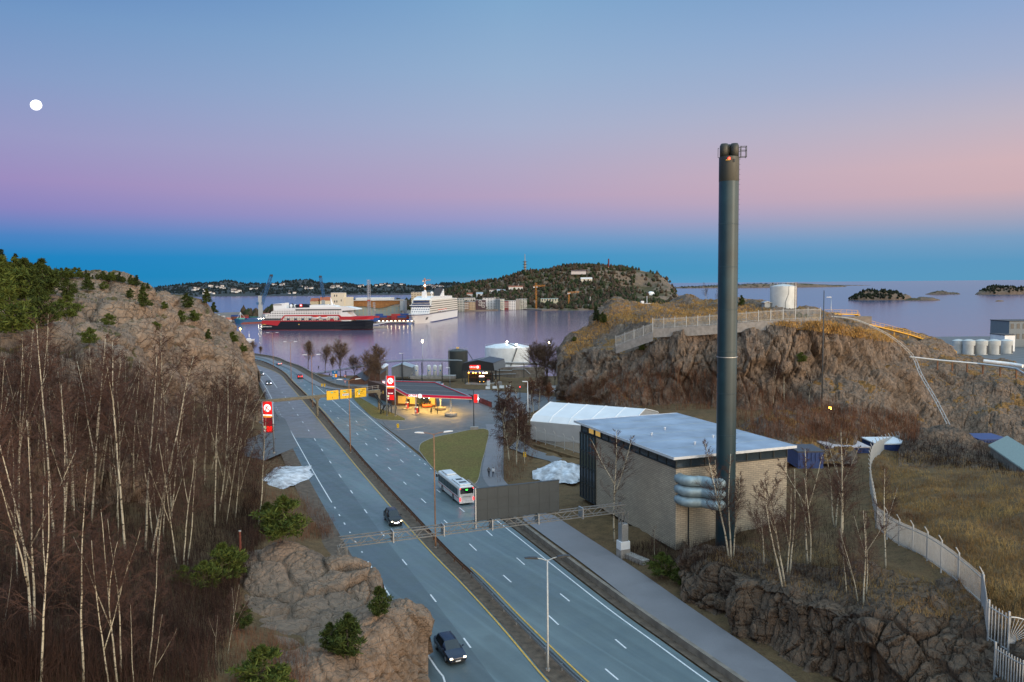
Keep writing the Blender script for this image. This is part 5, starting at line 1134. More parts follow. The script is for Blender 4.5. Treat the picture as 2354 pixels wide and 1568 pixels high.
mast(Vector((Zp(552, 330, 0).x, 330, -4)), 552, 756, 'lamp mast with small lit orange lamp behind the rocky hill', lit=(M_orangeon, .35))
# yard furniture
M_red = M_redp
for u, v, w_ in ((1119, 865 + 15, 2.9),):
    pass
BG = 'white concrete barrier blocks in the yard'
for i, (u, v, w_) in enumerate(((1121, 894, 1.5), (1137, 893, 1.5), (1153, 892, 1.6), (1168.5, 891.5, 1.6), (1254, 893, 1.5), (1272, 892.5, 1.6))):
    q = D(u, v, 268); q = Vector((q.x, 268, yz(q.x, 268))); q = G(u, v, -1.3)
    tag(MB().extr([(-.35, 0), (.35, 0), (.2, .85), (-.2, .85)], (q.x-w_/2, q.y, q.z), (0, 1, 0), (0, 0, 1), (w_, 0, 0)).build('barrier_block', M_whitep), 'white concrete barrier block in the yard row behind the canopy', 'barrier', BG)
k_ = empty('kiosk', G(1122.5, 886, -2), 0, 'small white kiosk with dark cap in the fuel yard', 'kiosk'); MB().box((0, 0, .9), (1.2, 1.2, 1.8)).build('cabinet', M_whitep, k_); MB().box((0, 0, 2.0), (.8, .8, .35)).build('cap', M_redp, k_)
tag(MB().box(G(1148, 885, -2)+Vector((0, 0, .5)), (1.8, 1, 1.0)).extr([(-.3, 0), (.3, 0), (.2, .3), (-.2, .3)], G(1148, 885, -2)+Vector((-.7, 0, 1.0)), (0, 1, 0), (0, 0, 1), (1.4, 0, 0)).build('grey_container', M_conc), 'grey storage box beside the white kiosk in the yard', 'box')
make_car(G(1004, 890, -1.5), R(60), 'white van parked right behind the canopy roof', paint('van_white', (.6, .62, .64), .3), 4.9, 1.95, 1.95, 'suv', None, None, cat='van', rails=False, nm='van')
for k, (u, v, c_, l_) in enumerate(((1276, 905, (.55, .56, .58), 'white parked car in front of the bare trees by the cliff'), (1243, 900, (.10, .14, .2), 'dark blue parked car behind the tall birches'), (1296, 897, (.5, .5, .52), 'pale parked car farthest right in the yard'))):
    make_car(G(u, v, -1.2), R(75+10*k), l_, paint('parked_paint', c_, .3), 4.4, 1.8, 1.5, 'hatch')
f_ = empty('wooden_fence', G(1078, 918), 0, 'dark red boarded fence along the edge of the forecourt', 'fence'); e_ = [G(*p)-G(1078, 918) for p in ((1078, 918), (1100, 925), (1130, 937))]
fm = MB()
for a, b in zip(e_, e_[1:]): fm.bar(a+Vector((0, 0, .8)), b+Vector((0, 0, .8)), .1, 1.5)
fm.build('boards', mat('dark_red_boards', (.12, .025, .025), .8, var=.3, vs=4), f_)
for p in resample(e_, 6): MB().box(p+Vector((0, 0, .8)), (.16, .16, 1.8)).build('post', M_dark, f_)
s_ = empty('price_board', G(1093, 926), 0, 'small red and white upright sign by the forecourt exit', 'sign'); MB().box((0, 0, 1.3), (1.0, .3, 2.4)).build('red_panel', M_fred, s_); MB().box((.75, 0, 1.3), (.4, .32, 2.5)).build('white_panel', M_whitep, s_); MB().ball((.8, -.25, 1.2), .2, 8, 5).build('lamp', M_headw, s_)
t_ = mast(G(1195, 920, -.5), 1196, 889, 'signal post with a lit red lamp in the yard', M_dark, lit=(M_tail, .2))
# sheds on the left of the filling station
def gable_shed(u0, u1, v, y, he, hr, dp, label, wall, roof, cat='shed'):
    a, b = D(u0, v, y), D(u1, v, y); z = a.z; w = b.x-a.x
    r_ = empty('shed', ((a.x+b.x)/2, y, z), 0, label, cat); MB().extr([(-w/2, -1.5), (w/2, -1.5), (w/2, he), (0, hr), (-w/2, he)], (0, 0, 0), (1, 0, 0), (0, 0, 1), (0, dp, 0)).build('wall', wall, r_)
    for sx_ in (-1, 1): MB().extr([(0, hr+.05), (sx_*(w/2+.3), he-.02), (sx_*(w/2+.3), he+.16), (0, hr+.25)], (0, -.3, 0), (1, 0, 0), (0, 0, 1), (0, dp+.6, 0)).build('roof', roof, r_)
    return r_
gable_shed(868, 879, 868, 305, 3.4, 3.9, 14, 'grey box shed with pale edge behind the K pylon', mat('taupe_cladding', (.2, .17, .13), .7), M_whitep)
gable_shed(832, 872, 871, 296, 1.6, 4.2, 16, 'low shed with wide black roof left of the brick shop', M_brickd, M_roofd)
gable_shed(800, 838, 882, 286, .8, 3.0, 14, 'low shed with dark blue roof beneath the shore trees', M_brickd, M_rclad)
gable_shed(900, 946, 858, 335, 2.2, 3.6, 10, 'long shed with pale blue roof by the silos', mat('shed_grey', (.2, .21, .22), .7), mat('pale_roof', (.30, .34, .38), .5))
# ================================================================== heating plant
def brick_mat():
    s = NT('plant_brick'); tco = s.n('ShaderNodeTexCoord'); mp = s.n('ShaderNodeMapping'); s.l(tco.outputs['Object'], mp.inputs['Vector'])
    sp_ = s.n('ShaderNodeSeparateXYZ'); s.l(tco.outputs['Object'], sp_.inputs[0]); cb = s.n('ShaderNodeCombineXYZ'); s.l(s.math('ADD', sp_.outputs[0], sp_.outputs[1]), cb.inputs[0]); s.l(sp_.outputs[2], cb.inputs[1])
    b = s.n('ShaderNodeTexBrick'); s.l(cb.outputs[0], b.inputs['Vector']); b.inputs['Scale'].default_value = 1.0; b.inputs['Brick Width'].default_value = .8; b.inputs['Row Height'].default_value = .26; b.inputs['Mortar Size'].default_value = .03
    b.inputs['Color1'].default_value = (.50, .425, .315, 1); b.inputs['Color2'].default_value = (.40, .345, .26, 1); b.inputs['Mortar'].default_value = (.23, .20, .165, 1)
    n1 = s.noise(.25, 7, .65); c = s.mix(s.ramp(n1, [(.4, .35), (.65, 0.0)]), b.outputs[0], (.20, .175, .15)); s.bump(b.outputs[1], .3, .03)
    return s.done(c, .85, .25)
M_brick = brick_mat()
M_roofb = mat('roof_membrane', (.25, .32, .41), .4, var=.26, vs=.28, bump=.2, bs=2); M_fasc = mat('roof_fascia', (.62, .66, .70), .4, .2, var=.08); M_frame = mat('dark_frame', (.03, .04, .045), .4, .3)
M_duct = mat('duct_metal', (.27, .36, .40), .5, .25, var=.22, vs=1.5)
rA, rB, rC, rD = [G(u, v, 13) for u, v in ((1325.8, 966), (1548.5, 1052), (1830.7, 1024.6), (1560.7, 947.7))]
ex = (rC-rB); LX = ex.length; ex.normalize(); ey = Vector((-ex.y, ex.x, 0)); LY = (rA-rB).dot(ey); bz = .7; bang = math.atan2(ex.y, ex.x)
pl_root = empty('heating_plant', (rB.x, rB.y, bz), bang, 'pale brick heating plant with large flat blue grey roof and window band', 'building'); HT = 13-bz
ov = .85
MB().box((LX/2, LY/2, (HT-1.6)/2), (LX-2*ov, LY-2*ov, HT-1.6)).build('wall', M_brick, pl_root)
MB().box((LX/2, LY/2, HT-.98), (LX-2*ov-.12, LY-2*ov-.12, 1.24)).build('window_band', M_glassd, pl_root)
fr = MB()
for k in range(13): fr.box((ov+.02, ov+.05+k*(LY-2*ov-.1)/12, HT-.98), (.14, .14, 1.24))
for k in range(9): fr.box((ov+.05+k*(LX-2*ov-.1)/8, ov+.02, HT-.98), (.14, .14, 1.24))
fr.box((ov, LY/2, HT-1.62), (.16, LY-2*ov, .14)).box((LX/2, ov, HT-1.62), (LX-2*ov, .16, .14)).build('window_frame', M_frame, pl_root)
for k in range(5): MB().box((1.6+k*1.15, ov+.35, HT-.72), (.8, .1, .07)).build('ceiling_lamp', mat('tube_lamp', (1, 1, .9), .3, emit=(1, .9, .6), es=1.3), pl_root)
for y in (LY-6.9, LY-4.6): MB().box((ov-.03, y, HT-.95), (.05, 1.5, .9)).build('lit_window', mat('warm_window', (.5, .35, .1), .3, emit=(1, .6, .15), es=.35), pl_root)
gp = MB()
gp.box((ov-.06, LY-ov-2.6, (HT-1.7)/2), (.22, 5.4, HT-1.7)).build('glass_front', M_glassd, pl_root)
gf = MB()
for k in range(6): gf.box((ov-.2, LY-ov-.05-k*1.06, (HT-1.7)/2), (.14, .12, HT-1.7))
for z in (.1, 2.6, 5.2, 7.8, HT-1.75): gf.box((ov-.2, LY-ov-2.6, z), (.12, 5.4, .12))
gf.build('mullions', M_frame, pl_root)
MB().box((LX/2, LY/2, HT-.16), (LX-.06, LY-.06, .3)).build('roof', M_roofb, pl_root)
fs = MB()
fs.box((LX/2, 0, HT-.14), (LX+.05, .06, .34)).box((0, LY/2, HT-.14), (.06, LY, .34)).box((LX, LY/2, HT-.14), (.06, LY, .34)).box((LX/2, LY, HT-.14), (LX+.05, .06, .34)).build('fascia', M_fasc, pl_root)
rs = MB()
for k in range(1, 6): rs.box((LX/2, k*LY/6, HT+.005), (LX-.3, .05, .02))
rs.build('roof_seams', M_duct, pl_root)
for x, y in ((5, 14), (9, 17), (12, 9), (7, 6)): MB().lathe([(.12, 0), (.12, .3), (.2, .32), (.2, .4)], (x, y, HT), 10).build('roof_vent', M_fasc, pl_root)
MB().tube([(2.7, ov-.1, 0), (2.7, ov-.1, 7)], .09, 8).build('drainpipe', M_frame, pl_root)
chp = ((G(1671, 1276, 1).x-rB.x)*ex.x+(98.3-rB.y)*ex.y, (G(1671, 1276, 1).x-rB.x)*ey.x+(98.3-rB.y)*ey.y)
def ribbed(pts, r, n=14):
    q = smooth_line(pts, .22); rad = [r*(1+(.045 if i % 4 == 0 else 0)) for i in range(len(q))]; return MB().tube(q, rad, n)
for z in (9.35, 8.0, 6.65):
    ribbed([(1.35, ov+.1, z+.05), (1.3, ov-.9, z), (1.9, ov-1.75, z-.02), (3.3, ov-2.35, z-.05), (chp[0]-1.6, chp[1]-.55, z), (chp[0]-.3, chp[1], z)], .66).build('flue_duct', M_duct, pl_root, True)
# ------------------------------------------------------------------ chimney
M_chim = mat('chimney_paint', (.012, .036, .048), .38, .1, var=.25, vs=.35); M_chim2 = mat('chimney_top', (.028, .032, .028), .45, .1, var=.2, vs=.5)
cb_ = Vector((rB.x, rB.y, bz))+ex*chp[0]+ey*chp[1]; cb_.z = .4
d_ = ray(1674, 362); zch = CAMH+d_.z*cb_.y/d_.y-cb_.z; d_ = ray(1675, 331); ztop = CAMH+d_.z*cb_.y/d_.y-cb_.z; d_ = ray(1673, 418); zc2 = CAMH+d_.z*cb_.y/d_.y-cb_.z
ch = empty('chimney', cb_, R(-8), 'very tall dark green steel chimney with two flue tips and a red lamp', 'chimney'); rc = 1.19
MB().lathe([(rc, -1)]+[(rc*(1-.00*k), k*6.) for k in range(int(zc2/6)+1)]+[(rc, zc2)], n=40).build('shaft', M_chim, ch, True); ch.children[-1].data.set_sharp_from_angle(angle=R(40))
MB().lathe([(rc, zc2), (rc+.015, zc2+.02), (rc+.015, zch), (rc*.9, zch+.06)], n=40).build('upper_shaft', M_chim2, ch, True); ch.children[-1].data.set_sharp_from_angle(angle=R(40))
for x, y in ((-.6, -.15), (.6, -.15), (0, .62)): MB().lathe([(.54, zch), (.54, ztop-.3), (.44, ztop-.08), (.40, ztop), (.36, ztop-.3)], (x, y, 0), 20).build('flue_tip', M_chim2, ch, True)
for k in range(1, 9): MB().lathe([(rc+.004, k*5.2), (rc+.018, k*5.2+.02), (rc+.018, k*5.2+.07), (rc+.004, k*5.2+.09)], n=40).build('weld_ring', M_chim, ch)
d_ = ray(1672, 820); zr = CAMH+d_.z*cb_.y/d_.y-cb_.z; MB().lathe([(rc+.01, zr-.04), (rc+.08, zr-.04), (rc+.08, zr+.04), (rc+.01, zr+.04)], n=40).build('collar', M_galv, ch)
cg = MB()
for x, y in ((1.35, -.4), (2.0, -.4), (1.35, .4), (2.0, .4)): cg.bar((x, y, zch-.1), (x, y, ztop-.35), .07)
for z in (zch, zch+.75, ztop-.4): cg.bar((1.2, -.4, z), (2.0, -.4, z), .06).bar((1.2, .4, z), (2.0, .4, z), .06).bar((2.0, -.4, z), (2.0, .4, z), .06)
cg.build('cage', M_frame, ch); MB().bar((-1.32, 0, zch), (-1.32, 0, ztop-.5), .06).bar((-1.2, 0, ztop-.5), (-1.32, 0, ztop-.5), .06).bar((-1.1, 0, zch), (-1.32, 0, zch), .06).build('handrail', M_frame, ch)
ld_ = MB()
for k in range(int(zch/.6)): ld_.bar((rc-.02, -.35, k*.6+2), (rc+.12, -.35, k*.6+2), .03)
ld_.build('step_irons', M_frame, ch)
MB().ball((-.15, -rc-.12, zch-.32), .15, 8, 6).build('warning_lamp', mat('red_lamp_lit', (1, .05, .03), .3, emit=(1, .03, .015), es=9), ch); MB().box((-.3, -rc-.05, zch-.5), (.5, .3, .08)).build('lamp_bracket', M_yellow, ch); MB().box((.45, -rc-.0, zch-.55), (.2, .12, .36)).build('hatch', M_frame, ch)
# ------------------------------------------------------------------ white hall tent
M_pvc = mat('tent_white', (.66, .68, .70), .45, var=.05, vs=.4); M_pvcg = mat('tent_grey', (.33, .35, .37), .55, var=.08, vs=.5)
t0 = G(1219, 969, 4.0); t1 = G(1262, 928, 6.6)
tx = (G(1339.6, 979.5, 4.0)-t0); tx.z = 0; tx.normalize(); ty = Vector((-tx.y, tx.x, 0)); tl = 23.5
tr_ = empty('tent_hall', (t0.x, t0.y, 0), math.atan2(tx.y, tx.x), 'long white fabric hall with angular roof behind the brick plant', 'tent hall'); tw = 20.0
prof = [(0, 0), (0, 4.0), (1.6, 5.15), (tw/2, 7.0), (tw-1.6, 5.15), (tw, 4.0), (tw, 0)]
MB().extr(prof, (0, 0, 0), (0, 1, 0), (0, 0, 1), (tl, 0, 0)).build('wall', M_pvcg, tr_)
rf = MB(); pr2 = [(p[0], p[1]) for p in prof[1:-1]]
for a, b in zip(pr2, pr2[1:]):
    rf.add([(-.1, a[0], a[1]+.05), (tl+.1, a[0], a[1]+.05), (tl+.1, b[0], b[1]+.05), (-.1, b[0], b[1]+.05), (-.1, a[0], a[1]+.12), (tl+.1, a[0], a[1]+.12), (tl+.1, b[0], b[1]+.12), (-.1, b[0], b[1]+.12)], [(3, 2, 1, 0), (4, 5, 6, 7), (0, 1, 5, 4), (1, 2, 6, 5), (2, 3, 7, 6), (3, 0, 4, 7)])
rf.build('roof', M_pvc, tr_)
sm_ = MB()
for k in range(6): sm_.tube([(k*tl/5, p[0], p[1]+.14) for p in pr2], .09, 5)
sm_.build('roof_ribs', M_whitep, tr_)
def palisade(name, pts, h, label, m, cat='fence', pitch=.24, bw=.06, post=3.0, wall=None, arms=False, group=None, mesh_only=False):
    "run of vertical bars on rails, with posts; pts are foot points"
    r_ = empty(name, pts[0], 0, label, cat, group); q = [p-pts[0] for p in pts]; ln = sum((b-a).length for a, b in zip(q, q[1:]))
    br = MB()
    for p in resample(q, max(2, int(ln/pitch))): br.bar(p+Vector((0, 0, .1)), p+Vector((0, 0, h)), bw, bw)
    for z in (.25, h-.3):
        for a, b in zip(q, q[1:]): br.bar(a+Vector((0, 0, z)), b+Vector((0, 0, z)), .05, .07)
    br.build('railings', m, r_); po = None
    for p in resample(q, max(2, min(90, int(ln/post)+1))):
        if po is None:
            pm = MB().box((0, 0, h/2), (.12, .12, h+.5))
            if arms: pm.bar((0, 0, h+.2), (-.35, -.1, h+.75), .08)
            po = pm.build('post', m, r_); c = po
        else: c = po.copy(); COL.objects.link(c); c.parent = r_
        c.location = p
    if wall:
        wb = MB(); n = Vector((0, .25, 0))
        for a, b in zip(q, q[1:]): wb.add([a-n+Vector((0, 0, wall)), b-n+Vector((0, 0, wall)), b+n+Vector((0, 0, wall)), a+n+Vector((0, 0, wall)), a-n+Vector((0, 0, .02)), b-n+Vector((0, 0, .02)), b+n+Vector((0, 0, .02)), a+n+Vector((0, 0, .02))], [(3, 2, 1, 0), (4, 5, 6, 7), (0, 1, 5, 4), (1, 2, 6, 5), (2, 3, 7, 6), (3, 0, 4, 7)])
        wb.build('low_wall', M_conc, r_)
    return r_
M_pal = mat('palisade_grey', (.42, .44, .45), .5, .3, var=.08)
palisade('fence', smooth_line([G(*p) for p in ((1232, 1014), (1262, 1022), (1300, 1033), (1340, 1046))], 3), 2.6, 'grey steel fence with angled post tops in front of the white hall', M_pal, arms=True)
tag(MB().extr([(-.6, 0), (.6, 0), (.5, .5), (-.5, .5)], G(1226, 1026), (0, 1, 0), (0, 0, 1), G(1345, 1062)-G(1226, 1026)).build('bank', M_soil), 'dark earth bank below the grey fence and white hall', 'bank')
sheet('service_road', [(p.x, p.y) for p in (G(1190, 1010), G(1228, 1034), G(1340, 1070), G(1340, 1110), G(1262, 1060), G(1222, 1050), G(1170, 1030))], .05, M_yard, zf=lambda x, y: .0)
# ------------------------------------------------------------------ steel truss gantry with the back of a screen
ga_, gb_ = Vector((-19.5, 87.3, 0)), G(1432, 1272, .3); gb_.z = 0; gv2 = gb_-ga_; LT = gv2.length; gd2 = gv2.normalized(); aT = math.atan2(gd2.y, gd2.x)
zT0 = D(790, 1246, ga_.y).z; zT1 = D(1425, 1167, gb_.y).z; zT = (zT0+zT1)/2-.45
M_truss = mat('truss_steel', (.20, .20, .195), .5, .5, var=.15)
tg = empty('truss_gantry', (ga_.x, ga_.y, 0), aT, 'grey lattice truss gantry across the motorway carrying the dark screen', 'gantry')
ch_ = MB(); wT = .95
for y in (-wT/2, wT/2):
    for z in (zT, zT+.95): ch_.bar((0, y, z), (LT, y, z), .10)
ch_.build('chord', M_truss, tg); br = MB(); nb = 34
for k in range(nb):
    x0, x1 = LT*k/nb, LT*(k+1)/nb; a, b = (zT, zT+.95) if k % 2 == 0 else (zT+.95, zT)
    for y in (-wT/2, wT/2): br.bar((x0, y, a), (x1, y, b), .06)
    br.bar((x0, -wT/2 if k % 2 else wT/2, zT+.95), (x1, wT/2 if k % 2 else -wT/2, zT+.95), .05); br.bar((x0, -wT/2, zT), (x0, wT/2, zT), .05)
br.build('bracing', M_truss, tg); 
for k in range(1, 6): MB().box((LT*k/6, 0, zT+.47), (.14, wT+.3, 1.35)).build('joint_flange', M_galv, tg)
def lattice_post(x, z0, z1, w):
    mb = MB()
    for a in (-w, w):
        for b in (-w, w): mb.bar((x+a, b, z0), (x+a, b, z1), .1)
    n = int((z1-z0)/.8)
    for k in range(n):
        s = 1 if k % 2 else -1; za, zb_ = z0+(z1-z0)*k/n, z0+(z1-z0)*(k+1)/n
        for b in (-w, w): mb.bar((x-s*w, b, za), (x+s*w, b, zb_), .05); mb.bar((x+b, -s*w, za), (x+b, s*w, zb_), .05)
    return mb
lattice_post(.3, 1.0, zT, .45).build('post', M_truss, tg); lattice_post(LT, 3.2, zT, .42).build('post', M_truss, tg)
MB().box((LT, 0, 3.1), (.95, .95, 2.3)).build('cabinet', M_galv, tg, bevel=.03); MB().box((LT, 0, 1.45), (1.35, 1.2, 1.1)).build('cabinet', M_whitep, tg, bevel=.03)
MB().box((LT, 0, .3), (1.3, 1.3, 1.4)).build('footing', M_conc, tg); MB().box((LT+.6, -1.4, .1), (5.0, 1.1, .8), R(-78)).build('footing', M_conc, tg)
def on_line(u, v, p0, dr):
    d = ray(u, v); t = (p0.x*dr.y-p0.y*dr.x)/(d.x*dr.y-d.y*dr.x); return Vector((d.x*t, d.y*t, CAMH+d.z*t))
q1, q2, q3 = on_line(1095, 1192, ga_, gd2), on_line(1284, 1172, ga_, gd2), on_line(1096, 1118, ga_, gd2); wB = (Vector((q2.x, q2.y, 0))-Vector((q1.x, q1.y, 0))).length; hB = q3.z-q1.z
bb = empty('screen', (q1.x, q1.y, zT+1.0), aT, 'large dark back of an advertising screen standing on the lattice truss', 'advertising screen')
M_scr = mat('screen_back', (.036, .046, .052), .6, .05, var=.1, vs=.6)
MB().box((wB/2, 0, hB/2), (wB, .34, hB)).build('back_panel', M_scr, bb, bevel=.03)
sb = MB()
for k in range(1, 8): sb.box((wB*k/8, -.18, hB/2), (.035, .03, hB-.06))
for k in (1, 2): sb.box((wB/2, -.18, hB*k/3), (wB-.06, .03, .035))
sb.build('panel_seams', M_scr, bb); MB().box((wB/2, 0, hB+.03), (wB+.06, .4, .07)).build('cap', M_frame, bb); MB().box((-.13, .02, hB/2-.4), (.16, .4, hB+1.0)).build('side_column', M_galv, bb)
# ------------------------------------------------------------------ on and around the cliff
cf = [D(u, v-4, d-.5) for u, v, d in C3 if 1415 <= u <= 1885]
palisade('fence', smooth_line([cf[0], cf[1]], 4), 2.7, 'lower short length of pale palisade fence at the left end of the cliff top', M_pal, wall=-2.2, pitch=.3)
palisade('fence', smooth_line([cf[1]+Vector((0, .4, 1.1))]+[p+Vector((0, 0, .3)) for p in cf[2:]], 4), 2.7, 'long pale palisade fence on a concrete wall along the cliff top', M_pal, wall=-2.4, pitch=.3)
tk = D(1799, 716, 247); tt = D(1799, 658, 247).z; rt = 29/F*247
r_ = empty('storage_tank', (tk.x, 247, tk.z-1), 0, 'white upright tank with side ladder on top of the cliff', 'storage tank'); hk = tt-tk.z+1
MB().lathe([(rt, -1), (rt, hk), (rt*.96, hk+.05), (.2, hk+.7)], n=40).build('tank_shell', mat('tank_grey_white', (.52, .55, .55), .5, var=.15, vs=.4), r_, True); r_.children[-1].data.set_sharp_from_angle(angle=R(35)); rail_ring(r_, rt*.98, hk, M_galv, 16, 1.1)
ld_ = MB()
for x in (-.3, .3): ld_.bar((rt*.72+x, -rt*.78, 0), (rt*.72+x, -rt*.78, hk+1.2), .1)
for k in range(22): ld_.bar((rt*.72-.3, -rt*.78, .3+k*.42), (rt*.72+.3, -rt*.78, .3+k*.42), .05)
ld_.build('ladder', M_rust, r_); MB().tube([(-.5, -rt*1.01, 1), (-.6, -rt*1.01, 4), (.3, -rt*1.01, 6.5), (.4, -rt*1.0, hk)], .05, 5).build('cable', M_dark, r_)
gable_shed(1757, 1770, 716, 246, 2.6, 2.9, 3, 'small pale hut at the left foot of the cliff top tank', mat('hut_grey', (.36, .38, .38), .6), M_galv)
M_yw = mat('walkway_yellow', (.62, .33, .03), .55, var=.15)
wk = [D(*p) for p in ((1893, 722, 230), (1930, 722, 231), (1968, 723, 233), (1978, 742, 234), (2040, 757, 240), (2090, 770, 247), (2150, 790, 256), (2190, 806, 266))]
r_ = empty('walkway', wk[0], 0, 'yellow steel walkway with railings running down the seaward side of the cliff', 'walkway'); q = [p-wk[0] for p in wk]
dk = MB(); rl = MB()
for a, b in zip(q, q[1:]):
    dk.bar(a, b, 1.4, .35)
    for z in (.6, 1.25): rl.bar(a+Vector((0, -.6, z)), b+Vector((0, -.6, z)), .07)
    n = max(1, int((b-a).length/1.9))
    for k in range(n): p = a.lerp(b, k/n); rl.bar(p+Vector((0, -.6, 0)), p+Vector((0, -.6, 1.3)), .07)
dk.build('deck', M_yw, r_); rl.build('railing', M_yw, r_)
for p in resample(q[3:], 8): MB().bar(p, p+Vector((0, .3, -7)), .22).build('support', M_yw, r_)
MB().box((8, -1, -1.8), (9.5, 3, 2.2)).build('concrete_base', M_conc_b, r_)
e_ = q[-1]; MB().bar(e_, e_+Vector((4, -2, -6)), 1.1, .2).build('stair', M_yw, r_)
pc = D(2183, 814, 268); tag(MB().extr([(-2.3, -3.5), (2.3, -3.5), (2.3, .9), (1.2, 1.15), (-2.3, .9)], pc, (1, 0, 0), (0, 0, 1), (0, 3, 0)).build('yellow_cabin', M_yw), 'yellow steel cabin at the lower end of the walkway', 'cabin')
pp = [D(*p) for p in ((1905, 735, 203), (1962, 744, 206), (2034, 778, 211), (2086, 822, 217), (2106, 866, 213), (2140, 925, 206), (2178, 1000, 199))]; pp = [p+Vector((0, -2.2, .8)) for p in pp]
r_ = empty('pipe_trestle', pp[0], 0, 'pale lattice pipe rack climbing the right hand cliff face', 'pipe rack'); q = smooth_line([p-pp[0] for p in pp], 1.1); rk = MB()
for s_ in (-.35, .35): rk.tube([p+Vector((s_, 0, .3*abs(s_))) for p in q], .085, 5)
for i, p in enumerate(q[:-1]): rk.bar(p+Vector((-.35 if i % 2 else .35, 0, .1)), q[i+1]+Vector((.35 if i % 2 else -.35, 0, .1)), .07)
rk.build('lattice', M_pal, r_)
ph = [D(*p) for p in ((2086, 825, 217), (2150, 832, 222), (2240, 840, 222), (2300, 847, 218), (2330, 852, 215), (2375, 880, 200))]; r_ = empty('pipeline', ph[0], 0, 'pale horizontal pipeline along the terrace at the right edge', 'pipeline')
MB().tube([p-ph[0]+Vector((0, -1, .6)) for p in ph], .28, 8).build('pipe', M_galv, r_); MB().tube([p-ph[0]+Vector((3, 1, 1.1)) for p in ph[2:5]], .5, 8).build('lagged_pipe', M_tankw, r_)
for p in resample(ph[1:5], 6): MB().box(p-ph[0]+Vector((0, -1, -.8)), (.3, .3, 2.6)).build('support', M_rust, r_)
# terrace yard with small tanks
ty0 = 5.2
sq = [Zp(2060, 268, 0), Zp(2480, 262, 0), Zp(2480, 420, 0), Zp(2130, 420, 0)]
tag(MB().prism([(p.x, p.y) for p in sq], -24, ty0).build('quay', M_yard), kind='structure')
M_tankg = mat('tank_dull', (.46, .48, .47), .6, var=.2, vs=.4)
TG = 'row of small white tanks at the right edge'
for i, (u, v, d) in enumerate(((2202, 800, 322), (2226, 800, 318), (2255, 802, 318), (2284, 803, 318), (2312, 802, 322))):
    p = D(u, v, d); z0 = ty0; rr_ = 12.8/F*d; hh = D(u, 783, d).z-z0
    r_ = empty('small_tank', (p.x, d, z0), 0, ('leftmost', 'second from left', 'middle', 'second from right', 'rightmost')[i]+' of the five squat white tanks at the right edge of the photo', 'storage tank', TG)
    MB().lathe([(rr_, 0), (rr_, hh*.7), (rr_*1.04, hh*.7), (rr_*1.04, hh), (rr_*.4, hh+.5), (.1, hh+.6)], n=24).build('tank_shell', M_tankg, r_, True); r_.children[0].data.set_sharp_from_angle(angle=R(35)); MB().box((rr_*.5, -rr_*.88, hh*.35), (.5, .2, hh*.6)).build('ladder', M_dark, r_)
def block_building(u0, u1, v, y, h, dp, label, m, rows=0, cols=0, mw=None, cat='building', nm='building', roofm=None, z=None, name_w='window'):
    a, b = D(u0, v, y), D(u1, v, y); zz = a.z if z is None else z; w = b.x-a.x
    r_ = empty(nm, ((a.x+b.x)/2, y, zz), 0, label, cat); MB().box((0, dp/2, h/2-2), (w, dp, h+4)).build('wall', m, r_); MB().box((0, dp/2, h+.15), (w+.4, dp+.4, .3)).build('roof', roofm or M_roofd, r_)
    for i in range(rows):
        for j in range(cols): MB().box((-w/2+w*(j+.5)/cols, -.04, h*(i+.55)/rows), (w/cols*.5, .12, h/rows*.5)).build(name_w, mw or M_glassd, r_)
    return r_
block_building(2308, 2332, 796, 330, 4.5, 10, 'white flat roofed hall behind the small tanks', M_tankw)
block_building(2318, 2400, 786, 352, 9.0, 14, 'grey multi storey terminal building at the right photo edge', mat('terminal_grey', (.15, .18, .2), .6), 2, 6)
mast(D(1887, 1008, 168), 1887, 668, 'thin dark mast rising in front of the right part of the cliff', M_dark, cat='mast', r0=.16, nm='mast')
mast(D(1909, 735, 228), 1909, 684, 'short grey camera pole beside the yellow platform on the cliff', M_galv, head='one', cat='pole', nm='camera_pole')
mast(Zp(1912, 170, 4)+Vector((0, 0, 0)), 1922, 938, 'post with a lit orange lamp at the foot of the right cliff', M_dark, lit=(M_orangeon, .34))
# sheds and containers under the cliff on the right
M_bluec = mat('container_blue', (.015, .045, .16), .5, var=.15); M_pinkr = mat('pale_roof_sheet', (.50, .44, .44), .5, var=.1)
def px_box(u0, u1, v0, v1, y, dp, label, m, mr, nm='container', cat='container', corr=True):
    a, b = D(u0, v1, y), D(u1, v1, y); zt = D(u0, v0, y).z; w = b.x-a.x; h = zt-a.z
    r_ = empty(nm, ((a.x+b.x)/2, y, a.z), 0, label, cat); MB().box((0, dp/2, h/2-.5), (w, dp, h+1)).build('wall', m, r_)
    if corr:
        c = MB()
        for k in range(int(w/.6)): c.box((-w/2+.3+k*.6, -.05, h/2), (.25, .1, h-.3))
        c.box((0, .02, h/2), (w-.1, .12, .1)).build('corrugation', m, r_)
    MB().box((0, dp/2, h+.1), (w+.3, dp+.3, .2)).build('roof', mr, r_); return r_
px_box(1905, 1998, 1030, 1044, 139, 6, 'long dark blue shed with pale pinkish roof below the cliff', M_bluec, M_pinkr, 'shed', 'shed')
px_box(2014, 2088, 1022, 1034, 142, 6, 'blue shed with white roof behind the curved fence', M_bluec, M_pvc, 'shed', 'shed')
px_box(1834, 1892, 1040, 1062, 118, 5, 'dark blue shed just right of the brick plant', M_bluec, M_rclad, 'shed', 'shed')
px_box(2252, 2318, 1012, 1030, 152, 6, 'blue container behind the grey gravel heap', M_bluec, M_bluec)
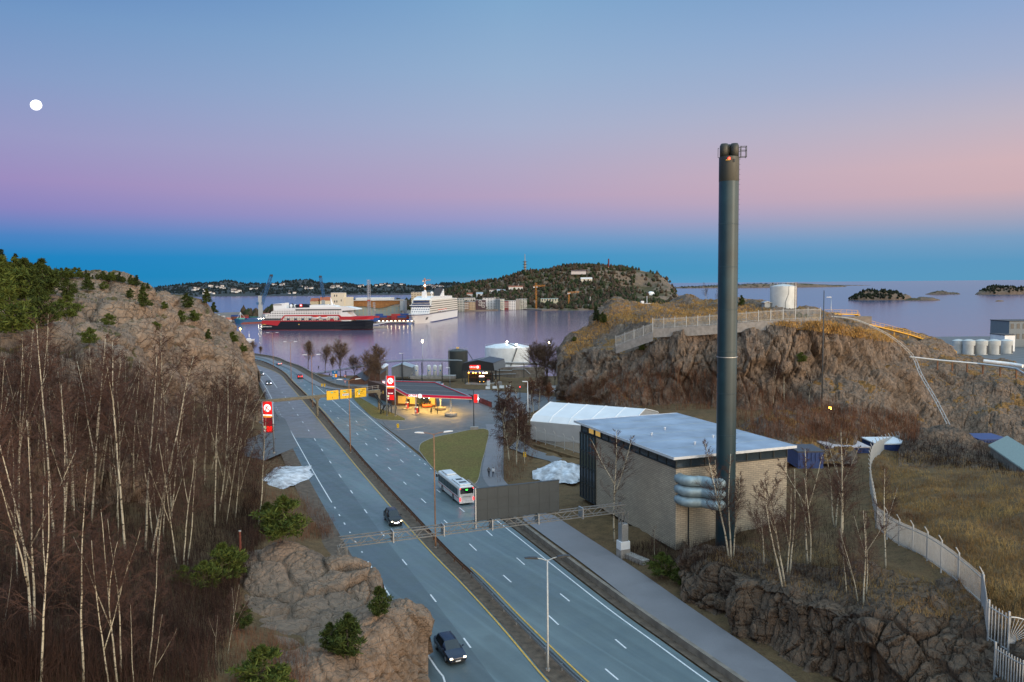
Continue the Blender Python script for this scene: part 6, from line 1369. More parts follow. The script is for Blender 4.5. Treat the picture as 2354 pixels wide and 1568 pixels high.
def mound(name, c, rx, ry, h, m, seed, label, cat, n=44, pw=1.0, rough=.16):
    g = np.linspace(-1, 1, n); X, Y = np.meshgrid(g, g); rr = np.sqrt(X**2+Y**2); A_n = np.arctan2(Y, X).ravel(); rr = rr*(1+.3*fbm(np.stack([np.cos(A_n)*1.6+seed, np.sin(A_n)*1.6, 0*A_n], 1), 3, seed)).reshape(rr.shape); Zz = np.clip(1-rr**pw, 0, 1)
    P = np.stack([X.ravel()*rx, Y.ravel()*ry, Zz.ravel()*h], 1); nz = fbm(P/(max(rx, ry)*.3)+seed, 5, seed); P[:, 2] = P[:, 2]*(1+nz*(.35 if rough > .1 else .16))+nz*rough*h*np.clip(1-rr.ravel(), 0, 1)**.4-.15
    i = np.arange(n*n).reshape(n, n); keep = (rr[:-1, :-1] < 1.06).ravel(); Fq = np.stack([i[:-1, :-1], i[:-1, 1:], i[1:, 1:], i[1:, :-1]], -1).reshape(-1, 4)[keep]
    used = np.unique(Fq); mp = np.zeros(n*n, int); mp[used] = np.arange(len(used)); o = np_mesh(name, P[used], mp[Fq], m); o.location = c; return tag(o, label, cat)
e1, e2 = G(2271, 1026, 6.5), G(2368, 1094, 6.5); g1 = G(2314, 1004.5, 8.6); g2 = g1+(e2-e1); f1 = g1+(g1-e1)*1.0; f1.z = 6.5; f2 = f1+(e2-e1); r_ = empty('shed', (e1.x, e1.y, 0), 0, 'low shed with broad greenish grey roof at the right edge of the photo', 'shed'); b = Vector((e1.x, e1.y, 0)); up = Vector((0, 0, .25))
for p in ((e1, e2, g2, g1), (g1, g2, f2, f1)): q = [v-b for v in p]; MB().add(q+[v+up for v in q], [(3, 2, 1, 0), (4, 5, 6, 7), (0, 1, 5, 4), (1, 2, 6, 5), (2, 3, 7, 6), (3, 0, 4, 7)]).build('roof', mat('green_grey_roof', (.33, .39, .35), .8, var=.12, vs=5), r_)
c = (e1+e2+f1+f2)/4; MB().prism([((p-c)*.94+c-b)[:2] for p in (e1, e2, f2, f1)], 1, 6.45).build('wall', M_conc_b, r_)
mound('snow_pile', G(1293, 1090, .0), 5.6, 6.5, 2.1, M_snow, 5, 'dirty white snow pile between the dark screen and the plant', 'snow pile', pw=1.7, rough=.07)
mound('snow_pile', G(656, 1096, .25), 4.6, 9.5, .85, M_snow, 8, 'dirty patch of old snow on the verge below the left pylon sign', 'snow pile', pw=2.2, rough=.08)
# wire fence on the plateau
fpx = [(2066, 1030), (2020, 1046), (2003, 1065), (1999, 1102), (2001, 1135), (2007, 1170), (2013, 1214), (2055, 1248), (2127, 1286), (2191, 1333), (2256, 1391)]
fpt = []
for u, v in fpx:
    h_ = hit(u, v); fpt.append(h_ if h_ else G(u, v, 6))
palisade('fence', smooth_line(fpt[:7], 2), 2.6, 'far curving stretch of pale wire fence on the grassy plateau', M_pal, pitch=.17, bw=.035, arms=True)
palisade('fence', smooth_line(fpt[6:], 2), 2.6, 'near straight stretch of pale wire fence beside the dry grass slope', M_pal, pitch=.15, bw=.035, arms=True)
f2 = [hit(u, v) or G(u, v, 7) for u, v in ((2258, 1392), (2264, 1430), (2270, 1470))]; palisade('fence', f2, 2.4, 'short step of wire fence at the top of the dark rock face', M_pal, pitch=.15, bw=.035)
f3 = [hit(u, v) or G(u, v, 6) for u, v in ((2270, 1472), (2316, 1502))]; palisade('fence', f3, 3.0, 'last barred fence panel with curved spiked end at lower right', M_pal, pitch=.3, bw=.06)
sp_ = MB(); e0 = f3[-1]-f3[0]
for k in range(12): a = R(8*k); sp_.bar(e0+Vector((0, 0, .8)), e0+Vector((math.sin(a)*2.3, -.2, .8+math.cos(a)*2.1)), .035)
sp_.tube([e0+Vector((math.sin(R(8*k))*2.3, -.2, .8+math.cos(R(8*k))*2.1)) for k in range(12)], .05, 5, False).build('spiked_end', M_pal, bpy.data.objects[f3 and [o.name for o in COL.objects if o.get('label', '').startswith('last barred')][0]])
f4 = [hit(u, v) or G(u, v, 4) for u, v in ((2285, 1560), (2330, 1590), (2390, 1620))]; palisade('fence', f4, 2.6, 'barred fence in the lower right corner of the photo below the rock face', M_pal, pitch=.3, bw=.06)
r_ = hit(553, 1300) or G(553, 1300, 8); po_ = empty('rusty_post', D(553, 1278, r_.y), 0, 'rust red steel post on the rock outcrop at the left', 'post'); hp = D(552, 1222, r_.y).z-po_.location.z
MB().tube([(0, 0, -1), (0, 0, hp)], [.13, .12], 8).build('shaft', mat('red_rust', (.15, .04, .025), .8, var=.3, vs=6), po_); MB().cyl((0, 0, hp), .15, .12, 8).build('cap', M_conc, po_)
# ================================================================== harbour and far shore
SEA = -18.0
def Wp(u, v, z=SEA): return G(u, v, z)
def win_mat(name, base, win, px=3.0, pz=3.0, fx=.55, fz=.5, x0=0, lit=0.0, rough=.6, oz=.25):
    s = NT(name); tco = s.n('ShaderNodeTexCoord'); sp_ = s.n('ShaderNodeSeparateXYZ'); s.l(tco.outputs['Object'], sp_.inputs[0])
    fxn = s.math('FRACT', s.math('DIVIDE', s.math('ADD', sp_.outputs[0], s.math('ADD', sp_.outputs[1], 500+x0)), px)); fzn = s.math('FRACT', s.math('DIVIDE', s.math('ADD', sp_.outputs[2], 300), pz))
    nz = s.n('ShaderNodeSeparateXYZ'); s.l(s.geo.outputs['Normal'], nz.inputs[0]); up = s.math('LESS_THAN', s.math('ABSOLUTE', nz.outputs[2]), .5)
    m = s.math('MULTIPLY', s.math('MULTIPLY', s.math('LESS_THAN', fxn, fx), up), s.math('MULTIPLY', s.math('GREATER_THAN', fzn, oz), s.math('LESS_THAN', fzn, oz+fz)))
    n1 = s.noise(.15, 5, .6); b = s.mix(s.ramp(n1, [(.35, .18), (.65, 0.0)]), base, tuple(x*.7 for x in base)); s.l(s.math('ADD', s.math('MULTIPLY', m, .12-rough), rough), s.b.inputs['Roughness'])
    c = s.mix(m, b, win); s.l(c, s.b.inputs['Base Color']); return s.m
def forest_mat(name, cols, tint=1.0):
    s = NT(name); r = s.geo.outputs['Random Per Island']; n = len(cols)
    c = s.ramp(r, [(i/n, tuple(x*tint for x in q)) for i, q in enumerate(cols)]); s.t.nodes[-1].color_ramp.interpolation = 'CONSTANT'
    c = s.mix(s.ramp(s.noise(.9, 4, .7), [(.4, .5), (.6, 0.0)]), c, tuple(x*.5*tint for x in cols[0])); return s.done(c, .95, .05)
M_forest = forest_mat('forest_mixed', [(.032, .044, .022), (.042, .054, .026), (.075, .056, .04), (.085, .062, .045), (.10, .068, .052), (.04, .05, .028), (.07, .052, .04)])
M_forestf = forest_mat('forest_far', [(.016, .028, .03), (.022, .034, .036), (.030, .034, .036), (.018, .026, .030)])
def forest(name, P, S, m, seed=0, label=None):
    "many small uneven crowns in one mesh"
    rng = np.random.default_rng(seed); n = len(P); k = 6; rings = ((0, .28), (.22, .5), (.55, .42), (.85, .2)); V = np.zeros((n, len(rings)*k+1, 3)); a = np.arange(k)/k*2*math.pi
    for i, (z, r) in enumerate(rings):
        j = rng.uniform(.55, 1.35, (n, k)); aa = a[None]+rng.uniform(-.4, .4, (n, k))
        V[:, i*k:(i+1)*k, 0] = np.cos(aa)*r*j; V[:, i*k:(i+1)*k, 1] = np.sin(aa)*r*j; V[:, i*k:(i+1)*k, 2] = z+rng.uniform(-.08, .08, (n, k))
    V[:, -1, 2] = rng.uniform(.95, 1.2, n); V[:, -1, :2] = rng.uniform(-.1, .1, (n, 2)); V[..., :2] *= S[:, None, None]*rng.uniform(.7, 1.1, (n, 1, 1)); V[..., 2] *= S[:, None]
    V += P[:, None, :]; f = []
    for i in range(len(rings)-1):
        for j in range(k): f += [(i*k+j, i*k+(j+1) % k, (i+1)*k+(j+1) % k), (i*k+j, (i+1)*k+(j+1) % k, (i+1)*k+j)]
    t = len(rings)*k
    for j in range(k): f.append(((len(rings)-1)*k+j, (len(rings)-1)*k+(j+1) % k, t))
    f = np.array(f); Fq = (f[None]+(np.arange(n)*(t+1))[:, None, None]).reshape(-1, 3); o = np_mesh(name, V.reshape(-1, 3), Fq, m, smooth=False, k=3)
    return tag(o, label, None, None, 'stuff')
def sample_surface(o, n, seed, zmin=-17.3, fl=None):
    rng = np.random.default_rng(seed); me = o.data; nf = len(me.polygons); ar = np.zeros(nf); me.polygons.foreach_get('area', ar); c = np.zeros(nf*3); me.polygons.foreach_get('center', c); c = c.reshape(-1, 3)
    w = ar*(c[:, 2] > zmin)
    if fl is not None: w = w*fl(c)
    i = rng.choice(nf, n, p=w/w.sum()); return c[i]+rng.uniform(-1, 1, (n, 3))*np.sqrt(ar[i])[:, None]*.5*np.array([1, 1, 0])
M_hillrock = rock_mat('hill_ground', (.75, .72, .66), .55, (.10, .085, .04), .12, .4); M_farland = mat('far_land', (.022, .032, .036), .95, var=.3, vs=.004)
dz0 = lambda big, k, sd: (lambda P, nr: (fbm(P/big, 5, sd)*k, 0))
# the wooded hill across the bay
Hs = [(985, 690, 1850), (1020, 671, 1900), (1060, 660, 1900), (1100, 652, 1900), (1150, 644, 1900), (1200, 629, 1900), (1230, 626, 1900), (1270, 621, 1900), (1330, 614, 1900), (1380, 612, 1900), (1420, 612, 1900), (1450, 616, 1900), (1480, 624, 1900), (1510, 638, 1880), (1530, 652, 1860), (1545, 668, 1840), (1562, 690, 1820), (1590, 703, 1800)]
hb = [(u, None, d+420, -24) for u, v, d in Hs]
hf = [(985, None, 1640, -14), (1100, None, 1660, -12), (1240, None, 1680, -10), (1300, None, 1640, -12), (1400, None, 1620, -13), (1500, None, 1600, -15), (1590, None, 1590, -19)]
hf2 = [(u, None, d-90, -22) for u, _, d, z in hf]; hm_ = [(u, (v+708)/2-4, d-95) for u, v, d in Hs]
hill = loft('wooded_hill', [hb, Hs, hm_, hf, hf2], 985, 1590, 170, 70, M_hillrock, dz0(90, 7, 5))
BVH.pop()
cliffy = lambda c: np.where((CX+F*c[:, 0]/c[:, 1] > 1462) & (c[:, 2] > -2), .12, 1.0)
pf = sample_surface(hill, 8000, 3, -15.5, cliffy); rng = np.random.default_rng(5); forest('hill_forest', pf-np.array([0, 0, 1.0]), rng.uniform(4.5, 10, len(pf)), M_forest, 1, 'dark mixed wood covering the hill across the bay')
# far shore
fs_ = [(330, 668, 6200), (400, 658, 6200), (440, 656, 6200), (480, 655, 6200), (520, 650, 6200), (560, 656, 6200), (620, 656, 6100), (660, 651, 6100), (700, 650, 6100), (740, 654, 6100), (790, 650, 6100), (840, 657, 6100), (870, 654, 6100), (900, 651, 6000), (940, 655, 6000), (985, 657, 6000), (1030, 653, 5900), (1080, 658, 5800), (1150, 664, 5600)]
fb_ = [(u, None, d+1500, -30) for u, v, d in fs_]; ff = [(u, None, 3750+(u-330)*.9, -16.5) for u, v, d in fs_]; ff2 = [(u, None, 3650+(u-330)*.9, -22) for u, v, d in fs_]; fm_ = [(u, (v+684)/2+2, 4800) for u, v, d in fs_]
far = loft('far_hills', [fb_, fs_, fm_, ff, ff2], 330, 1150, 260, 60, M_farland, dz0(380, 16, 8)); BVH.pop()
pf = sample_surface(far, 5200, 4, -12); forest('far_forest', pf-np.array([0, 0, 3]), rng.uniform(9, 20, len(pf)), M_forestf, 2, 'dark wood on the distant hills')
M_hwall = mat('house_wall', (.62, .60, .58), .7, var=.1); M_hroof = mat('house_roof', (.10, .06, .05), .8, var=.3); M_hroofr = mat('house_roof_red', (.26, .09, .05), .8, var=.2)
def house_mesh(w, d, h, r): return MB().box((0, 0, h/2-1), (w, d, h+2)), MB().extr([(-d/2-.4, h), (d/2+.4, h), (0, h+r)], (-w/2-.3, 0, 0), (0, 1, 0), (0, 0, 1), (w+.6, 0, 0))
def house(loc, ang, label, w=10, d=8, h=5, r=3, wall=None, roof=None, group=None):
    o = empty('house', loc, ang, label, 'house', group); a, b = house_mesh(w, d, h, r); a.build('wall', wall or M_hwall, o); b.build('roof', roof or M_hroof, o); return o
fbv = BVHTree.FromPolygons([v.co[:] for v in far.data.vertices], [p.vertices[:] for p in far.data.polygons]); hbv = BVHTree.FromPolygons([v.co[:] for v in hill.data.vertices], [p.vertices[:] for p in hill.data.polygons])
def on_bvh(b, u, v):
    h_ = b.ray_cast(Vector((0, 0, CAMH)), ray(u, v).normalized()); return h_[0]
random.seed(21); hp_ = None; clusters = [(455, 668, 9, 14, 3), (500, 663, 8, 18, 3), (545, 672, 6, 12, 3), (640, 658, 6, 14, 3), (705, 664, 8, 16, 3), (775, 663, 7, 14, 2), (830, 660, 6, 10, 2), (880, 658, 8, 18, 3), (925, 656, 4, 6, 1), (985, 661, 9, 20, 3), (1010, 663, 7, 14, 3), (480, 676, 4, 12, 3), (585, 668, 4, 8, 2), (680, 676, 3, 18, 3)]
for cu, cv, n, du, dv in clusters:
    for _ in range(n):
        q = on_bvh(fbv, cu+random.uniform(-du, du), cv+random.uniform(-dv, dv))
        if q is None: continue
        if hp_ is None:
            hp_ = mesh_obj('house', *(lambda a, b: (a.v+b.v, a.f+[tuple(i+len(a.v) for i in f) for f in b.f]))(*house_mesh(22, 15, 9, 5)), mats=[M_hwall, M_hroof], fm=[0]*6+[1]*5); tag(hp_, 'tiny white house among the trees on the far shore', 'house', 'tiny white houses on the far shore'); c = hp_
        else: c = hp_.copy(); COL.objects.link(c)
        c.location = q+Vector((0, 0, 6)); c.rotation_euler = (0, 0, random.uniform(-.8, .8)); s_ = random.uniform(.5, 1.05); c.scale = (s_, s_, s_*.9)
# hill houses and masts
def at_hill(u, v, fb=1700):
    q = on_bvh(hbv, u, v); return q if q else D(u, v, fb)
for u0, u1, v0, v1, l_, w_, r__ in ((1312, 1346, 621, 629, 'long low white building high in the trees of the wooded hill', (.55, .5, .48), M_hroof), (1334, 1360, 638, 647, 'white building with yellow stripes below the top of the wooded hill', (.66, .6, .48), M_hwall), (1169, 1201, 657, 665, 'white house with long red roof on the left flank of the hill', (.66, .64, .6), M_hroofr), (1125, 1141, 664, 672, 'white house with dark roof above the waterfront flats', (.68, .66, .64), M_hroof), (1142, 1161, 665, 673, 'grey roofed house beside the white one above the flats', (.4, .4, .4), M_galv), (1073, 1086, 673, 681, 'small white house with red roof behind the flats', (.62, .6, .58), M_hroofr), (1095, 1110, 672, 682, 'white gabled house behind the dark flats', (.66, .66, .64), M_galv), (1447, 1456, 673, 680, 'cream house at the right foot of the wooded hill', (.6, .52, .4), M_hroof), (1190, 1205, 652, 657, 'grey house in the trees left of the radio tower', (.35, .34, .33), M_hroof)):
    q = at_hill((u0+u1)/2, v1); w = (u1-u0)/F*q.y; h = (v1-v0)/F*q.y; o = house(q+Vector((0, -4, 0)), R(random.uniform(-6, 6)), l_, w, w*.4, h*.62, h*.38, mat('wall_paint', w_, .7, var=.06), r__)
q = at_hill(1495, 677); o = empty('white_dome', q, 0, 'small white round tank with domed top at the foot of the hill', 'tank'); MB().lathe([(8, -16), (8, 3), (6, 5.5), (.5, 6.5)], n=20).build('shell', M_tankw, o, True)
def tower(u, vb, vt, y, label, prof, m, cat='tower', nm='tower', z=None):
    b = D(u, vb, y) if z is None else Zp(u, y, z); d = ray(u, vt); h = CAMH+d.z*y/d.y-b.z; o = empty(nm, b, 0, label, cat); MB().lathe([(r, z_*h) for r, z_ in prof], n=10).build('shaft', m, o); return o, h
q = D(1206.4, 626, 1880); o, h = tower(1206.4, 628, 584, 1880, 'tall radio tower with round platforms on the hill', [(2.6, -.1), (2.4, .62), (1.0, .63), (.6, 1.0)], M_conc, nm='radio_tower')
for z_ in (.16, .3, .44, .58): MB().lathe([(5.2, h*z_), (5.4, h*z_+.6), (5.2, h*z_+1.2)], n=14).build('platform', M_dark, o)
o, h = tower(1398.5, 618, 595, 1880, 'dark red chimney like tower on the hill top with a lit foot', [(1.9, -.2), (1.7, 1.0)], mat('tower_red', (.12, .02, .025), .7)); MB().ball((0, -2, h*.12), 1.3, 8, 6).build('lamp', mat('hill_lamp_lit', (1, 1, 1), .3, emit=(1, .75, .4), es=18), o)
# quay land
land = [Wp(u, v) for u, v in ((440, 741), (545, 742), (600, 733), (640, 737), (700, 737), (860, 742), (930, 741), (948, 722), (1030, 718), (1100, 715.5), (1197, 712), (1245, 714.5), (1335, 711.5), (1430, 709.5))]
land += [Zp(1430, 1720, 0), Zp(1240, 1900, 0), Zp(1000, 2350, 0), Zp(800, 2350, 0), Zp(740, 1900, 0), Zp(640, 1650, 0), Zp(440, 1500, 0)]
M_quay = mat('quay_surface', (.16, .13, .105), .85, var=.3, vs=.02)
tag(MB().prism([(p.x, p.y) for p in land], -22, -15.8).build('quay', M_quay), kind='structure')
ZQ = -15.7
wl_ = []; rng = np.random.default_rng(9)
for u0, u1, y0, y1, n in ((690, 770, 1480, 1650, 160), (610, 700, 1500, 1640, 50), (800, 1000, 1900, 2300, 480), (920, 1050, 1600, 1850, 240), (560, 620, 1250, 1500, 30)):
    uu = rng.uniform(u0, u1, n); yy = rng.uniform(y0, y1, n); wl_.append(np.stack([(uu-CX)/F*yy, yy, np.full(n, ZQ-.5)], 1))
wl_ = np.concatenate(wl_); forest('quay_trees', wl_, rng.uniform(7, 15, len(wl_)), M_forest, 6, 'dark trees between the harbour buildings')
# mound carrying houses with red roofs
mound('knoll', Zp(735, 1560, ZQ), 75, 90, 17, M_hillrock, 4, None, None, 36); COL.objects['knoll']['kind'] = 'structure'
def hz(u, y, z): return Zp(u, y, z)
MC = mat('cream_wall', (.62, .50, .32), .7, var=.08); MD = mat('pale_render', (.66, .58, .44), .7, var=.05)
house(hz(681, 1300, ZQ), R(8), 'cream villa with brown hipped roof behind the red and black ship', 23, 13, 8, 6, MC, M_hroofr)
house(hz(726, 1545, -1), R(-15), 'left of two houses with bright red roofs on the knoll', 16, 12, 6, 6, MC, mat('bright_red_roof', (.32, .10, .05), .8))
house(hz(750, 1545, 0), R(10), 'right of two houses with bright red roofs on the knoll', 21, 12, 6, 7, MD, mat('bright_red_roof', (.32, .10, .05), .8))
house(hz(500, 1190, ZQ), R(70), 'white boathouse with grey roof at the left end of the harbour', 9, 8, 5, 4, M_hwall, M_galv)
house(hz(524, 1160, ZQ), R(80), 'small hut with orange red roof left of the blue cargo boat', 8, 7, 2.5, 3, M_hwall, mat('orange_roof', (.5, .14, .06), .7))
def flat_bld(u0, u1, vt, y, dp, label, m, roof=None, balc=None, nb=4, z=ZQ, cat='building', nm='building'):
    w = (u1-u0)/F*y; h = D((u0+u1)/2, vt, y).z-z; o = empty(nm, Zp((u0+u1)/2, y, z), R(-2), label, cat); MB().box((0, dp/2, h/2-1), (w, dp, h+2)).build('wall', m, o); MB().box((0, dp/2, h+.3), (w+.6, dp+.6, .6)).build('roof', roof or M_galv, o)
    if balc:
        for k in range(nb): MB().box((0, -1.0, h*(k+1)/(nb+1)), (w*.96, 2.0, .9)).build('balcony', balc, o)
    return o, w, h
o, w, h = flat_bld(762, 791.5, 673.5, 1180, 16, 'tall cream windowless silo building behind the ship', MD); MB().box((w*.78, 9, h*.42), (w*.56, 14, h*.84)).build('side_block', MD, o)
for x in (-.22, -.05): 
    for z_ in (.9, .68): MB().box((w*x, -.1, h*z_), (1.6, .3, 3)).build('window', M_glassd, o)
MB().box((w*.3, -.1, h*.72), (1.2, .3, 3)).build('window', M_glassd, o)
# concert hall with the wavy oak front
yK = 1215; kx = lambda u: (u-868)/F*yK; o = empty('concert_hall', Zp(868, yK, ZQ), 0, 'concert hall with wavy orange brown timber front and white roof', 'concert hall'); kz = lambda v: D(868, v, yK).z-ZQ
M_oak = mat('oak_front', (.30, .13, .035), .6, var=.25, vs=.4); top = [(kx(928), kz(690.5)), (kx(812), kz(690.5))]; wav = []
for i in range(25):
    f = i/24; u = 811+f*110; v = 704-4.5*math.sin(f*math.pi*2.6+.3)*(.4+.6*f)+2.5*(1-f); wav.append((kx(u), kz(v)))
MB().extr(top+wav, (0, 0, 0), (1, 0, 0), (0, 0, 1), (0, 4, 0)).build('timber_front', M_oak, o); MB().box((kx(868), 6, kz(704)/2), (kx(921)-kx(813), 6, kz(704))).build('glass_foyer', win_mat('foyer_glass', (.30, .36, .34), (.42, .38, .28), 6, 7, .3, .8), o)
MB().box((kx(866), 25, kz(691)/2), (kx(928)-kx(806), 40, kz(691)-.5)).build('hall_block', M_galv, o); MB().box((kx(857), 25, kz(688)), (kx(898)-kx(816), 34, kz(684)-kz(691))).build('fly_tower', M_hwall, o); MB().box((kx(925), 3, kz(703)), (kx(932)-kx(925), 20, kz(684)-kz(706))).build('end_block', mat('grey_block', (.33, .36, .38), .6), o)
MB().box((kx(870), 1, kz(690.2)), (kx(929)-kx(811), 8, .9)).build('roof_edge', M_hwall, o)
# flats along the waterfront
zx = lambda x: 1022.5+.11714*x
zv = lambda y: 672.1+.11714*y
WG, WB = (.05, .065, .08), (.10, .11, .12); Mb_w = mat('balcony_white', (.72, .70, .66), .6); Mb_g = mat('balcony_glass', (.3, .34, .36), .3)
flats = [(45, 235, 122, 1520, 'dark glazed flats with white balcony bands next to the white ship', win_mat('flat_glazed', (.16, .17, .17), (.03, .05, .06), 4, 3.2, .7, .6), Mb_w, 6), (235, 375, 122, 1535, 'flats with broad white balcony bands, second from the white ship', win_mat('flat_banded', (.36, .38, .36), (.08, .12, .13), 5, 3.2, .6, .55), Mb_w, 6),
         (380, 595, 112, 1700, 'pale flats in the rear row above the tan block', win_mat('flat_pale', (.60, .58, .54), WB, 4, 3.1, .35, .5), None, 0), (375, 470, 190, 1560, 'brick flats with grey balconies and orange roof edge', win_mat('flat_brick', (.30, .20, .15), WG, 4, 3.2, .4, .5), Mb_w, 4),
         (470, 595, 186, 1570, 'tan flats with regular tall windows', win_mat('flat_tan', (.46, .35, .23), WG, 3, 3.2, .4, .55), None, 0), (605, 800, 152, 1580, 'dark maroon flats with white framed bays', win_mat('flat_maroon', (.07, .035, .045), WG, 5, 3.4, .3, .4), None, 0),
         (742, 990, 116, 1620, 'large white flats with balconies at the right end, tallest of the row', win_mat('flat_white', (.72, .71, .70), WB, 6, 3.3, .38, .45), None, 0), (992, 1090, 136, 1600, 'blue grey flats right of the tall white block', win_mat('flat_blue', (.10, .14, .18), (.03, .05, .07), 4, 3.2, .5, .5), None, 0),
         (1090, 1170, 136, 1605, 'cream flats between the blue grey and the red block', win_mat('flat_cream', (.68, .66, .58), (.16, .24, .24), 6, 3.3, .5, .5), Mb_g, 4), (1170, 1250, 170, 1610, 'narrow red flats between cream and white blocks', win_mat('flat_red', (.20, .03, .035), WG, 5, 3.2, .35, .45), Mb_w, 3),
         (1175, 1290, 124, 1720, 'tan roofed flats in the rear row behind the red block', win_mat('flat_rear', (.42, .33, .24), WB, 5, 3.2, .4, .4), None, 0), (1250, 1392, 166, 1615, 'white flats with square windows right of the red block', win_mat('flat_white_square', (.72, .71, .70), WB, 3.6, 3.3, .5, .5), None, 0),
         (1398, 1470, 138, 1625, 'plain grey gable of the last waterfront flats', M_conc, None, 0), (1470, 1612, 132, 1630, 'last grey flats with large white framed bays before the crane', win_mat('flat_bays', (.42, .42, .36), WG, 5, 3.2, .4, .5), None, 0),
         (905, 1075, 100, 1730, 'pale stepped flats behind the tallest white block', win_mat('flat_stepped', (.62, .52, .44), WB, 4, 3.2, .4, .4), None, 0)]
for x0, x1, yt, y, l_, m_, bl, nb in flats:
    o, w, h = flat_bld(zx(x0), zx(x1), zv(yt), y, 14, l_, m_, M_galv, bl, nb or 4, cat='flats', nm='block_of_flats')
    if 'bays' in l_:
        for k, (fx_, fz_) in enumerate(((.48, .85), (.78, .68), (.48, .52), (.78, .34))) if 'maroon' in l_ else enumerate(((.33, .85), (.82, .68), (.33, .5), (.82, .32))):
            x, z = -w/2+fx_*w, h*fz_; bw_ = w*.26; b = MB()
            for q in ((0, h*.08), (0, -h*.08)): b.box((x, -.9, z+q[1]), (bw_, 1.8, .7))
            for q in (-bw_/2, bw_/2): b.box((x+q, -.9, z), (.7, 1.8, h*.16))
            b.build('bay_frame', Mb_w, o)
o, w, h = flat_bld(zx(1885), zx(2228), zv(128), 1650, 25, 'old pale factory hall with tall dark windows at the foot of the hill', win_mat('factory_wall', (.50, .48, .36), (.04, .06, .09), 5.5, 13, .4, .62, oz=.2), mat('teal_roof', (.3, .4, .38), .6), cat='factory')
for x in (-.3, .38): MB().ball((w*x, -1, h*.4), 1.3, 8, 6).build('lamp', mat('hall_lamp_lit', (1, 1, 1), .3, emit=(1, .85, .6), es=6), o)
o, w, h = flat_bld(946, 977, 672, 1700, 20, 'beige concrete block with grid of windows behind the white ship funnel', win_mat('block_grid', (.52, .44, .32), (.20, .17, .13), 6, 4.2, .6, .45), cat='office block')
MB().box((w*.5+9, 6, h*.5), (18, 12, h)).build('wall', win_mat('block_grid_2', (.50, .44, .34), (.16, .14, .12), 5, 4.2, .5, .45), o)
block_building(504, 512, 735, 1170, 6, 10, 'low white store at the left end of the quay', M_hwall)
for u, v, y, w_, h_, c_, l_ in ((1375, 699, 1640, 11, 6, (.6, .17, .08), 'orange red hut on the shore under the hill'), (1350, 699, 1640, 24, 4, (.6, .62, .62), 'long low white store on the shore under the hill'), (1340, 700, 1620, 18, 4, (.25, .2, .2), 'grey store by the water under the hill')):
    house(Zp(u, y, ZQ), 0, l_, w_*1.2, 8, h_*.7, h_*.4, mat('hut_paint', c_, .7), M_galv)
o, h = tower(1356, 699, 682, 1640, 'slim white mast on the shore below the hill', [(.7, 0), (.4, 1)], M_whitep, 'mast', 'mast')
o, h = tower(1594, 690, 681, 1500, 'small red and white beacon on the water behind the cliff', [(2.2, -.3), (1.6, .55)], M_whitep, 'beacon', 'beacon'); MB().lathe([(1.7, h*.3), (1.7, h*.5)], n=10).build('red_band', M_redp, o); MB().lathe([(1.3, h*.55), (1.3, h*.9), (.1, h)], n=10).build('lantern', M_redp, o)
for u, y, l_ in ((1560, 1350, 'white house on the skerry left of the tall chimney'), (1574, 1350, 'second white house on the skerry left of the tall chimney')): house(Zp(u, y, -12), R(10), l_, 9, 7, 4, 3)
# ---- cranes
M_cr = mat('crane_orange', (.50, .20, .025), .6, var=.1); M_crb = mat('crane_blue', (.02, .10, .24), .5, var=.1)
def lat(mb, a, b, w, n):
    a, b = Vector(a), Vector(b); d = (b-a).normalized(); x = d.orthogonal().normalized()*w/2; y = d.cross(x)
    cs = [x+y, x-y, -x-y, -x+y]
    for c in cs: mb.bar(a+c, b+c, w*.16)
    for i in range(n):
        p, q = a.lerp(b, i/n), a.lerp(b, (i+1)/n)
        for k in range(4): mb.bar(p+cs[k], q+cs[(k+1) % 4], w*.1)
    return mb
def tower_crane(u, vb, vt, y, u0, u1, vj, label, z=ZQ, lamp=None, m=None):
    m = m or M_cr; b = Zp(u, y, z); zt = D(u, vt, y).z-z; zj = D(u, vj, y).z-z; o = empty('tower_crane', b, 0, label, 'crane'); lat(MB(), (0, 0, 0), (0, 0, zt), 2.2, 14).build('mast', m, o)
    lat(MB(), ((u0-u)/F*y, 0, zj), ((u1-u)/F*y, 0, zj+(1.5 if u1 > u0 else 0)), 1.8, 12).build('jib', m, o); MB().box(((u0-u)/F*y*.8, 0, zj-1.5), (3, 2, 3)).build('counterweight', M_hwall, o); MB().box((1.6, -1, zj-1.2), (2, 2, 2.4)).build('cab', M_hwall, o)
    if lamp: MB().ball((0, -2, zj*0+lamp-z), 1.8, 8, 6).build('lamp', mat('crane_lamp_lit', (1, 1, 1), .3, emit=(1, .72, .3), es=22), o)
    return o
tower_crane(1232.7, 701, 650, 1600, 1227, 1253, 658.5, 'tall orange tower crane beside the last waterfront flats')
tower_crane(1308, 699, 672, 1610, 1306, 1331.5, 673, 'smaller orange tower crane right of the factory hall')
tower_crane(978, 690, 639, 1830, 973, 991, 645, 'orange tower crane with a bright lamp behind the white ship', lamp=D(978, 656.5, 1830).z)
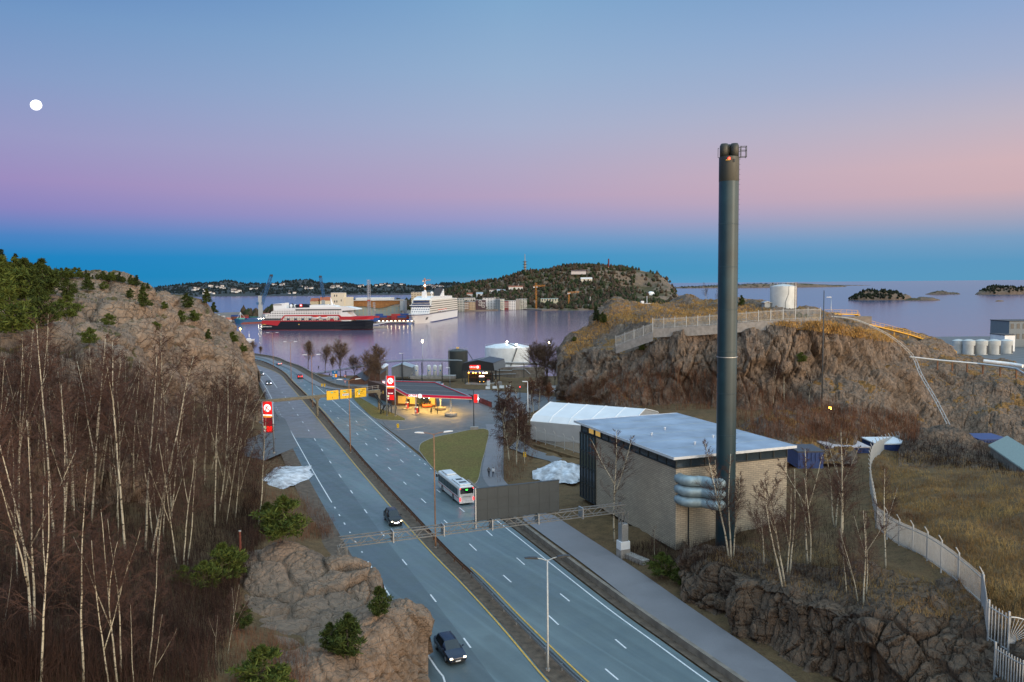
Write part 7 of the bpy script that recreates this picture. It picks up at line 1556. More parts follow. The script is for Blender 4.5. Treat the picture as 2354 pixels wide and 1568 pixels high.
def harbour_crane(u, y, vt, ub, vb, uj, vj, label, hidden=False):
    o = empty('harbour_crane', Zp(u, y, ZQ), 0, label, 'crane'); zt = D(u, vt, y).z-ZQ
    MB().extr([(-3, 0), (3, 0), (2.2, zt), (-2.2, zt)], (0, -2, 0), (1, 0, 0), (0, 0, 1), (0, 4, 0)).build('tower', mat('crane_grey', (.36, .38, .38), .6), o)
    p = D(ub, vb, y)-o.location; q = D(uj, vj, y)-o.location; lat(MB(), p, q, 3.2, 10).build('boom', M_crb, o); MB().box(q, (4, 2, 3)).build('boom_head', M_dark, o); MB().bar((0, 0, zt), q, .35).build('stay', M_crb, o); MB().box((-3, -2.5, zt*.7), (3, 2.5, 3.5)).build('cab', M_crb, o); MB().box((0, 0, 1.5), (11, 9, 3)).build('undercarriage', M_dark, o)
harbour_crane(599.5, 1160, 680, 601.5, 700, 623.5, 633.5, 'blue harbour crane with grey tower behind the stern of the red and black ship')
harbour_crane(744, 1250, 690, 744, 684, 736.2, 636, 'blue harbour crane whose boom rises behind the cream villa')
o = empty('lattice_mast', Zp(849, 1120, ZQ), 0, 'tall pale lattice crane mast at the bow of the red and black ship', 'mast'); zt = D(849, 643, 1120).z-ZQ; lat(MB(), (0, 0, 0), (0, 0, zt), 3, 18).build('mast', mat('mast_pale', (.33, .34, .38), .6), o); lat(MB(), (8, 0, 0), (7, 0, zt*.46), 2, 9).build('side_mast', M_galv, o); MB().box((0, -1, zt*.5), (4, 3, 2)).build('platform', mat('mast_red', (.35, .08, .06), .6), o)
# ---- containers
CC = {'red': (.36, .03, .03), 'blue': (.02, .07, .26), 'rust brown': (.18, .06, .035), 'orange': (.48, .12, .03), 'green': (.03, .14, .11), 'grey': (.25, .26, .28)}
cmesh = {}
def container(loc, col, ang=0, side='left'):
    o = bpy.data.objects.new('shipping_container', None)
    if col not in cmesh:
        mb = MB().box((0, 0, 1.3), (12.2, 2.4, 2.55))
        for k in range(24): mb.box((-5.9+k*.51, -1.22, 1.3), (.24, .08, 2.3))
        t_ = mb.build('shipping_container', mat('container_'+col.replace(' ', '_'), CC[col], .6, var=.2, vs=.3)); cmesh[col] = t_.data; c = t_
    else: c = bpy.data.objects.new('shipping_container', cmesh[col]); COL.objects.link(c)
    bpy.data.objects.remove(o); c.location = loc; c.rotation_euler = (0, 0, ang)
    tag(c, f'{col} shipping container in the stacks on the {side} of the red and black ship', 'container', f'{col} shipping containers {side}')
random.seed(4)
for u, y, n, cols in ((520, 1190, 2, ('rust brown', 'grey', 'orange')), (541, 1200, 3, ('rust brown', 'rust brown', 'blue')), (562, 1200, 3, ('rust brown', 'red', 'rust brown')), (583, 1205, 2, ('rust brown', 'green', 'red')), (604, 1170, 3, ('blue', 'red', 'red')), (624, 1170, 4, ('blue', 'red', 'orange', 'red')), (612, 1190, 4, ('blue', 'green', 'red', 'red'))):
    for k in range(n): container(Zp(u, y, ZQ+2.6*k), cols[k % len(cols)], R(random.uniform(-3, 3)), 'left')
for u, y, n, cols in ((862, 1110, 3, ('blue', 'blue', 'red')), (871, 1124, 4, ('rust brown', 'blue', 'blue', 'blue')), (884, 1120, 3, ('rust brown', 'rust brown', 'blue')), (900, 1118, 3, ('red', 'rust brown', 'red')), (910, 1112, 4, ('rust brown', 'red', 'red', 'red')), (924, 1110, 3, ('red', 'rust brown', 'blue')), (930, 1125, 4, ('blue', 'red', 'rust brown', 'blue'))):
    for k in range(n): container(Zp(u, y, ZQ+2.6*k), cols[k % len(cols)], R(random.uniform(-3, 3)), 'right')
o = empty('quay_fence', Zp(909, 1075, ZQ), 0, 'row of bright lamps along the quay edge by the bow of the white ship', 'lamp row'); MB().box((0, 0, 1), (52, .4, 2)).build('wall', M_conc, o)
ml_ = mat('quay_lamp_lit', (1, 1, 1), .3, emit=(1, .8, .5), es=9)
for k in range(9): MB().box((-22+k*5.5, -.4, 2.3), (1.6, .5, 1.0)).build('lamp', ml_, o)
o = empty('mooring_pier', Zp(868, 985, SEA), R(20), 'white gangway pier between the bow of the red and black ship and the quay', 'pier'); MB().box((0, 0, 1.2), (22, 5, 2)).build('pontoon', M_conc, o); MB().bar((-10, 0, 3), (22, 30, 6), .5).bar((-10, 0, 4.2), (22, 30, 7), .3).build('gangway', M_whitep, o)
# ---- ships
def hull(root, st_, z0, m, name='hull', seg=(0, .12, .5, .8, 1), keel=-3):
    "st_: (x at waterline, x at deck, half beam waterline, half beam deck, deck height)"
    V = []; n = len(seg)
    for xw, xd, bw_, bd, zd_ in st_:
        for s in (-1, 1):
            for f in seg: g = f**1.6; V.append((xw+(xd-xw)*f, s*(bw_+(bd-bw_)*g), z0+(zd_-z0)*f))
    k = 2*n; F_ = []
    for i in range(len(st_)-1):
        for j in range(n-1):
            F_.append((i*k+j, (i+1)*k+j, (i+1)*k+j+1, i*k+j+1)); F_.append((i*k+n+j+1, (i+1)*k+n+j+1, (i+1)*k+n+j, i*k+n+j))
        F_.append((i*k+n-1, (i+1)*k+n-1, (i+1)*k+2*n-1, i*k+2*n-1))
    F_.append(tuple(list(range(n))+[n+j for j in reversed(range(n))])); e = (len(st_)-1)*k; F_.append(tuple([e+j for j in reversed(range(n))]+[e+n+j for j in range(n)]))
    return mesh_obj(name, V, F_, m, root)
M_sblack = mat('ship_black', (.012, .016, .026), .55, var=.1, spec=.2); M_sred = mat('ship_red', (.42, .015, .025), .4, var=.06); M_swhite = mat('ship_white', (.74, .73, .72), .45, var=.05); M_boot = mat('boot_topping', (.20, .03, .03), .5)
pA, pB = Wp(608.5, 758), Wp(858.5, 757.5); a_ = math.atan2(pB.y-pA.y, pB.x-pA.x); sh = empty('cruise_ship', (pA.x, pA.y, SEA), a_, 'red, white and black cruise ship moored broadside in the harbour', 'ship'); SL = (pB-pA).length; k_ = SL/1980
X = lambda x: (x-165)*k_
Z = lambda y: (585-y)*k_
B_ = 11.0
def sta(zd, x1=2145): return [(X(165), X(172), B_*.75, B_*.85, zd), (X(260), X(260), B_*.95, B_, zd), (X(1500), X(1500), B_, B_, zd), (X(1800), X(1820), B_*.72, B_*.95, zd), (X(2000), X(2030), B_*.38, B_*.72, zd), (X(2125), X(x1), .3, B_*.16, zd)]
hull(sh, sta(Z(430)), -2, M_sblack); hull(sh, [(a, b, c*1.005+.02, d*1.002+.02, .55) for a, b, c, d, e in sta(1)], -.4, M_boot, 'boot_topping')
# upper red side: stern quarter, stripe and bow
def side_plate(name, poly, m, y=-B_-.02, t=.3): return MB().extr([(X(x), Z(v)) for x, v in poly], (0, y, 0), (1, 0, 0), (0, 0, 1), (0, t, 0)).build(name, m, sh)
yb_ = 2*B_-.6
MB().extr([(X(185), Z(470)), (X(530), Z(430)), (X(1600), Z(430)), (X(1600), Z(250)), (X(1700), Z(250)), (X(380), Z(250)), (X(215), Z(405))], (0, -B_+.5, 0), (1, 0, 0), (0, 0, 1), (0, 2*B_-1, 0)).build('superstructure', win_mat('ship_cabins', (.72, .71, .69), (.10, .09, .09), 3.0, 2.95, .55, .45, oz=.32), sh)
MB().extr([(X(1600), Z(430)), (X(1790), Z(430)), (X(1800), Z(345)), (X(1690), Z(245)), (X(1600), Z(245))], (0, -B_+.8, 0), (1, 0, 0), (0, 0, 1), (0, 2*B_-1.6, 0)).build('forward_house', M_swhite, sh)
side_plate('red_quarter', [(185, 418), (540, 418), (470, 508), (182, 475)], M_sred); side_plate('red_stripe', [(525, 402), (600, 322), (1580, 318), (1650, 372), (1600, 372), (1560, 338), (610, 342), (560, 410)], M_sred); side_plate('sheer_stripe', [(530, 418), (1620, 418), (1620, 432), (520, 432)], M_sred)
hull(sh, [(X(1590), X(1590), B_+.03, B_+.03, Z(352)), (X(1800), X(1820), B_*.97, B_*.97, Z(352)), (X(2000), X(2030), B_*.74, B_*.78, Z(350)), (X(2146), X(2150), B_*.17, B_*.22, Z(348))], Z(408), M_sred, 'bow_bulwark', (0, 1))
side_plate('promenade', [(590, 412), (1600, 412), (1600, 376), (600, 376)], win_mat('ship_promenade', (.55, .50, .40), (.03, .05, .09), 9, 9, .4, .9, oz=.0), -B_+.1); side_plate('dark_gallery', [(215, 412), (530, 412), (560, 384), (230, 384)], M_glassd, -B_+.1)
MB().extr([(X(390), Z(250)), (X(1690), Z(250)), (X(1905), Z(232)), (X(1880), Z(215)), (X(1700), Z(180)), (X(560), Z(205)), (X(410), Z(240))], (0, -B_+.2, 0), (1, 0, 0), (0, 0, 1), (0, 2*B_-.4, 0)).build('upper_deck', M_swhite, sh)
side_plate('lounge_window', [(805, 243), (1625, 240), (1625, 221), (805, 221)], M_glassd, -B_-.05); side_plate('bridge_window', [(1640, 276), (1870, 262), (1880, 246), (1650, 250)], M_glassd, -B_+.5)
MB().extr([(X(380), Z(240)), (X(585), Z(225)), (X(585), Z(112)), (X(375), Z(132))], (0, -B_*.6, 0), (1, 0, 0), (0, 0, 1), (0, B_*1.2, 0)).build('aft_tower', M_swhite, sh); MB().extr([(X(372), Z(152)), (X(530), Z(152)), (X(530), Z(138)), (X(372), Z(138))], (0, -B_*.6-.1, 0), (1, 0, 0), (0, 0, 1), (0, .2, 0)).build('tower_window', M_glassd, sh)
MB().extr([(X(790), Z(200)), (X(1040), Z(190)), (X(985), Z(140)), (X(900), Z(132)), (X(770), Z(150))], (0, -B_*.55, 0), (1, 0, 0), (0, 0, 1), (0, B_*1.1, 0)).build('funnel', M_sblack, sh)
MB().box((X(878), -B_*.55-.1, Z(158)), (3.0, .3, 3.0)).build('funnel_badge', mat('badge_red_lit', (.6, .02, .02), .4, emit=(1, .05, .04), es=1.0), sh); text('funnel_letter', 'H', 2.6, M_fwhite, sh, (X(878), -B_*.55-.35, Z(158)), (R(90), 0, 0), .05)
for x in (680, 755): MB().ball((X(x), -3, Z(165)), 1.9, 12, 8).build('radar_dome', M_swhite, sh, True); MB().cyl((X(x), -3, Z(205)), .7, 2.4, 8).build('dome_stand', M_swhite, sh)
MB().extr([(X(1040), Z(205)), (X(1560), Z(195)), (X(1480), Z(160)), (X(1300), Z(150)), (X(1045), Z(150))], (0, -B_*.7, 0), (1, 0, 0), (0, 0, 1), (0, B_*1.4, 0)).build('deck_house', M_swhite, sh); MB().tube([(X(1410), 0, Z(160)), (X(1395), 0, Z(85)), (X(1380), 0, Z(25))], [1.6, .9, .3], 8).build('mast', M_swhite, sh)
for x in (1350, 1455): MB().ball((X(x), -2, Z(146)), .8, 8, 6).build('radar_dome', M_swhite, sh)
for x in (1160, 1315):
    lb = MB().ball((X(x), -B_-.3, Z(372)), 1.0, 12, 8, (5.0, 1.3, 1.7)).build('lifeboat', M_swhite, sh, True); MB().ball((X(x), -B_-.3, Z(358)), 1.0, 12, 8, (4.4, 1.25, 1.35)).build('canopy', mat('lifeboat_red', (.5, .05, .03), .5), lb, True)
MB().box((X(1455), -B_-.1, Z(405)), (5, .6, 1.3)).build('tender', M_sred, sh)
text('lettering', 'HURTIGRUTEN', 1.75, M_whitep, sh, (X(280), -B_*.98-.25, Z(523)), (R(90), 0, 0), .06); text('lettering', 'ROALD AMUNDSEN', 1.0, M_whitep, sh, (X(1718), -B_*.98-.2, Z(426)), (R(90), 0, R(3)), .06); text('lettering', 'Hybrid', 1.5, mat('letter_yellow', (.7, .5, .1), .5), sh, (X(230), -B_-.15, Z(485)), (R(90), 0, 0), .06)
MB().box((X(860), -B_-.05, Z(485)), (1.1, .2, 1.1)).build('lit_port', M_winlit, sh)
# white ship, bow towards us
qA, qB = Wp(953, 744.5), Wp(1033, 729.5); a_ = math.atan2(qB.y-qA.y, qB.x-qA.x); s2 = empty('cruise_ship', (qA.x, qA.y, SEA), a_, 'tall white cruise ship seen bow on beside the waterfront flats', 'ship'); L2 = (qB-qA).length; b2_ = 14.2
st2 = [(0, -8, .25, 2.2, 13.2), (6, -2, 3.0, 7.5, 13.0), (16, 8, 7.0, 11.6, 12.8), (32, 26, 11.5, 14.0, 12.6), (55, 52, b2_, b2_, 12.6), (L2-6, L2-6, b2_, b2_, 12.6), (L2, L2+2, b2_*.9, b2_*.95, 12.6)]
hull(s2, st2, -2, M_swhite); hull(s2, [(a-.02, a-.3, c+.05, c+.2, 1.3) for a, b, c, d, e in st2], -.6, mat('boot_blue', (.03, .05, .16), .5), 'boot_topping', (0, 1)); hull(s2, [(b-.1, b-.1, d+.05, d+.05, 12.4) for a, b, c, d, e in st2], 11.7, mat('sheer_blue', (.04, .05, .12), .5), 'sheer_line', (0, 1))
M_balc = win_mat('ship_balconies', (.70, .66, .58), (.22, .20, .17), 500, 3.15, 1.0, .38, x0=5, oz=.2); M_frontc = win_mat('ship_front_cabins', (.72, .72, .71), (.10, .13, .2), 3.2, 3.2, .5, .55, oz=.25)
MB().extr([(30, 12.6), (L2-2, 12.6), (L2-6, 31.5), (40, 31.5), (33, 22)], (0, -b2_, 0), (1, 0, 0), (0, 0, 1), (0, 2*b2_, 0)).build('superstructure', M_balc, s2)
MB().add([(29.8, -b2_+1, 12.7), (29.8, b2_-1, 12.7), (32.6, b2_-1, 22), (32.6, -b2_+1, 22), (29.2, -b2_+1, 12.7), (29.2, b2_-1, 12.7), (32.0, b2_-1, 22), (32.0, -b2_+1, 22)], [(3, 2, 1, 0), (4, 5, 6, 7), (0, 1, 5, 4), (1, 2, 6, 5), (2, 3, 7, 6), (3, 0, 4, 7)]).build('front_cabins', M_frontc, s2)
MB().box((33.5, 0, 24.2), (6, 2*b2_+3.2, .9)).build('bridge_wing', M_swhite, s2)
M_bluew = mat('ship_blue_glass', (.015, .035, .11), .08, spec=.7)
for z, hh, ww, x in ((22.9, 1.5, 2*b2_+1.5, 32.2), (25.9, 2.0, 2*b2_-2.5, 33.8), (29.2, 2.7, 2*b2_-5, 36.2)): MB().box((x, 0, z), (.5, ww, hh)).build('front_window', M_bluew, s2)
MB().extr([(36.8, 31.4), (L2-30, 31.4), (L2-34, 35.5), (60, 36.5), (42, 34)], (0, -b2_*.85, 0), (1, 0, 0), (0, 0, 1), (0, b2_*1.7, 0)).build('top_deck', M_swhite, s2)
MB().extr([(46, 34), (56, 34), (54, 40), (52, 43.5), (48, 43)], (0, -3.5, 0), (1, 0, 0), (0, 0, 1), (0, 5.5, 0)).build('mast_house', M_swhite, s2); MB().ball((50, -1.8, 43.8), 1.8, 10, 7).build('radar_dome', M_swhite, s2, True); MB().ball((58, -9.5, 41), 2.3, 12, 8).build('radar_dome', M_swhite, s2, True); MB().cyl((58, -9.5, 36), .9, 4, 8).build('dome_stand', M_swhite, s2)
MB().extr([(118, 35), (142, 35), (140, 48), (124, 48)], (0, -6, 0), (1, 0, 0), (0, 0, 1), (0, 9, 0)).build('funnel', mat('funnel_dark', (.03, .028, .035), .5), s2); MB().extr([(118, 35), (146, 35), (143, 46)], (0, -6.9, 0), (1, 0, 0), (0, 0, 1), (0, .9, 0)).build('funnel_fin', M_swhite, s2)
for x in (78, 92, 106, 120): lb = MB().ball((x, -b2_-.8, 15.2), 1.0, 10, 7, (6, 1.4, 1.7)).build('lifeboat', M_swhite, s2, True); MB().ball((x, -b2_-.9, 16.2), 1.0, 10, 6, (5.2, 1.3, 1.2)).build('canopy', mat('lifeboat_orange', (.5, .10, .05), .5), lb, True)
MB().extr([(0, 0), (3.5, .2), (5.2, 3.6), (1.6, 3.4)], (19, -9.7, 4.6), (1, -.38, 0), (0, -.25, 1), (0, -.6, 0)).build('anchor_recess', M_dark, s2)
# blue cargo boat
pa, pb = Wp(541, 745), Wp(628, 741); s3 = empty('cargo_boat', (pa.x, pa.y, SEA), math.atan2(pb.y-pa.y, pb.x-pa.x), 'blue hulled cargo boat with red bottom moored left of the red and black ship', 'ship'); L3 = (pb-pa).length; mbl = mat('boat_blue', (.015, .09, .20), .45)
sb = [(1.5, -1.5, .3, 2.2, 7.5), (6, 4, 3.2, 4.5, 6.6), (14, 14, 5.2, 5.4, 5.8), (L3-5, L3-5, 5.2, 5.4, 5.8), (L3, L3, 4.4, 5, 5.8)]; hull(s3, sb, -1, mbl); hull(s3, [(a-.05, a-.3, c+.06, c+.2, 2.0) for a, b, c, d, e in sb], -1, mat('boat_red', (.22, .05, .035), .6), 'boot_topping', (0, 1))
MB().box((8, 0, 7.4), (9, 7, 2.0)).build('forecastle', mat('boat_green', (.10, .34, .28), .5), s3); MB().tube([(8, 0, 8), (8, 0, 17)], .35, 6).bar((8, 0, 16), (3, 0, 8), .25).bar((8, 0, 16), (15, 0, 8), .25).build('derrick', M_whitep, s3); MB().box((L3-9, 0, 9.5), (11, 8, 7)).build('wheelhouse', win_mat('boat_house', (.66, .66, .64), (.05, .07, .1), 2.5, 2.8, .5, .4), s3); MB().box((L3*.5, 0, 6.7), (L3*.45, 8, 1.8)).build('hatch', mat('hatch_blue', (.03, .07, .2), .6), s3)
for k in range(3): MB().box((L3*.55+k*4, -5.6, 6.4), (.7, .3, .7)).build('deck_lamp', M_lampon, s3)
# yacht under the hill and a far ship
pa = Wp(573, 783.5); s4 = empty('motor_yacht', pa, R(5), 'small white yacht with mast beyond the rocky hill', 'boat'); hull(s4, [(-4.2, -4.5, 1.2, 1.5, 1.3), (0, 0, 1.5, 1.7, 1.4), (3, 3.4, .9, 1.3, 1.6), (4.3, 5.4, .1, .2, 1.9)], -.4, M_whitep); MB().extr([(-3, 1.3), (2, 1.4), (1, 2.4), (-2, 2.5)], (0, -1, 0), (1, 0, 0), (0, 0, 1), (0, 2, 0)).build('cabin', M_whitep, s4); MB().tube([(0, 0, 1), (0, 0, 9.5)], .09, 6).build('mast', M_whitep, s4); MB().box((0, 0, 5.2), (.8, .5, 3.2)).build('furled_sail', M_whitep, s4)
pa = Wp(2034, 651.5); s5 = empty('lighthouse', (pa.x, 9000, SEA), 0, 'tiny white lighthouse on a skerry at the horizon', 'lighthouse'); MB().lathe([(26, 0), (16, 24), (16, 48), (3, 58)], n=12).build('tower', M_whitep, s5); MB().box((0, 40, 2), (160, 60, 12)).build('skerry', M_hillrock, s5)
# small vessel at the foot of the hill
pa = Wp(1432, 702); s6 = empty('patrol_ship', (pa.x, 1560, SEA), R(12), 'small white ship with mast moored under the hill behind the cliff', 'ship'); hull(s6, [(-26, -27, 4, 5, 5), (0, 0, 5, 5.2, 5), (22, 24, 2, 3.5, 6.5), (28, 31, .2, .4, 7)], -1, mat('hull_grey', (.4, .43, .46), .5)); MB().box((-2, 0, 9), (22, 8, 8)).build('wheelhouse', win_mat('patrol_house', (.7, .7, .7), (.06, .08, .1), 3, 3, .5, .4), s6); MB().box((-10, 0, 15), (6, 5, 5)).build('funnel', M_whitep, s6); MB().tube([(0, 0, 12), (0, 0, 27)], .5, 6).build('mast', M_whitep, s6)
# ---- islands
M_isl = rock_mat('island_rock', (.62, .6, .58), .45, (.07, .065, .03), .1, .4)
def isle(u0, u1, vb, hpx, label, seed, trees=0, ry=.5, tr=(.1, .9), y=None):
    p = Wp((u0+u1)/2, vb); y = y or p.y; w = (u1-u0)/2/F*y; h = hpx/F*y; n = 60; g = np.linspace(-1, 1, n); Xm, Ym = np.meshgrid(g, g); r2 = Xm**2+Ym**2; Zm = (np.clip(1-r2, 0, 1))**.62
    P = np.stack([Xm.ravel()*w, Ym.ravel()*w*ry, Zm.ravel()*h], 1); P[:, 2] = P[:, 2]*(1+.5*fbm(P/(w*.4)+seed, 4, seed))+fbm(P/(w*.12), 3, seed+1)*h*.08-(r2.ravel() > .97)*3-.5
    i = np.arange(n*n).reshape(n, n); o = np_mesh('island', P, np.stack([i[:-1, :-1], i[:-1, 1:], i[1:, 1:], i[1:, :-1]], -1).reshape(-1, 4), M_isl); o.location = ((u0+u1)/2/F*y-CX/F*y, y+w*ry, SEA); tag(o, kind='structure')
    if trees:
        m_ = (P[:, 2] > h*.12) & (P[:, 0] > (tr[0]*2-1)*w) & (P[:, 0] < (tr[1]*2-1)*w); c = P[m_]; rg = np.random.default_rng(seed); c = c[rg.choice(len(c), trees)]+rg.uniform(-1, 1, (trees, 3))*np.array([w/n*2, w*ry/n*2, 0])+np.array(o.location)
        forest('island_wood', c-np.array([0, 0, 1]), rg.uniform(.5, 1.0, trees)*h*.34, M_forestf if seed > 90 else M_forest_i, seed, label)
M_forest_i = forest_mat('forest_island', [(.018, .026, .016), (.024, .03, .018), (.03, .03, .02), (.02, .024, .018)])
isle(1964, 2112, 690, 21, 'dark wood on the nearer island', 12, 420, .45, (.0, .78)); isle(2085, 2172, 691, 7, None, 13); isle(2134, 2216, 677, 6, 'dark scrub on the small middle island', 14, 60, .4); isle(2262, 2440, 677, 18, 'dark wood on the island at the right edge', 15, 400, .4); isle(2290, 2310, 693, 3.5, None, 16)
isle(1540, 1960, 661, 7, 'low dark wood on the skerries at the horizon', 97, 300, .12, (.05, .6), 7200); isle(1730, 2010, 656, 3, None, 98, 0, .1, y=9000)
isle(1520, 1640, 690, 5, None, 18, y=1330)
# moon
md = D(83, 242, 14000); mo = MB().ball((0, 0, 0), 12/F*14000*1.0, 32, 20, (1.0, 1, .9)).build('moon', mat('moon_surface', (1, 1, 1), .9, var=.05, vs=.01, emit=(1, .98, .95), es=1.7), None, True); mo.location = md; mo.rotation_euler = (0, R(-35), 0); tag(mo, 'bright white nearly full moon in the upper left of the sky', 'moon')
# ================================================================== vegetation
def birch_bark():
    s = NT('birch_bark'); v = s.n('ShaderNodeTexCoord').outputs['Object']; mp = s.n('ShaderNodeMapping'); mp.inputs['Scale'].default_value = (2.2, 2.2, 6.5); s.l(v, mp.inputs['Vector'])
    n1 = s.noise(1.0, 4, .6, mp.outputs[0]); n2 = s.noise(.35, 4, .6, v)
    c = s.mix(s.ramp(n2, [(.3, 0.0), (.7, 1.0)]), (.36, .32, .23), (.54, .50, .40)); c = s.mix(s.ramp(n1, [(.38, 1.0), (.46, 0.0)]), c, (.05, .04, .03))
    sp_ = s.n('ShaderNodeSeparateXYZ'); s.l(v, sp_.inputs[0]); c = s.mix(s.ramp(s.math('ADD', s.math('MULTIPLY', sp_.outputs[2], .07), s.math('MULTIPLY', n2, .3)), [(.05, .75), (.2, 0.0)]), c, (.16, .12, .09))
    return s.done(c, .7, .2)
M_birch = birch_bark()
M_twig = mat('birch_twigs', (.072, .042, .034), .9, var=.3, vs=.6, spec=.1); M_twigp = mat('pale_twigs', (.15, .10, .07), .9, var=.3, vs=.6, spec=.1); M_bark = mat('grey_bark', (.10, .08, .065), .9, var=.3, vs=3)
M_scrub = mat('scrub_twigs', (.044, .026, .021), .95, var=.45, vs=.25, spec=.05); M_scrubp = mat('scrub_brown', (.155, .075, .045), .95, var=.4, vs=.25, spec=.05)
def needle_mat(name, a, b):
    s = NT(name); r = s.geo.outputs['Random Per Island']; c = s.ramp(r, [(0, a), (.55, b), (1, tuple(x*1.35 for x in b))]); return s.done(c, .9, .1)
M_pine = needle_mat('pine_needles', (.018, .030, .010), (.050, .068, .018)); M_pineb = needle_mat('young_pine_needles', (.030, .05, .012), (.075, .095, .022)); M_pined = needle_mat('dark_pine_needles', (.012, .022, .012), (.028, .042, .018))
class TW:
    "thin twigs as narrow blades in one mesh"
    def __init__(s): s.V = []; s.F = []
    def twig(s, p, d, l, w, rng, droop=0.0):
        a = Vector(p); b = a+d*l*.55; e = a+d*l+Vector((0, 0, -droop*l)); x = d.cross(Vector((rng.uniform(-1, 1), rng.uniform(-1, 1), rng.uniform(-1, 1)))); x = x.normalized()*w*.5 if x.length > 1e-5 else Vector((w*.5, 0, 0))
        k = len(s.V); s.V += [a-x, a+x, b-x*.8, b+x*.8, e]; s.F += [(k, k+1, k+3, k+2), (k+2, k+3, k+4)]
def make_birch(seed, h=16.0, forks=1, nbr=34, tw=15, w=.028, weep=.25, spread=.34, bark=None, twm=None, r0=None, low=.32, kind='birch_tree', label=None):
    rng = random.Random(seed); root = empty(kind, (0, 0, 0), 0); tm = MB(); T = TW(); stems = []
    def stem(p, d, L, r, n, wob):
        pts = [Vector(p)]; dirs = [d]
        for i in range(n):
            d = (d+Vector((rng.uniform(-wob, wob), rng.uniform(-wob, wob), .05))).normalized(); pts.append(pts[-1]+d*L/n); dirs.append(d)
        rad = [r*(1-.93*(i/n)**.85)+.012 for i in range(n+1)]; tm.tube(pts, rad, 7 if r > .05 else 5); return pts, dirs, rad
    r0 = r0 or h*.0056
    pts, dirs, rad = stem((0, 0, -.6), Vector((rng.uniform(-.05, .05), rng.uniform(-.05, .05), 1)).normalized(), h+.6, r0, 11, .055); stems.append((pts, dirs, h))
    for f in range(forks):
        i = rng.randint(3, 6); a = rng.uniform(0, 6.28); d = (Vector((math.cos(a), math.sin(a), 0))*rng.uniform(.28, .5)+Vector((0, 0, 1))).normalized(); stems.append((*stem(pts[i], d, (h-pts[i].z)*rng.uniform(.7, .95), rad[i]*.72, 8, .07)[:2], h*.6))
    for pts, dirs, L in stems:
        n = len(pts)-1
        for b in range(int(nbr*L/h)):
            t = low+(1-low)*rng.random()**.8; f = t*n; i = min(int(f), n-1); p = pts[i].lerp(pts[i+1], f-i); a = rng.uniform(0, 6.28)
            d = (Vector((math.cos(a), math.sin(a), 0))*rng.uniform(.5, .95)+dirs[i]*.9).normalized(); l = L*spread*(1.12-t)*rng.uniform(.6, 1.15); q = p; br = [p]
            for k in range(4):
                d = (d+Vector((rng.uniform(-.18, .18), rng.uniform(-.18, .18), .02-weep*.22*k))).normalized(); q = q+d*l/4; br.append(q)
            k0 = len(T.V)
            for k in range(4): T.twig(br[k], (br[k+1]-br[k]).normalized(), (br[k+1]-br[k]).length*1.15, w*(2.2-.35*k), rng)
            for k in range(tw):
                f2 = rng.uniform(.15, 1)*4; j = min(int(f2), 3); s_ = br[j].lerp(br[j+1], f2-j); dd = (d+Vector((rng.uniform(-.9, .9), rng.uniform(-.9, .9), rng.uniform(-.5, .8)-weep))).normalized(); l2 = l*rng.uniform(.18, .48); T.twig(s_, dd, l2, w, rng, weep*.6)
                for _ in range(2): T.twig(s_+dd*l2*rng.uniform(.3, .9), (dd+Vector((rng.uniform(-.8, .8), rng.uniform(-.8, .8), rng.uniform(-.6, .5)-weep))).normalized(), l2*rng.uniform(.35, .7), w*.8, rng, weep*.6)
    tm.build('trunk', bark or M_birch, root, True); mesh_obj('crown', T.V, T.F, twm or M_twig, root)
    return root
def put(proto, p, h, h0, label, group, lean=(0, 0), rz=None, cat='tree', used=[]):
    if proto.name in used: o = copy_tree(proto)
    else: o = proto; used.append(proto.name)
    s = h/h0; o.location = p; o.scale = (s, s, s); o.rotation_euler = (lean[1], lean[0], random.uniform(0, 6.28) if rz is None else rz)
    if lean != (0, 0): o.rotation_euler = (Matrix.Rotation(lean[0], 3, 'Y')@Matrix.Rotation(lean[1], 3, 'X')@Matrix.Rotation(random.uniform(0, 6.28), 3, 'Z')).to_euler()
    tag(o, label, cat, group); return o
def px_tree(proto, h0, ub, vb, ut, vt, label, group, p=None, k=1.0):
    p = p or hit(ub, vb) or G(ub, vb, 5); h = (vb-vt)/F*(p.y*cp)*1.03*k; lean = math.atan2(ut-ub, vb-vt)
    return put(proto, p, h, h0, label, group, (lean, random.uniform(-.05, .05)))
VB = [make_birch(100+i, 16, f, 40, 15, .030) for i, f in enumerate((0, 1, 2, 1, 0))]
for o in VB: o.location = (0, -500, 0)
random.seed(31)
GL_ = 'bare birches with pale stems on the left slope'
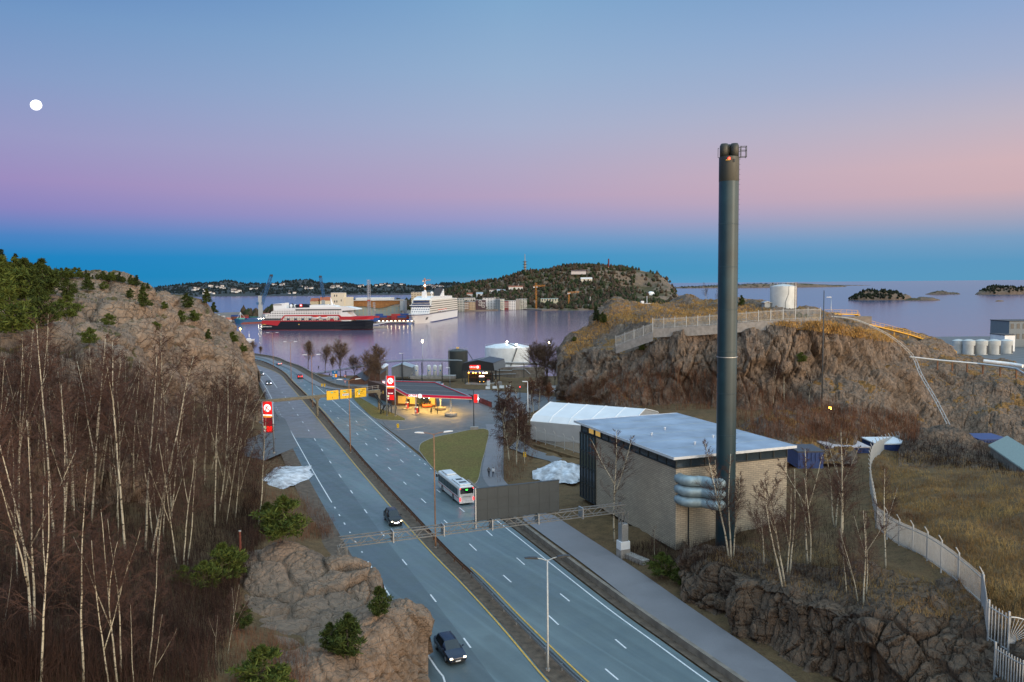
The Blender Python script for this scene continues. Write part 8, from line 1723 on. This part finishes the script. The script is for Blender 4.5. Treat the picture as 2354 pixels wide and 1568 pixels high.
lefts = [(40, 1337, 45, 1000, 'bare birch with stained stem nearest the left photo edge in the middle of the wood'), (70, 1482, 58, 930, 'slender white birch second from the left photo edge'), (83, 1468, 122, 960, 'thin leaning birch between two brighter stems at far left'), (93, 1580, 114, 1080, 'bright white birch at lower left with its foot at the bottom of the photo'),
    (126, 1248, 133, 745, 'tallest birch of the left wood, its top reaching the pines'), (146, 1286, 176, 880, 'forked pale birch just right of the tallest one'), (165, 1170, 183, 850, 'thick stemmed birch behind the forked one in the left wood'), (211, 1210, 266, 775, 'strongly leaning birch in the middle of the left wood'), (291, 1280, 290, 785, 'twin stemmed upright birch in the middle of the left wood'), (333, 1275, 364, 815, 'thick bright birch with black marks leaning right'), (346, 1288, 446, 810, 'long birch leaning far right towards the boulder'), (362, 1294, 402, 1000, 'short yellowish birch beside the long leaning one'),
    (407, 1305, 404, 1010, 'straight white birch above the green juniper bushes'), (421, 1310, 438, 1020, 'left stem of the paired birches above the outcrop'), (429, 1306, 457, 1020, 'right stem of the paired birches above the outcrop'), (493, 1216, 516, 900, 'slim birch left of the curving one near the boulder'), (503, 1176, 546, 865, 'birch with forked curving top in front of the grey boulder'), (520, 1204, 553, 1000, 'small leaning birch below the grey boulder'), (541, 1196, 576, 990, 'double stemmed birch near the left red pylon sign'), (591, 1227, 616, 950, 'last birch by the road in front of the left red pylon sign'),
    (192, 1575, 200, 1070, 'thick white birch with side shoots at the bottom of the photo'), (252, 1580, 233, 1220, 'thin dark stemmed birch at the bottom, right of the thick white one'), (271, 1580, 274, 1160, 'slim white birch at the bottom with forked top'), (277, 1560, 298, 1180, 'slim birch leaning against the forked one at the bottom'), (309, 1580, 314, 1380, 'short crooked birch at the bottom edge'), (341, 1545, 372, 1230, 'birch with sharp bend below the juniper bushes'), (349, 1580, 384, 1400, 'small birch with bent top at the bottom edge'), (523, 1503, 551, 1330, 'small curved birch in front of the rock outcrop'), (497, 1527, 493, 1410, 'short crooked birch in the brown scrub below the outcrop'), (-12, 1360, 28, 930, 'birch leaning in from the left photo edge'), (8, 1440, 38, 1290, 'small birch leaning in at the lower left edge')]
for i, (a, b, c, d, l_) in enumerate(lefts): px_tree(VB[i % 5], 16, a, b, c, d, l_, GL_)
for i in range(50):
    u = random.uniform(-40, 560); v = random.uniform(1040, 1260) if u < 430 else random.uniform(1040, 1160); hh = random.uniform(190, 330)*(1 if u < 420 else .7)
    px_tree(VB[random.randrange(5)], 16, u, v, u+random.uniform(-15, 60), v-hh, 'thin bare birch in the dense dark middle of the left wood', 'thin birches deep in the left wood')
for i in range(26):
    u = random.uniform(250, 580); v = random.uniform(930, 1060); px_tree(VB[random.randrange(5)], 16, u, v, u+random.uniform(-10, 30), v-random.uniform(90, 170), 'small bare birch at the foot of the left hill rocks', 'small birches below the hill rocks')
# right hand birches
VR = [make_birch(200+i, 10, f, 38, 14, .02, .12, .34, None, None, .085, .25) for i, f in enumerate((1, 0, 2))]
for o in VR: o.location = (0, -500, 0)
GR_ = 'birches on the plateau beside the chimney'
for i, (a, b, c, d, l_) in enumerate(((1676, 1284, 1655, 1010, 'left stem of the birch clump at the foot of the chimney'), (1680, 1285, 1680, 1040, 'middle stem of the birch clump at the foot of the chimney'), (1685, 1283, 1702, 1080, 'right stem of the birch clump at the foot of the chimney'), (1755, 1299, 1735, 1100, 'thin birch alone between chimney and the group of four'), (1797, 1348, 1744, 1085, 'birch leaning left, foremost by the dark rock edge'), (1802, 1338, 1768, 1075, 'birch beside the left leaning one at the rock edge'), (1808, 1320, 1800, 1110, 'thin birch behind the pair at the rock edge'), (1815, 1318, 1817, 1075, 'straight birch right of the pair at the rock edge'), (1857, 1296, 1828, 1030, 'bright white birch with spreading top against the plant corner'), (1862, 1297, 1863, 1090, 'wavy birch beside the bright white one'), (1916, 1212, 1893, 1015, 'left of the birches standing before the blue sheds'), (1921, 1214, 1926, 1000, 'slim birch in the middle of the clump before the blue sheds'), (1932, 1266, 1962, 1030, 'tall birch leaning right before the blue sheds'), (1937, 1270, 1940, 990, 'tallest birch before the blue sheds'), (1945, 1361, 1922, 1210, 'short birch leaning left above the dark rock face'), (1972, 1385, 1950, 1215, 'yellowish thin birch at the very edge of the rock face'), (1985, 1391, 1982, 1170, 'thin birch with twin top at the edge of the rock face'), (1990, 1364, 1997, 1175, 'thin birch just behind the twin topped one'), (2036, 1306, 2043, 1080, 'lone white birch in front of the wire fence'))): px_tree(VR[i % 3], 10, a, b, c, d, l_, GR_)
px_tree(VR[2], 10, 1413, 1245, 1396, 985, 'tall thin birch in front of the plant wall at the end of the truss', None); px_tree(VR[1], 10, 1504, 1290, 1504, 1205, 'small bare birch below the near corner of the plant', None)
for i, (a, b, c, d, l_) in enumerate(((1777, 921, 1772, 815, 'left birch with crossing stems on the grassy knoll below the cliff'), (1803, 923, 1803, 795, 'right white birch with forked top on the grassy knoll below the cliff'), (1859, 925, 1864, 850, 'small birch right of the pair on the knoll'), (1626, 700, 1618, 650, 'wide bare birch on the cliff top left of the chimney'), (1648, 699, 1647, 664, 'small slim birch on the cliff top next to the wide one'))): px_tree(VR[i % 3], 10, a, b, c, d, l_, 'birches on and below the cliff')
# weeping birches by the footpath and bare trees along the water
VW = [make_birch(300+i, 13, 2, 60, 20, .04, .55, .30, None, M_twig, .10, .2) for i in range(2)]
for o in VW: o.location = (0, -500, 0)
GW = 'weeping birches beside the footpath'
for i, (a, b, c, d, l_) in enumerate(((1187, 1070, 1180, 895, 'front weeping birch with white stem beside the footpath'), (1170, 1060, 1163, 872, 'tallest weeping birch beside the footpath'), (1206, 1066, 1210, 930, 'darker weeping birch close to the white hall'), (1160, 1012, 1152, 905, 'rear weeping birch beside the footpath'), (1196, 1020, 1193, 925, 'small weeping birch between the tall ones'), (1226, 950, 1222, 868, 'bare birch with dark crown at the yard entrance'), (1238, 942, 1237, 862, 'bare birch with white stem left of the cliff foot'))): px_tree(VW[i % 2], 13, a, b, c, d, l_, GW)
VD = [make_birch(400+i, 11, 4, 46, 16, .05, .1, .62, M_bark, M_twigp, .16, .2, 'bare_tree') for i in range(3)]
for o in VD: o.location = (0, -500, 0)
GD = 'bare trees along the water'
for i, (a, b, c, d, y, l_) in enumerate(((708, 840, 709, 780, 338, 'round crowned bare tree furthest left along the water'), (747, 852, 746, 793, 322, 'bare tree second from left along the water'), (783, 864, 783, 783, 306, 'wide pale bare tree along the water, third from left'), (765, 850, 765, 815, 318, 'low bare tree between two larger ones along the water'), (815, 874, 815, 818, 296, 'small bare tree right of the pale one along the water'), (850, 888, 849, 808, 285, 'bare tree left of the pair behind the brick shop'), (874, 880, 873, 795, 288, 'tall broad bare tree behind the brick shop'), (862, 884, 862, 830, 286, 'low bare tree between the pair behind the shop'), (583, 818, 583, 783, 395, 'bare bush like tree at the end of the bend'), (598, 818, 600, 795, 395, 'low bare tree beside the rail at the end of the bend'), (1234, 886, 1233, 790, 300, 'slim bare tree left of the lamp by the cliff'), (1256, 890, 1258, 783, 298, 'tall slim bare tree touching the cliff'), (1275, 890, 1272, 826, 295, 'short bare tree at the cliff foot'), (1247, 930, 1246, 858, 255, 'bare tree in front of the parked cars'))):
    p = D(a, b, y); p.z = min(p.z, .2); px_tree(VD[i % 3], 11, a, b, c, d, l_, GD, p)
VD2 = make_birch(450, 11, 3, 60, 20, .055, .05, .42, M_bark, M_scrubp, .16, .15, 'bare_tree'); VD2.location = (0, -500, 0)
for a, b, d, l_ in ((1222, 925, 868, 'dense brown bare tree at the bend of the yard'), (1262, 935, 880, 'dense brown bare tree below the cliff nose')): px_tree(VD2, 11, a, b, a, d, l_, None)
# pines
def make_pine(seed, h=6.0, w=3.0, layers=7, per=60, q=.34, m=None, dome=False, kind='pine_tree'):
    rng = random.Random(seed); root = empty(kind, (0, 0, 0)); tr = MB(); tr.tube([(0, 0, -.8), (.05, 0, h*.5), (0, .05, h*.96)], [h*.022, h*.014, .02], 6); V, Fc = [], []
    def clump(c, r, n):
        for _ in range(n):
            p = c+Vector((rng.gauss(0, r*.5), rng.gauss(0, r*.5), rng.gauss(0, r*.33))); d = Vector((rng.uniform(-1, 1), rng.uniform(-1, 1), rng.uniform(-.3, 1.2))).normalized(); x = d.orthogonal().normalized(); x = (x*math.cos(rng.random()*6)+d.cross(x)*math.sin(rng.random()*6)).normalized()*q*.13; L = d*q*rng.uniform(.6, 1.4); k = len(V); V.extend([p-x, p+x, p+L*.7+x*.7, p+L, p+L*.7-x*.7]); Fc.append((k, k+1, k+2, k+3, k+4))
    for i in range(layers):
        t = (i+.5)/layers; z = h*(.12+.86*t); rad = w*.5*((math.sin(math.pi*min(1, (t*.85+.18)))) if dome else (1.05-t)**.8+.08)
        nb = max(3, int(7-4*t))
        for b in range(nb):
            a = rng.uniform(0, 6.28); rr_ = rad*rng.uniform(.65, 1.1); e = Vector((math.cos(a)*rr_, math.sin(a)*rr_, z+rr_*rng.uniform(-.05, .3)))
            tr.tube([(0, 0, z), e], [.05, .015], 4)
            for s in (.45, .75, 1.0): clump(Vector((0, 0, z)).lerp(e, s), rad*.26*(1.3-s*.4), int(per*.9/nb)+6)
    tr.build('trunk', M_bark, root); mesh_obj('crown', V, Fc, m or M_pine, root); return root
VP = [make_pine(1, 6, 4.2, 8, 130, .55, M_pine, True), make_pine(2, 6, 3.6, 8, 120, .5, M_pine), make_pine(3, 5, 5.2, 6, 130, .55, M_pineb, True), make_pine(4, 8, 4, 10, 110, .55, M_pined)]
for o in VP: o.location = (0, -500, 0)
VH = (6, 6, 5, 8)
random.seed(77); GP = 'pines on the left hill'
for u, v, hp_x, k, l_ in ((2, 628, 52, 3, 'tall dark spruce on the ridge at the left photo edge'), (36, 632, 46, 3, 'dark spruce second from the left edge on the ridge'), (100, 690, 90, 0, 'big green pine at the right of the left edge thicket'), (60, 700, 100, 0, 'big green pine in the middle of the left edge thicket'), (15, 700, 105, 2, 'big green pine at the left photo edge below the ridge'), (90, 760, 95, 0, 'low broad pine at the bottom of the left edge thicket'), (30, 780, 110, 2, 'broad bright pine at the left edge above the birches'), (203, 672, 42, 1, 'cone shaped pine standing alone high on the pale rock'), (158, 690, 48, 0, 'dark pine left of the cone shaped one on the hill'), (112, 668, 40, 0, 'rounded pine below the ridge at the left'), (158, 738, 55, 2, 'broad green bush pine on the ledge left of centre of the hill'), (120, 745, 40, 2, 'bush pine in the gap above the birches'), (332, 710, 48, 1, 'cone shaped pine in the middle of the hill face'), (378, 712, 18, 2, 'flat juniper on the pale slab'), (300, 688, 24, 0, 'small pine under the ridge bushes'), (432, 712, 36, 0, 'pine on the right shoulder of the hill'), (414, 745, 30, 2, 'wide juniper above the grey boulder'), (446, 742, 28, 2, 'juniper right of the wide one above the boulder'), (475, 700, 34, 1, 'dark pine on the skyline at the right shoulder'), (492, 722, 26, 1, 'smaller pine on the right skyline'), (358, 762, 22, 2, 'low green bush on the lower slab'), (478, 782, 24, 1, 'small dark pine on the boulder ledge'), (535, 790, 26, 2, 'green bush on the steep right flank'), (558, 812, 22, 2, 'green bush near the right end of the hill'), (240, 668, 20, 2, 'little bush on the pale rock below the ridge'), (205, 795, 40, 2, 'green bush at the foot of the pale rock'), (250, 752, 30, 2, 'bush in the cleft of the hill'), (68, 655, 40, 0, 'pine below the ridge spruces')):
    p = hit(u, v) or D(u, v, 160); put(VP[k], p, hp_x/F*p.y*1.05, VH[k], l_, GP, (random.uniform(-.06, .06), 0))
for i in range(34):
    u = -10+i*10.6+random.uniform(-4, 4); y0 = np.interp(u, [a for a, _, _ in S_], [b for _, b, _ in S_]); p = hit(u, y0+9)
    if p is None: continue
    k = random.choice((0, 0, 1, 2, 3)); put(VP[k], p, random.uniform(13, 34)*(1.25 if u < 110 else .8)/F*p.y, VH[k], 'small dark pine in the row along the ridge of the left hill', 'row of small pines on the hill ridge')
GO = 'pines and junipers on the near outcrops'
for u, v, hx, k, l_ in ((512, 1345, 95, 2, 'green juniper left of the pale rock slab'), (470, 1360, 70, 2, 'low juniper among birches left of the pale slab'), (545, 1330, 60, 2, 'juniper touching the rusty post'), (652, 1248, 105, 2, 'large green bush beside the road above the outcrop'), (618, 1236, 80, 0, 'dark green bush left of the large roadside one'), (872, 1420, 72, 0, 'small pine in the gap between the two outcrops'), (800, 1520, 110, 0, 'broad dark pine on the lower outcrop'), (760, 1500, 70, 0, 'lower pine left of the broad dark one'), (605, 1600, 115, 2, 'bright green young pine at the bottom edge'), (650, 1590, 60, 2, 'small bright pine at the bottom edge'), (420, 1345, 45, 2, 'juniper patch at the foot of the straight birch'), (560, 1450, 60, 0, 'dark bush below the pale slab')):
    p = hit(u, v) or G(u, v, 6); put(VP[k], p, hx/F*p.y*1.05, VH[k], l_, GO)
GC = 'pines on the right cliff'
for u, v, hx, k, l_ in ((1370, 742, 36, 3, 'windblown pine at the left end of the cliff top'), (1385, 745, 26, 0, 'bush pine behind the windblown one'), (1319, 786, 12, 2, 'small bush on the cliff nose above the tanks'), (1478, 808, 22, 2, 'green bush below the step in the cliff fence'), (1704, 704, 24, 1, 'pine on the cliff top right of the chimney'), (1690, 706, 14, 1, 'little pine next to the chimney on the cliff top'), (1836, 732, 14, 2, 'green bush at the foot of the cliff top tank'), (1852, 734, 12, 2, 'second green bush at the foot of the cliff top tank'), (1842, 835, 24, 2, 'dark bush on the ledge by the thin mast'), (1520, 1330, 60, 2, 'low dark green juniper beside the footpath below the plant'), (1560, 1345, 40, 2, 'second low juniper beside the footpath')):
    p = hit(u, v) or D(u, v, 220); put(VP[k], p, hx/F*p.y*1.05, VH[k], l_, GC)
for o in VB+VR+VW+VD+[VD2]+VP:
    if not o.get('label'): bpy.data.objects.remove(o)
# brush, scrub and grass: nobody could count it
def brush(name, region, n, hmin, hmax, w, m, label, seed, stems=5, spread=.45, tilt=.5, only=None):
    rng = np.random.default_rng(seed); V = []; k = 0; (u0, u1, vf0, vf1) = region
    while k < n:
        u = rng.uniform(u0, u1); v = rng.uniform(np.interp(u, *vf0), np.interp(u, *vf1)); k += 1; p = hit(u, v)
        if p is None or (only and not only(p)): continue
        h = rng.uniform(hmin, hmax)
        for _ in range(stems):
            a = rng.uniform(0, 6.28); d = np.array([math.cos(a)*tilt*rng.random(), math.sin(a)*tilt*rng.random(), 1.0]); b = np.array(p)+np.array([rng.normal(0, spread), rng.normal(0, spread), -.1]); x = np.array([math.cos(a+1.6), math.sin(a+1.6), 0])*w*.5; hh = h*rng.uniform(.6, 1.1)
            V += [b-x, b+x, b+d*hh]
            for _ in range(2):
                s = rng.uniform(.3, .8); c = b+d*hh*s; e = c+np.array([rng.normal(0, .35), rng.normal(0, .35), rng.uniform(.15, .5)])*hh*.6; V += [c-x*.7, c+x*.7, e]
    V = np.array(V); o = np_mesh(name, V, np.arange(len(V)).reshape(-1, 3), m, smooth=False, k=3); return tag(o, label, None, None, 'stuff')
LW = ([-60, 100, 250, 400, 480, 560, 600], [800, 800, 830, 880, 920, 960, 1010]); LB = ([-60, 100, 300, 480, 525, 560, 600], [1590, 1590, 1590, 1590, 1440, 1320, 1240])
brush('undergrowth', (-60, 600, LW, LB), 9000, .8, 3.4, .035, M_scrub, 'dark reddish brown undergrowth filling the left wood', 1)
brush('undergrowth', (560, 760, ([560, 620, 760], [1010, 1080, 1200]), ([560, 640, 700, 760], [1240, 1250, 1240, 1240])), 900, .4, 1.6, .03, M_scrubp, 'brown scrub on the roadside slope', 2)
brush('scrub', (1300, 2110, ([1300, 1440, 1560, 1660, 1900, 2100], [905, 850, 850, 870, 940, 960]), ([1300, 1440, 1650, 1700, 1900, 2100], [930, 940, 945, 1010, 1020, 1015])), 2600, 1.0, 3.8, .06, M_scrubp, 'reddish brown scrub along the foot of the cliff', 3)
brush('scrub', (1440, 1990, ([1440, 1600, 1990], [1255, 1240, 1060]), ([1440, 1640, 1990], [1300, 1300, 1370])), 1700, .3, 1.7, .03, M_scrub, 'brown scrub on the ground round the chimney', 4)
M_straw = mat('straw', (.38, .245, .09), .95, var=.3, vs=.16, spec=.05, c2=(.115, .05, .03))
brush('dry_grass', (2010, 2400, ([2010, 2100, 2400], [1050, 1040, 1080]), ([2010, 2060, 2150, 2270, 2400], [1190, 1240, 1290, 1390, 1500])), 5200, .25, .75, .05, M_straw, 'dry yellow grass on the slope beyond the wire fence', 5, 6, .5, .8)
brush('dry_grass', (1640, 2260, ([1640, 1850, 2260], [1270, 1230, 1380]), ([1640, 1800, 2000, 2260], [1290, 1345, 1395, 1425])), 1500, .2, .6, .035, M_straw, 'tufts of dry grass among the birches on the plateau', 6, 5, .5, .8)
brush('dry_grass', (1300, 2060, ([1300, 1420, 1700, 2060], [800, 694, 700, 770]), ([1300, 1420, 1700, 2060], [830, 745, 735, 790])), 3600, .3, .9, .13, mat('pale_straw', (.46, .27, .09), .95, var=.35, vs=.2, spec=.05), 'dry grass on top of the cliff', 7, 6, .7, .8, lambda p: p.y < 320)
brush('scrub', (520, 700, ([520, 600, 700], [1440, 1440, 1500]), ([520, 700], [1590, 1590])), 500, .3, 1.3, .03, M_scrubp, 'brown scrub between the near outcrops', 10)
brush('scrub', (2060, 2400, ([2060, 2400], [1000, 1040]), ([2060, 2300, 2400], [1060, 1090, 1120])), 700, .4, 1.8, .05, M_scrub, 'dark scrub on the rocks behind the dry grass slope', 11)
brush('scrub', (1140, 1240, ([1140, 1240], [975, 975]), ([1140, 1180, 1240], [1110, 1110, 1040])), 500, .3, 1.6, .04, M_scrubp, 'brown scrub under the weeping birches beside the footpath', 9)
brush('dry_grass', (1010, 1230, ([1010, 1100, 1230], [1130, 1110, 1020]), ([1010, 1230], [1140, 1100])), 300, .15, .4, .03, M_straw, 'thin dry grass beside the footpath', 8, 5, .4, .8)
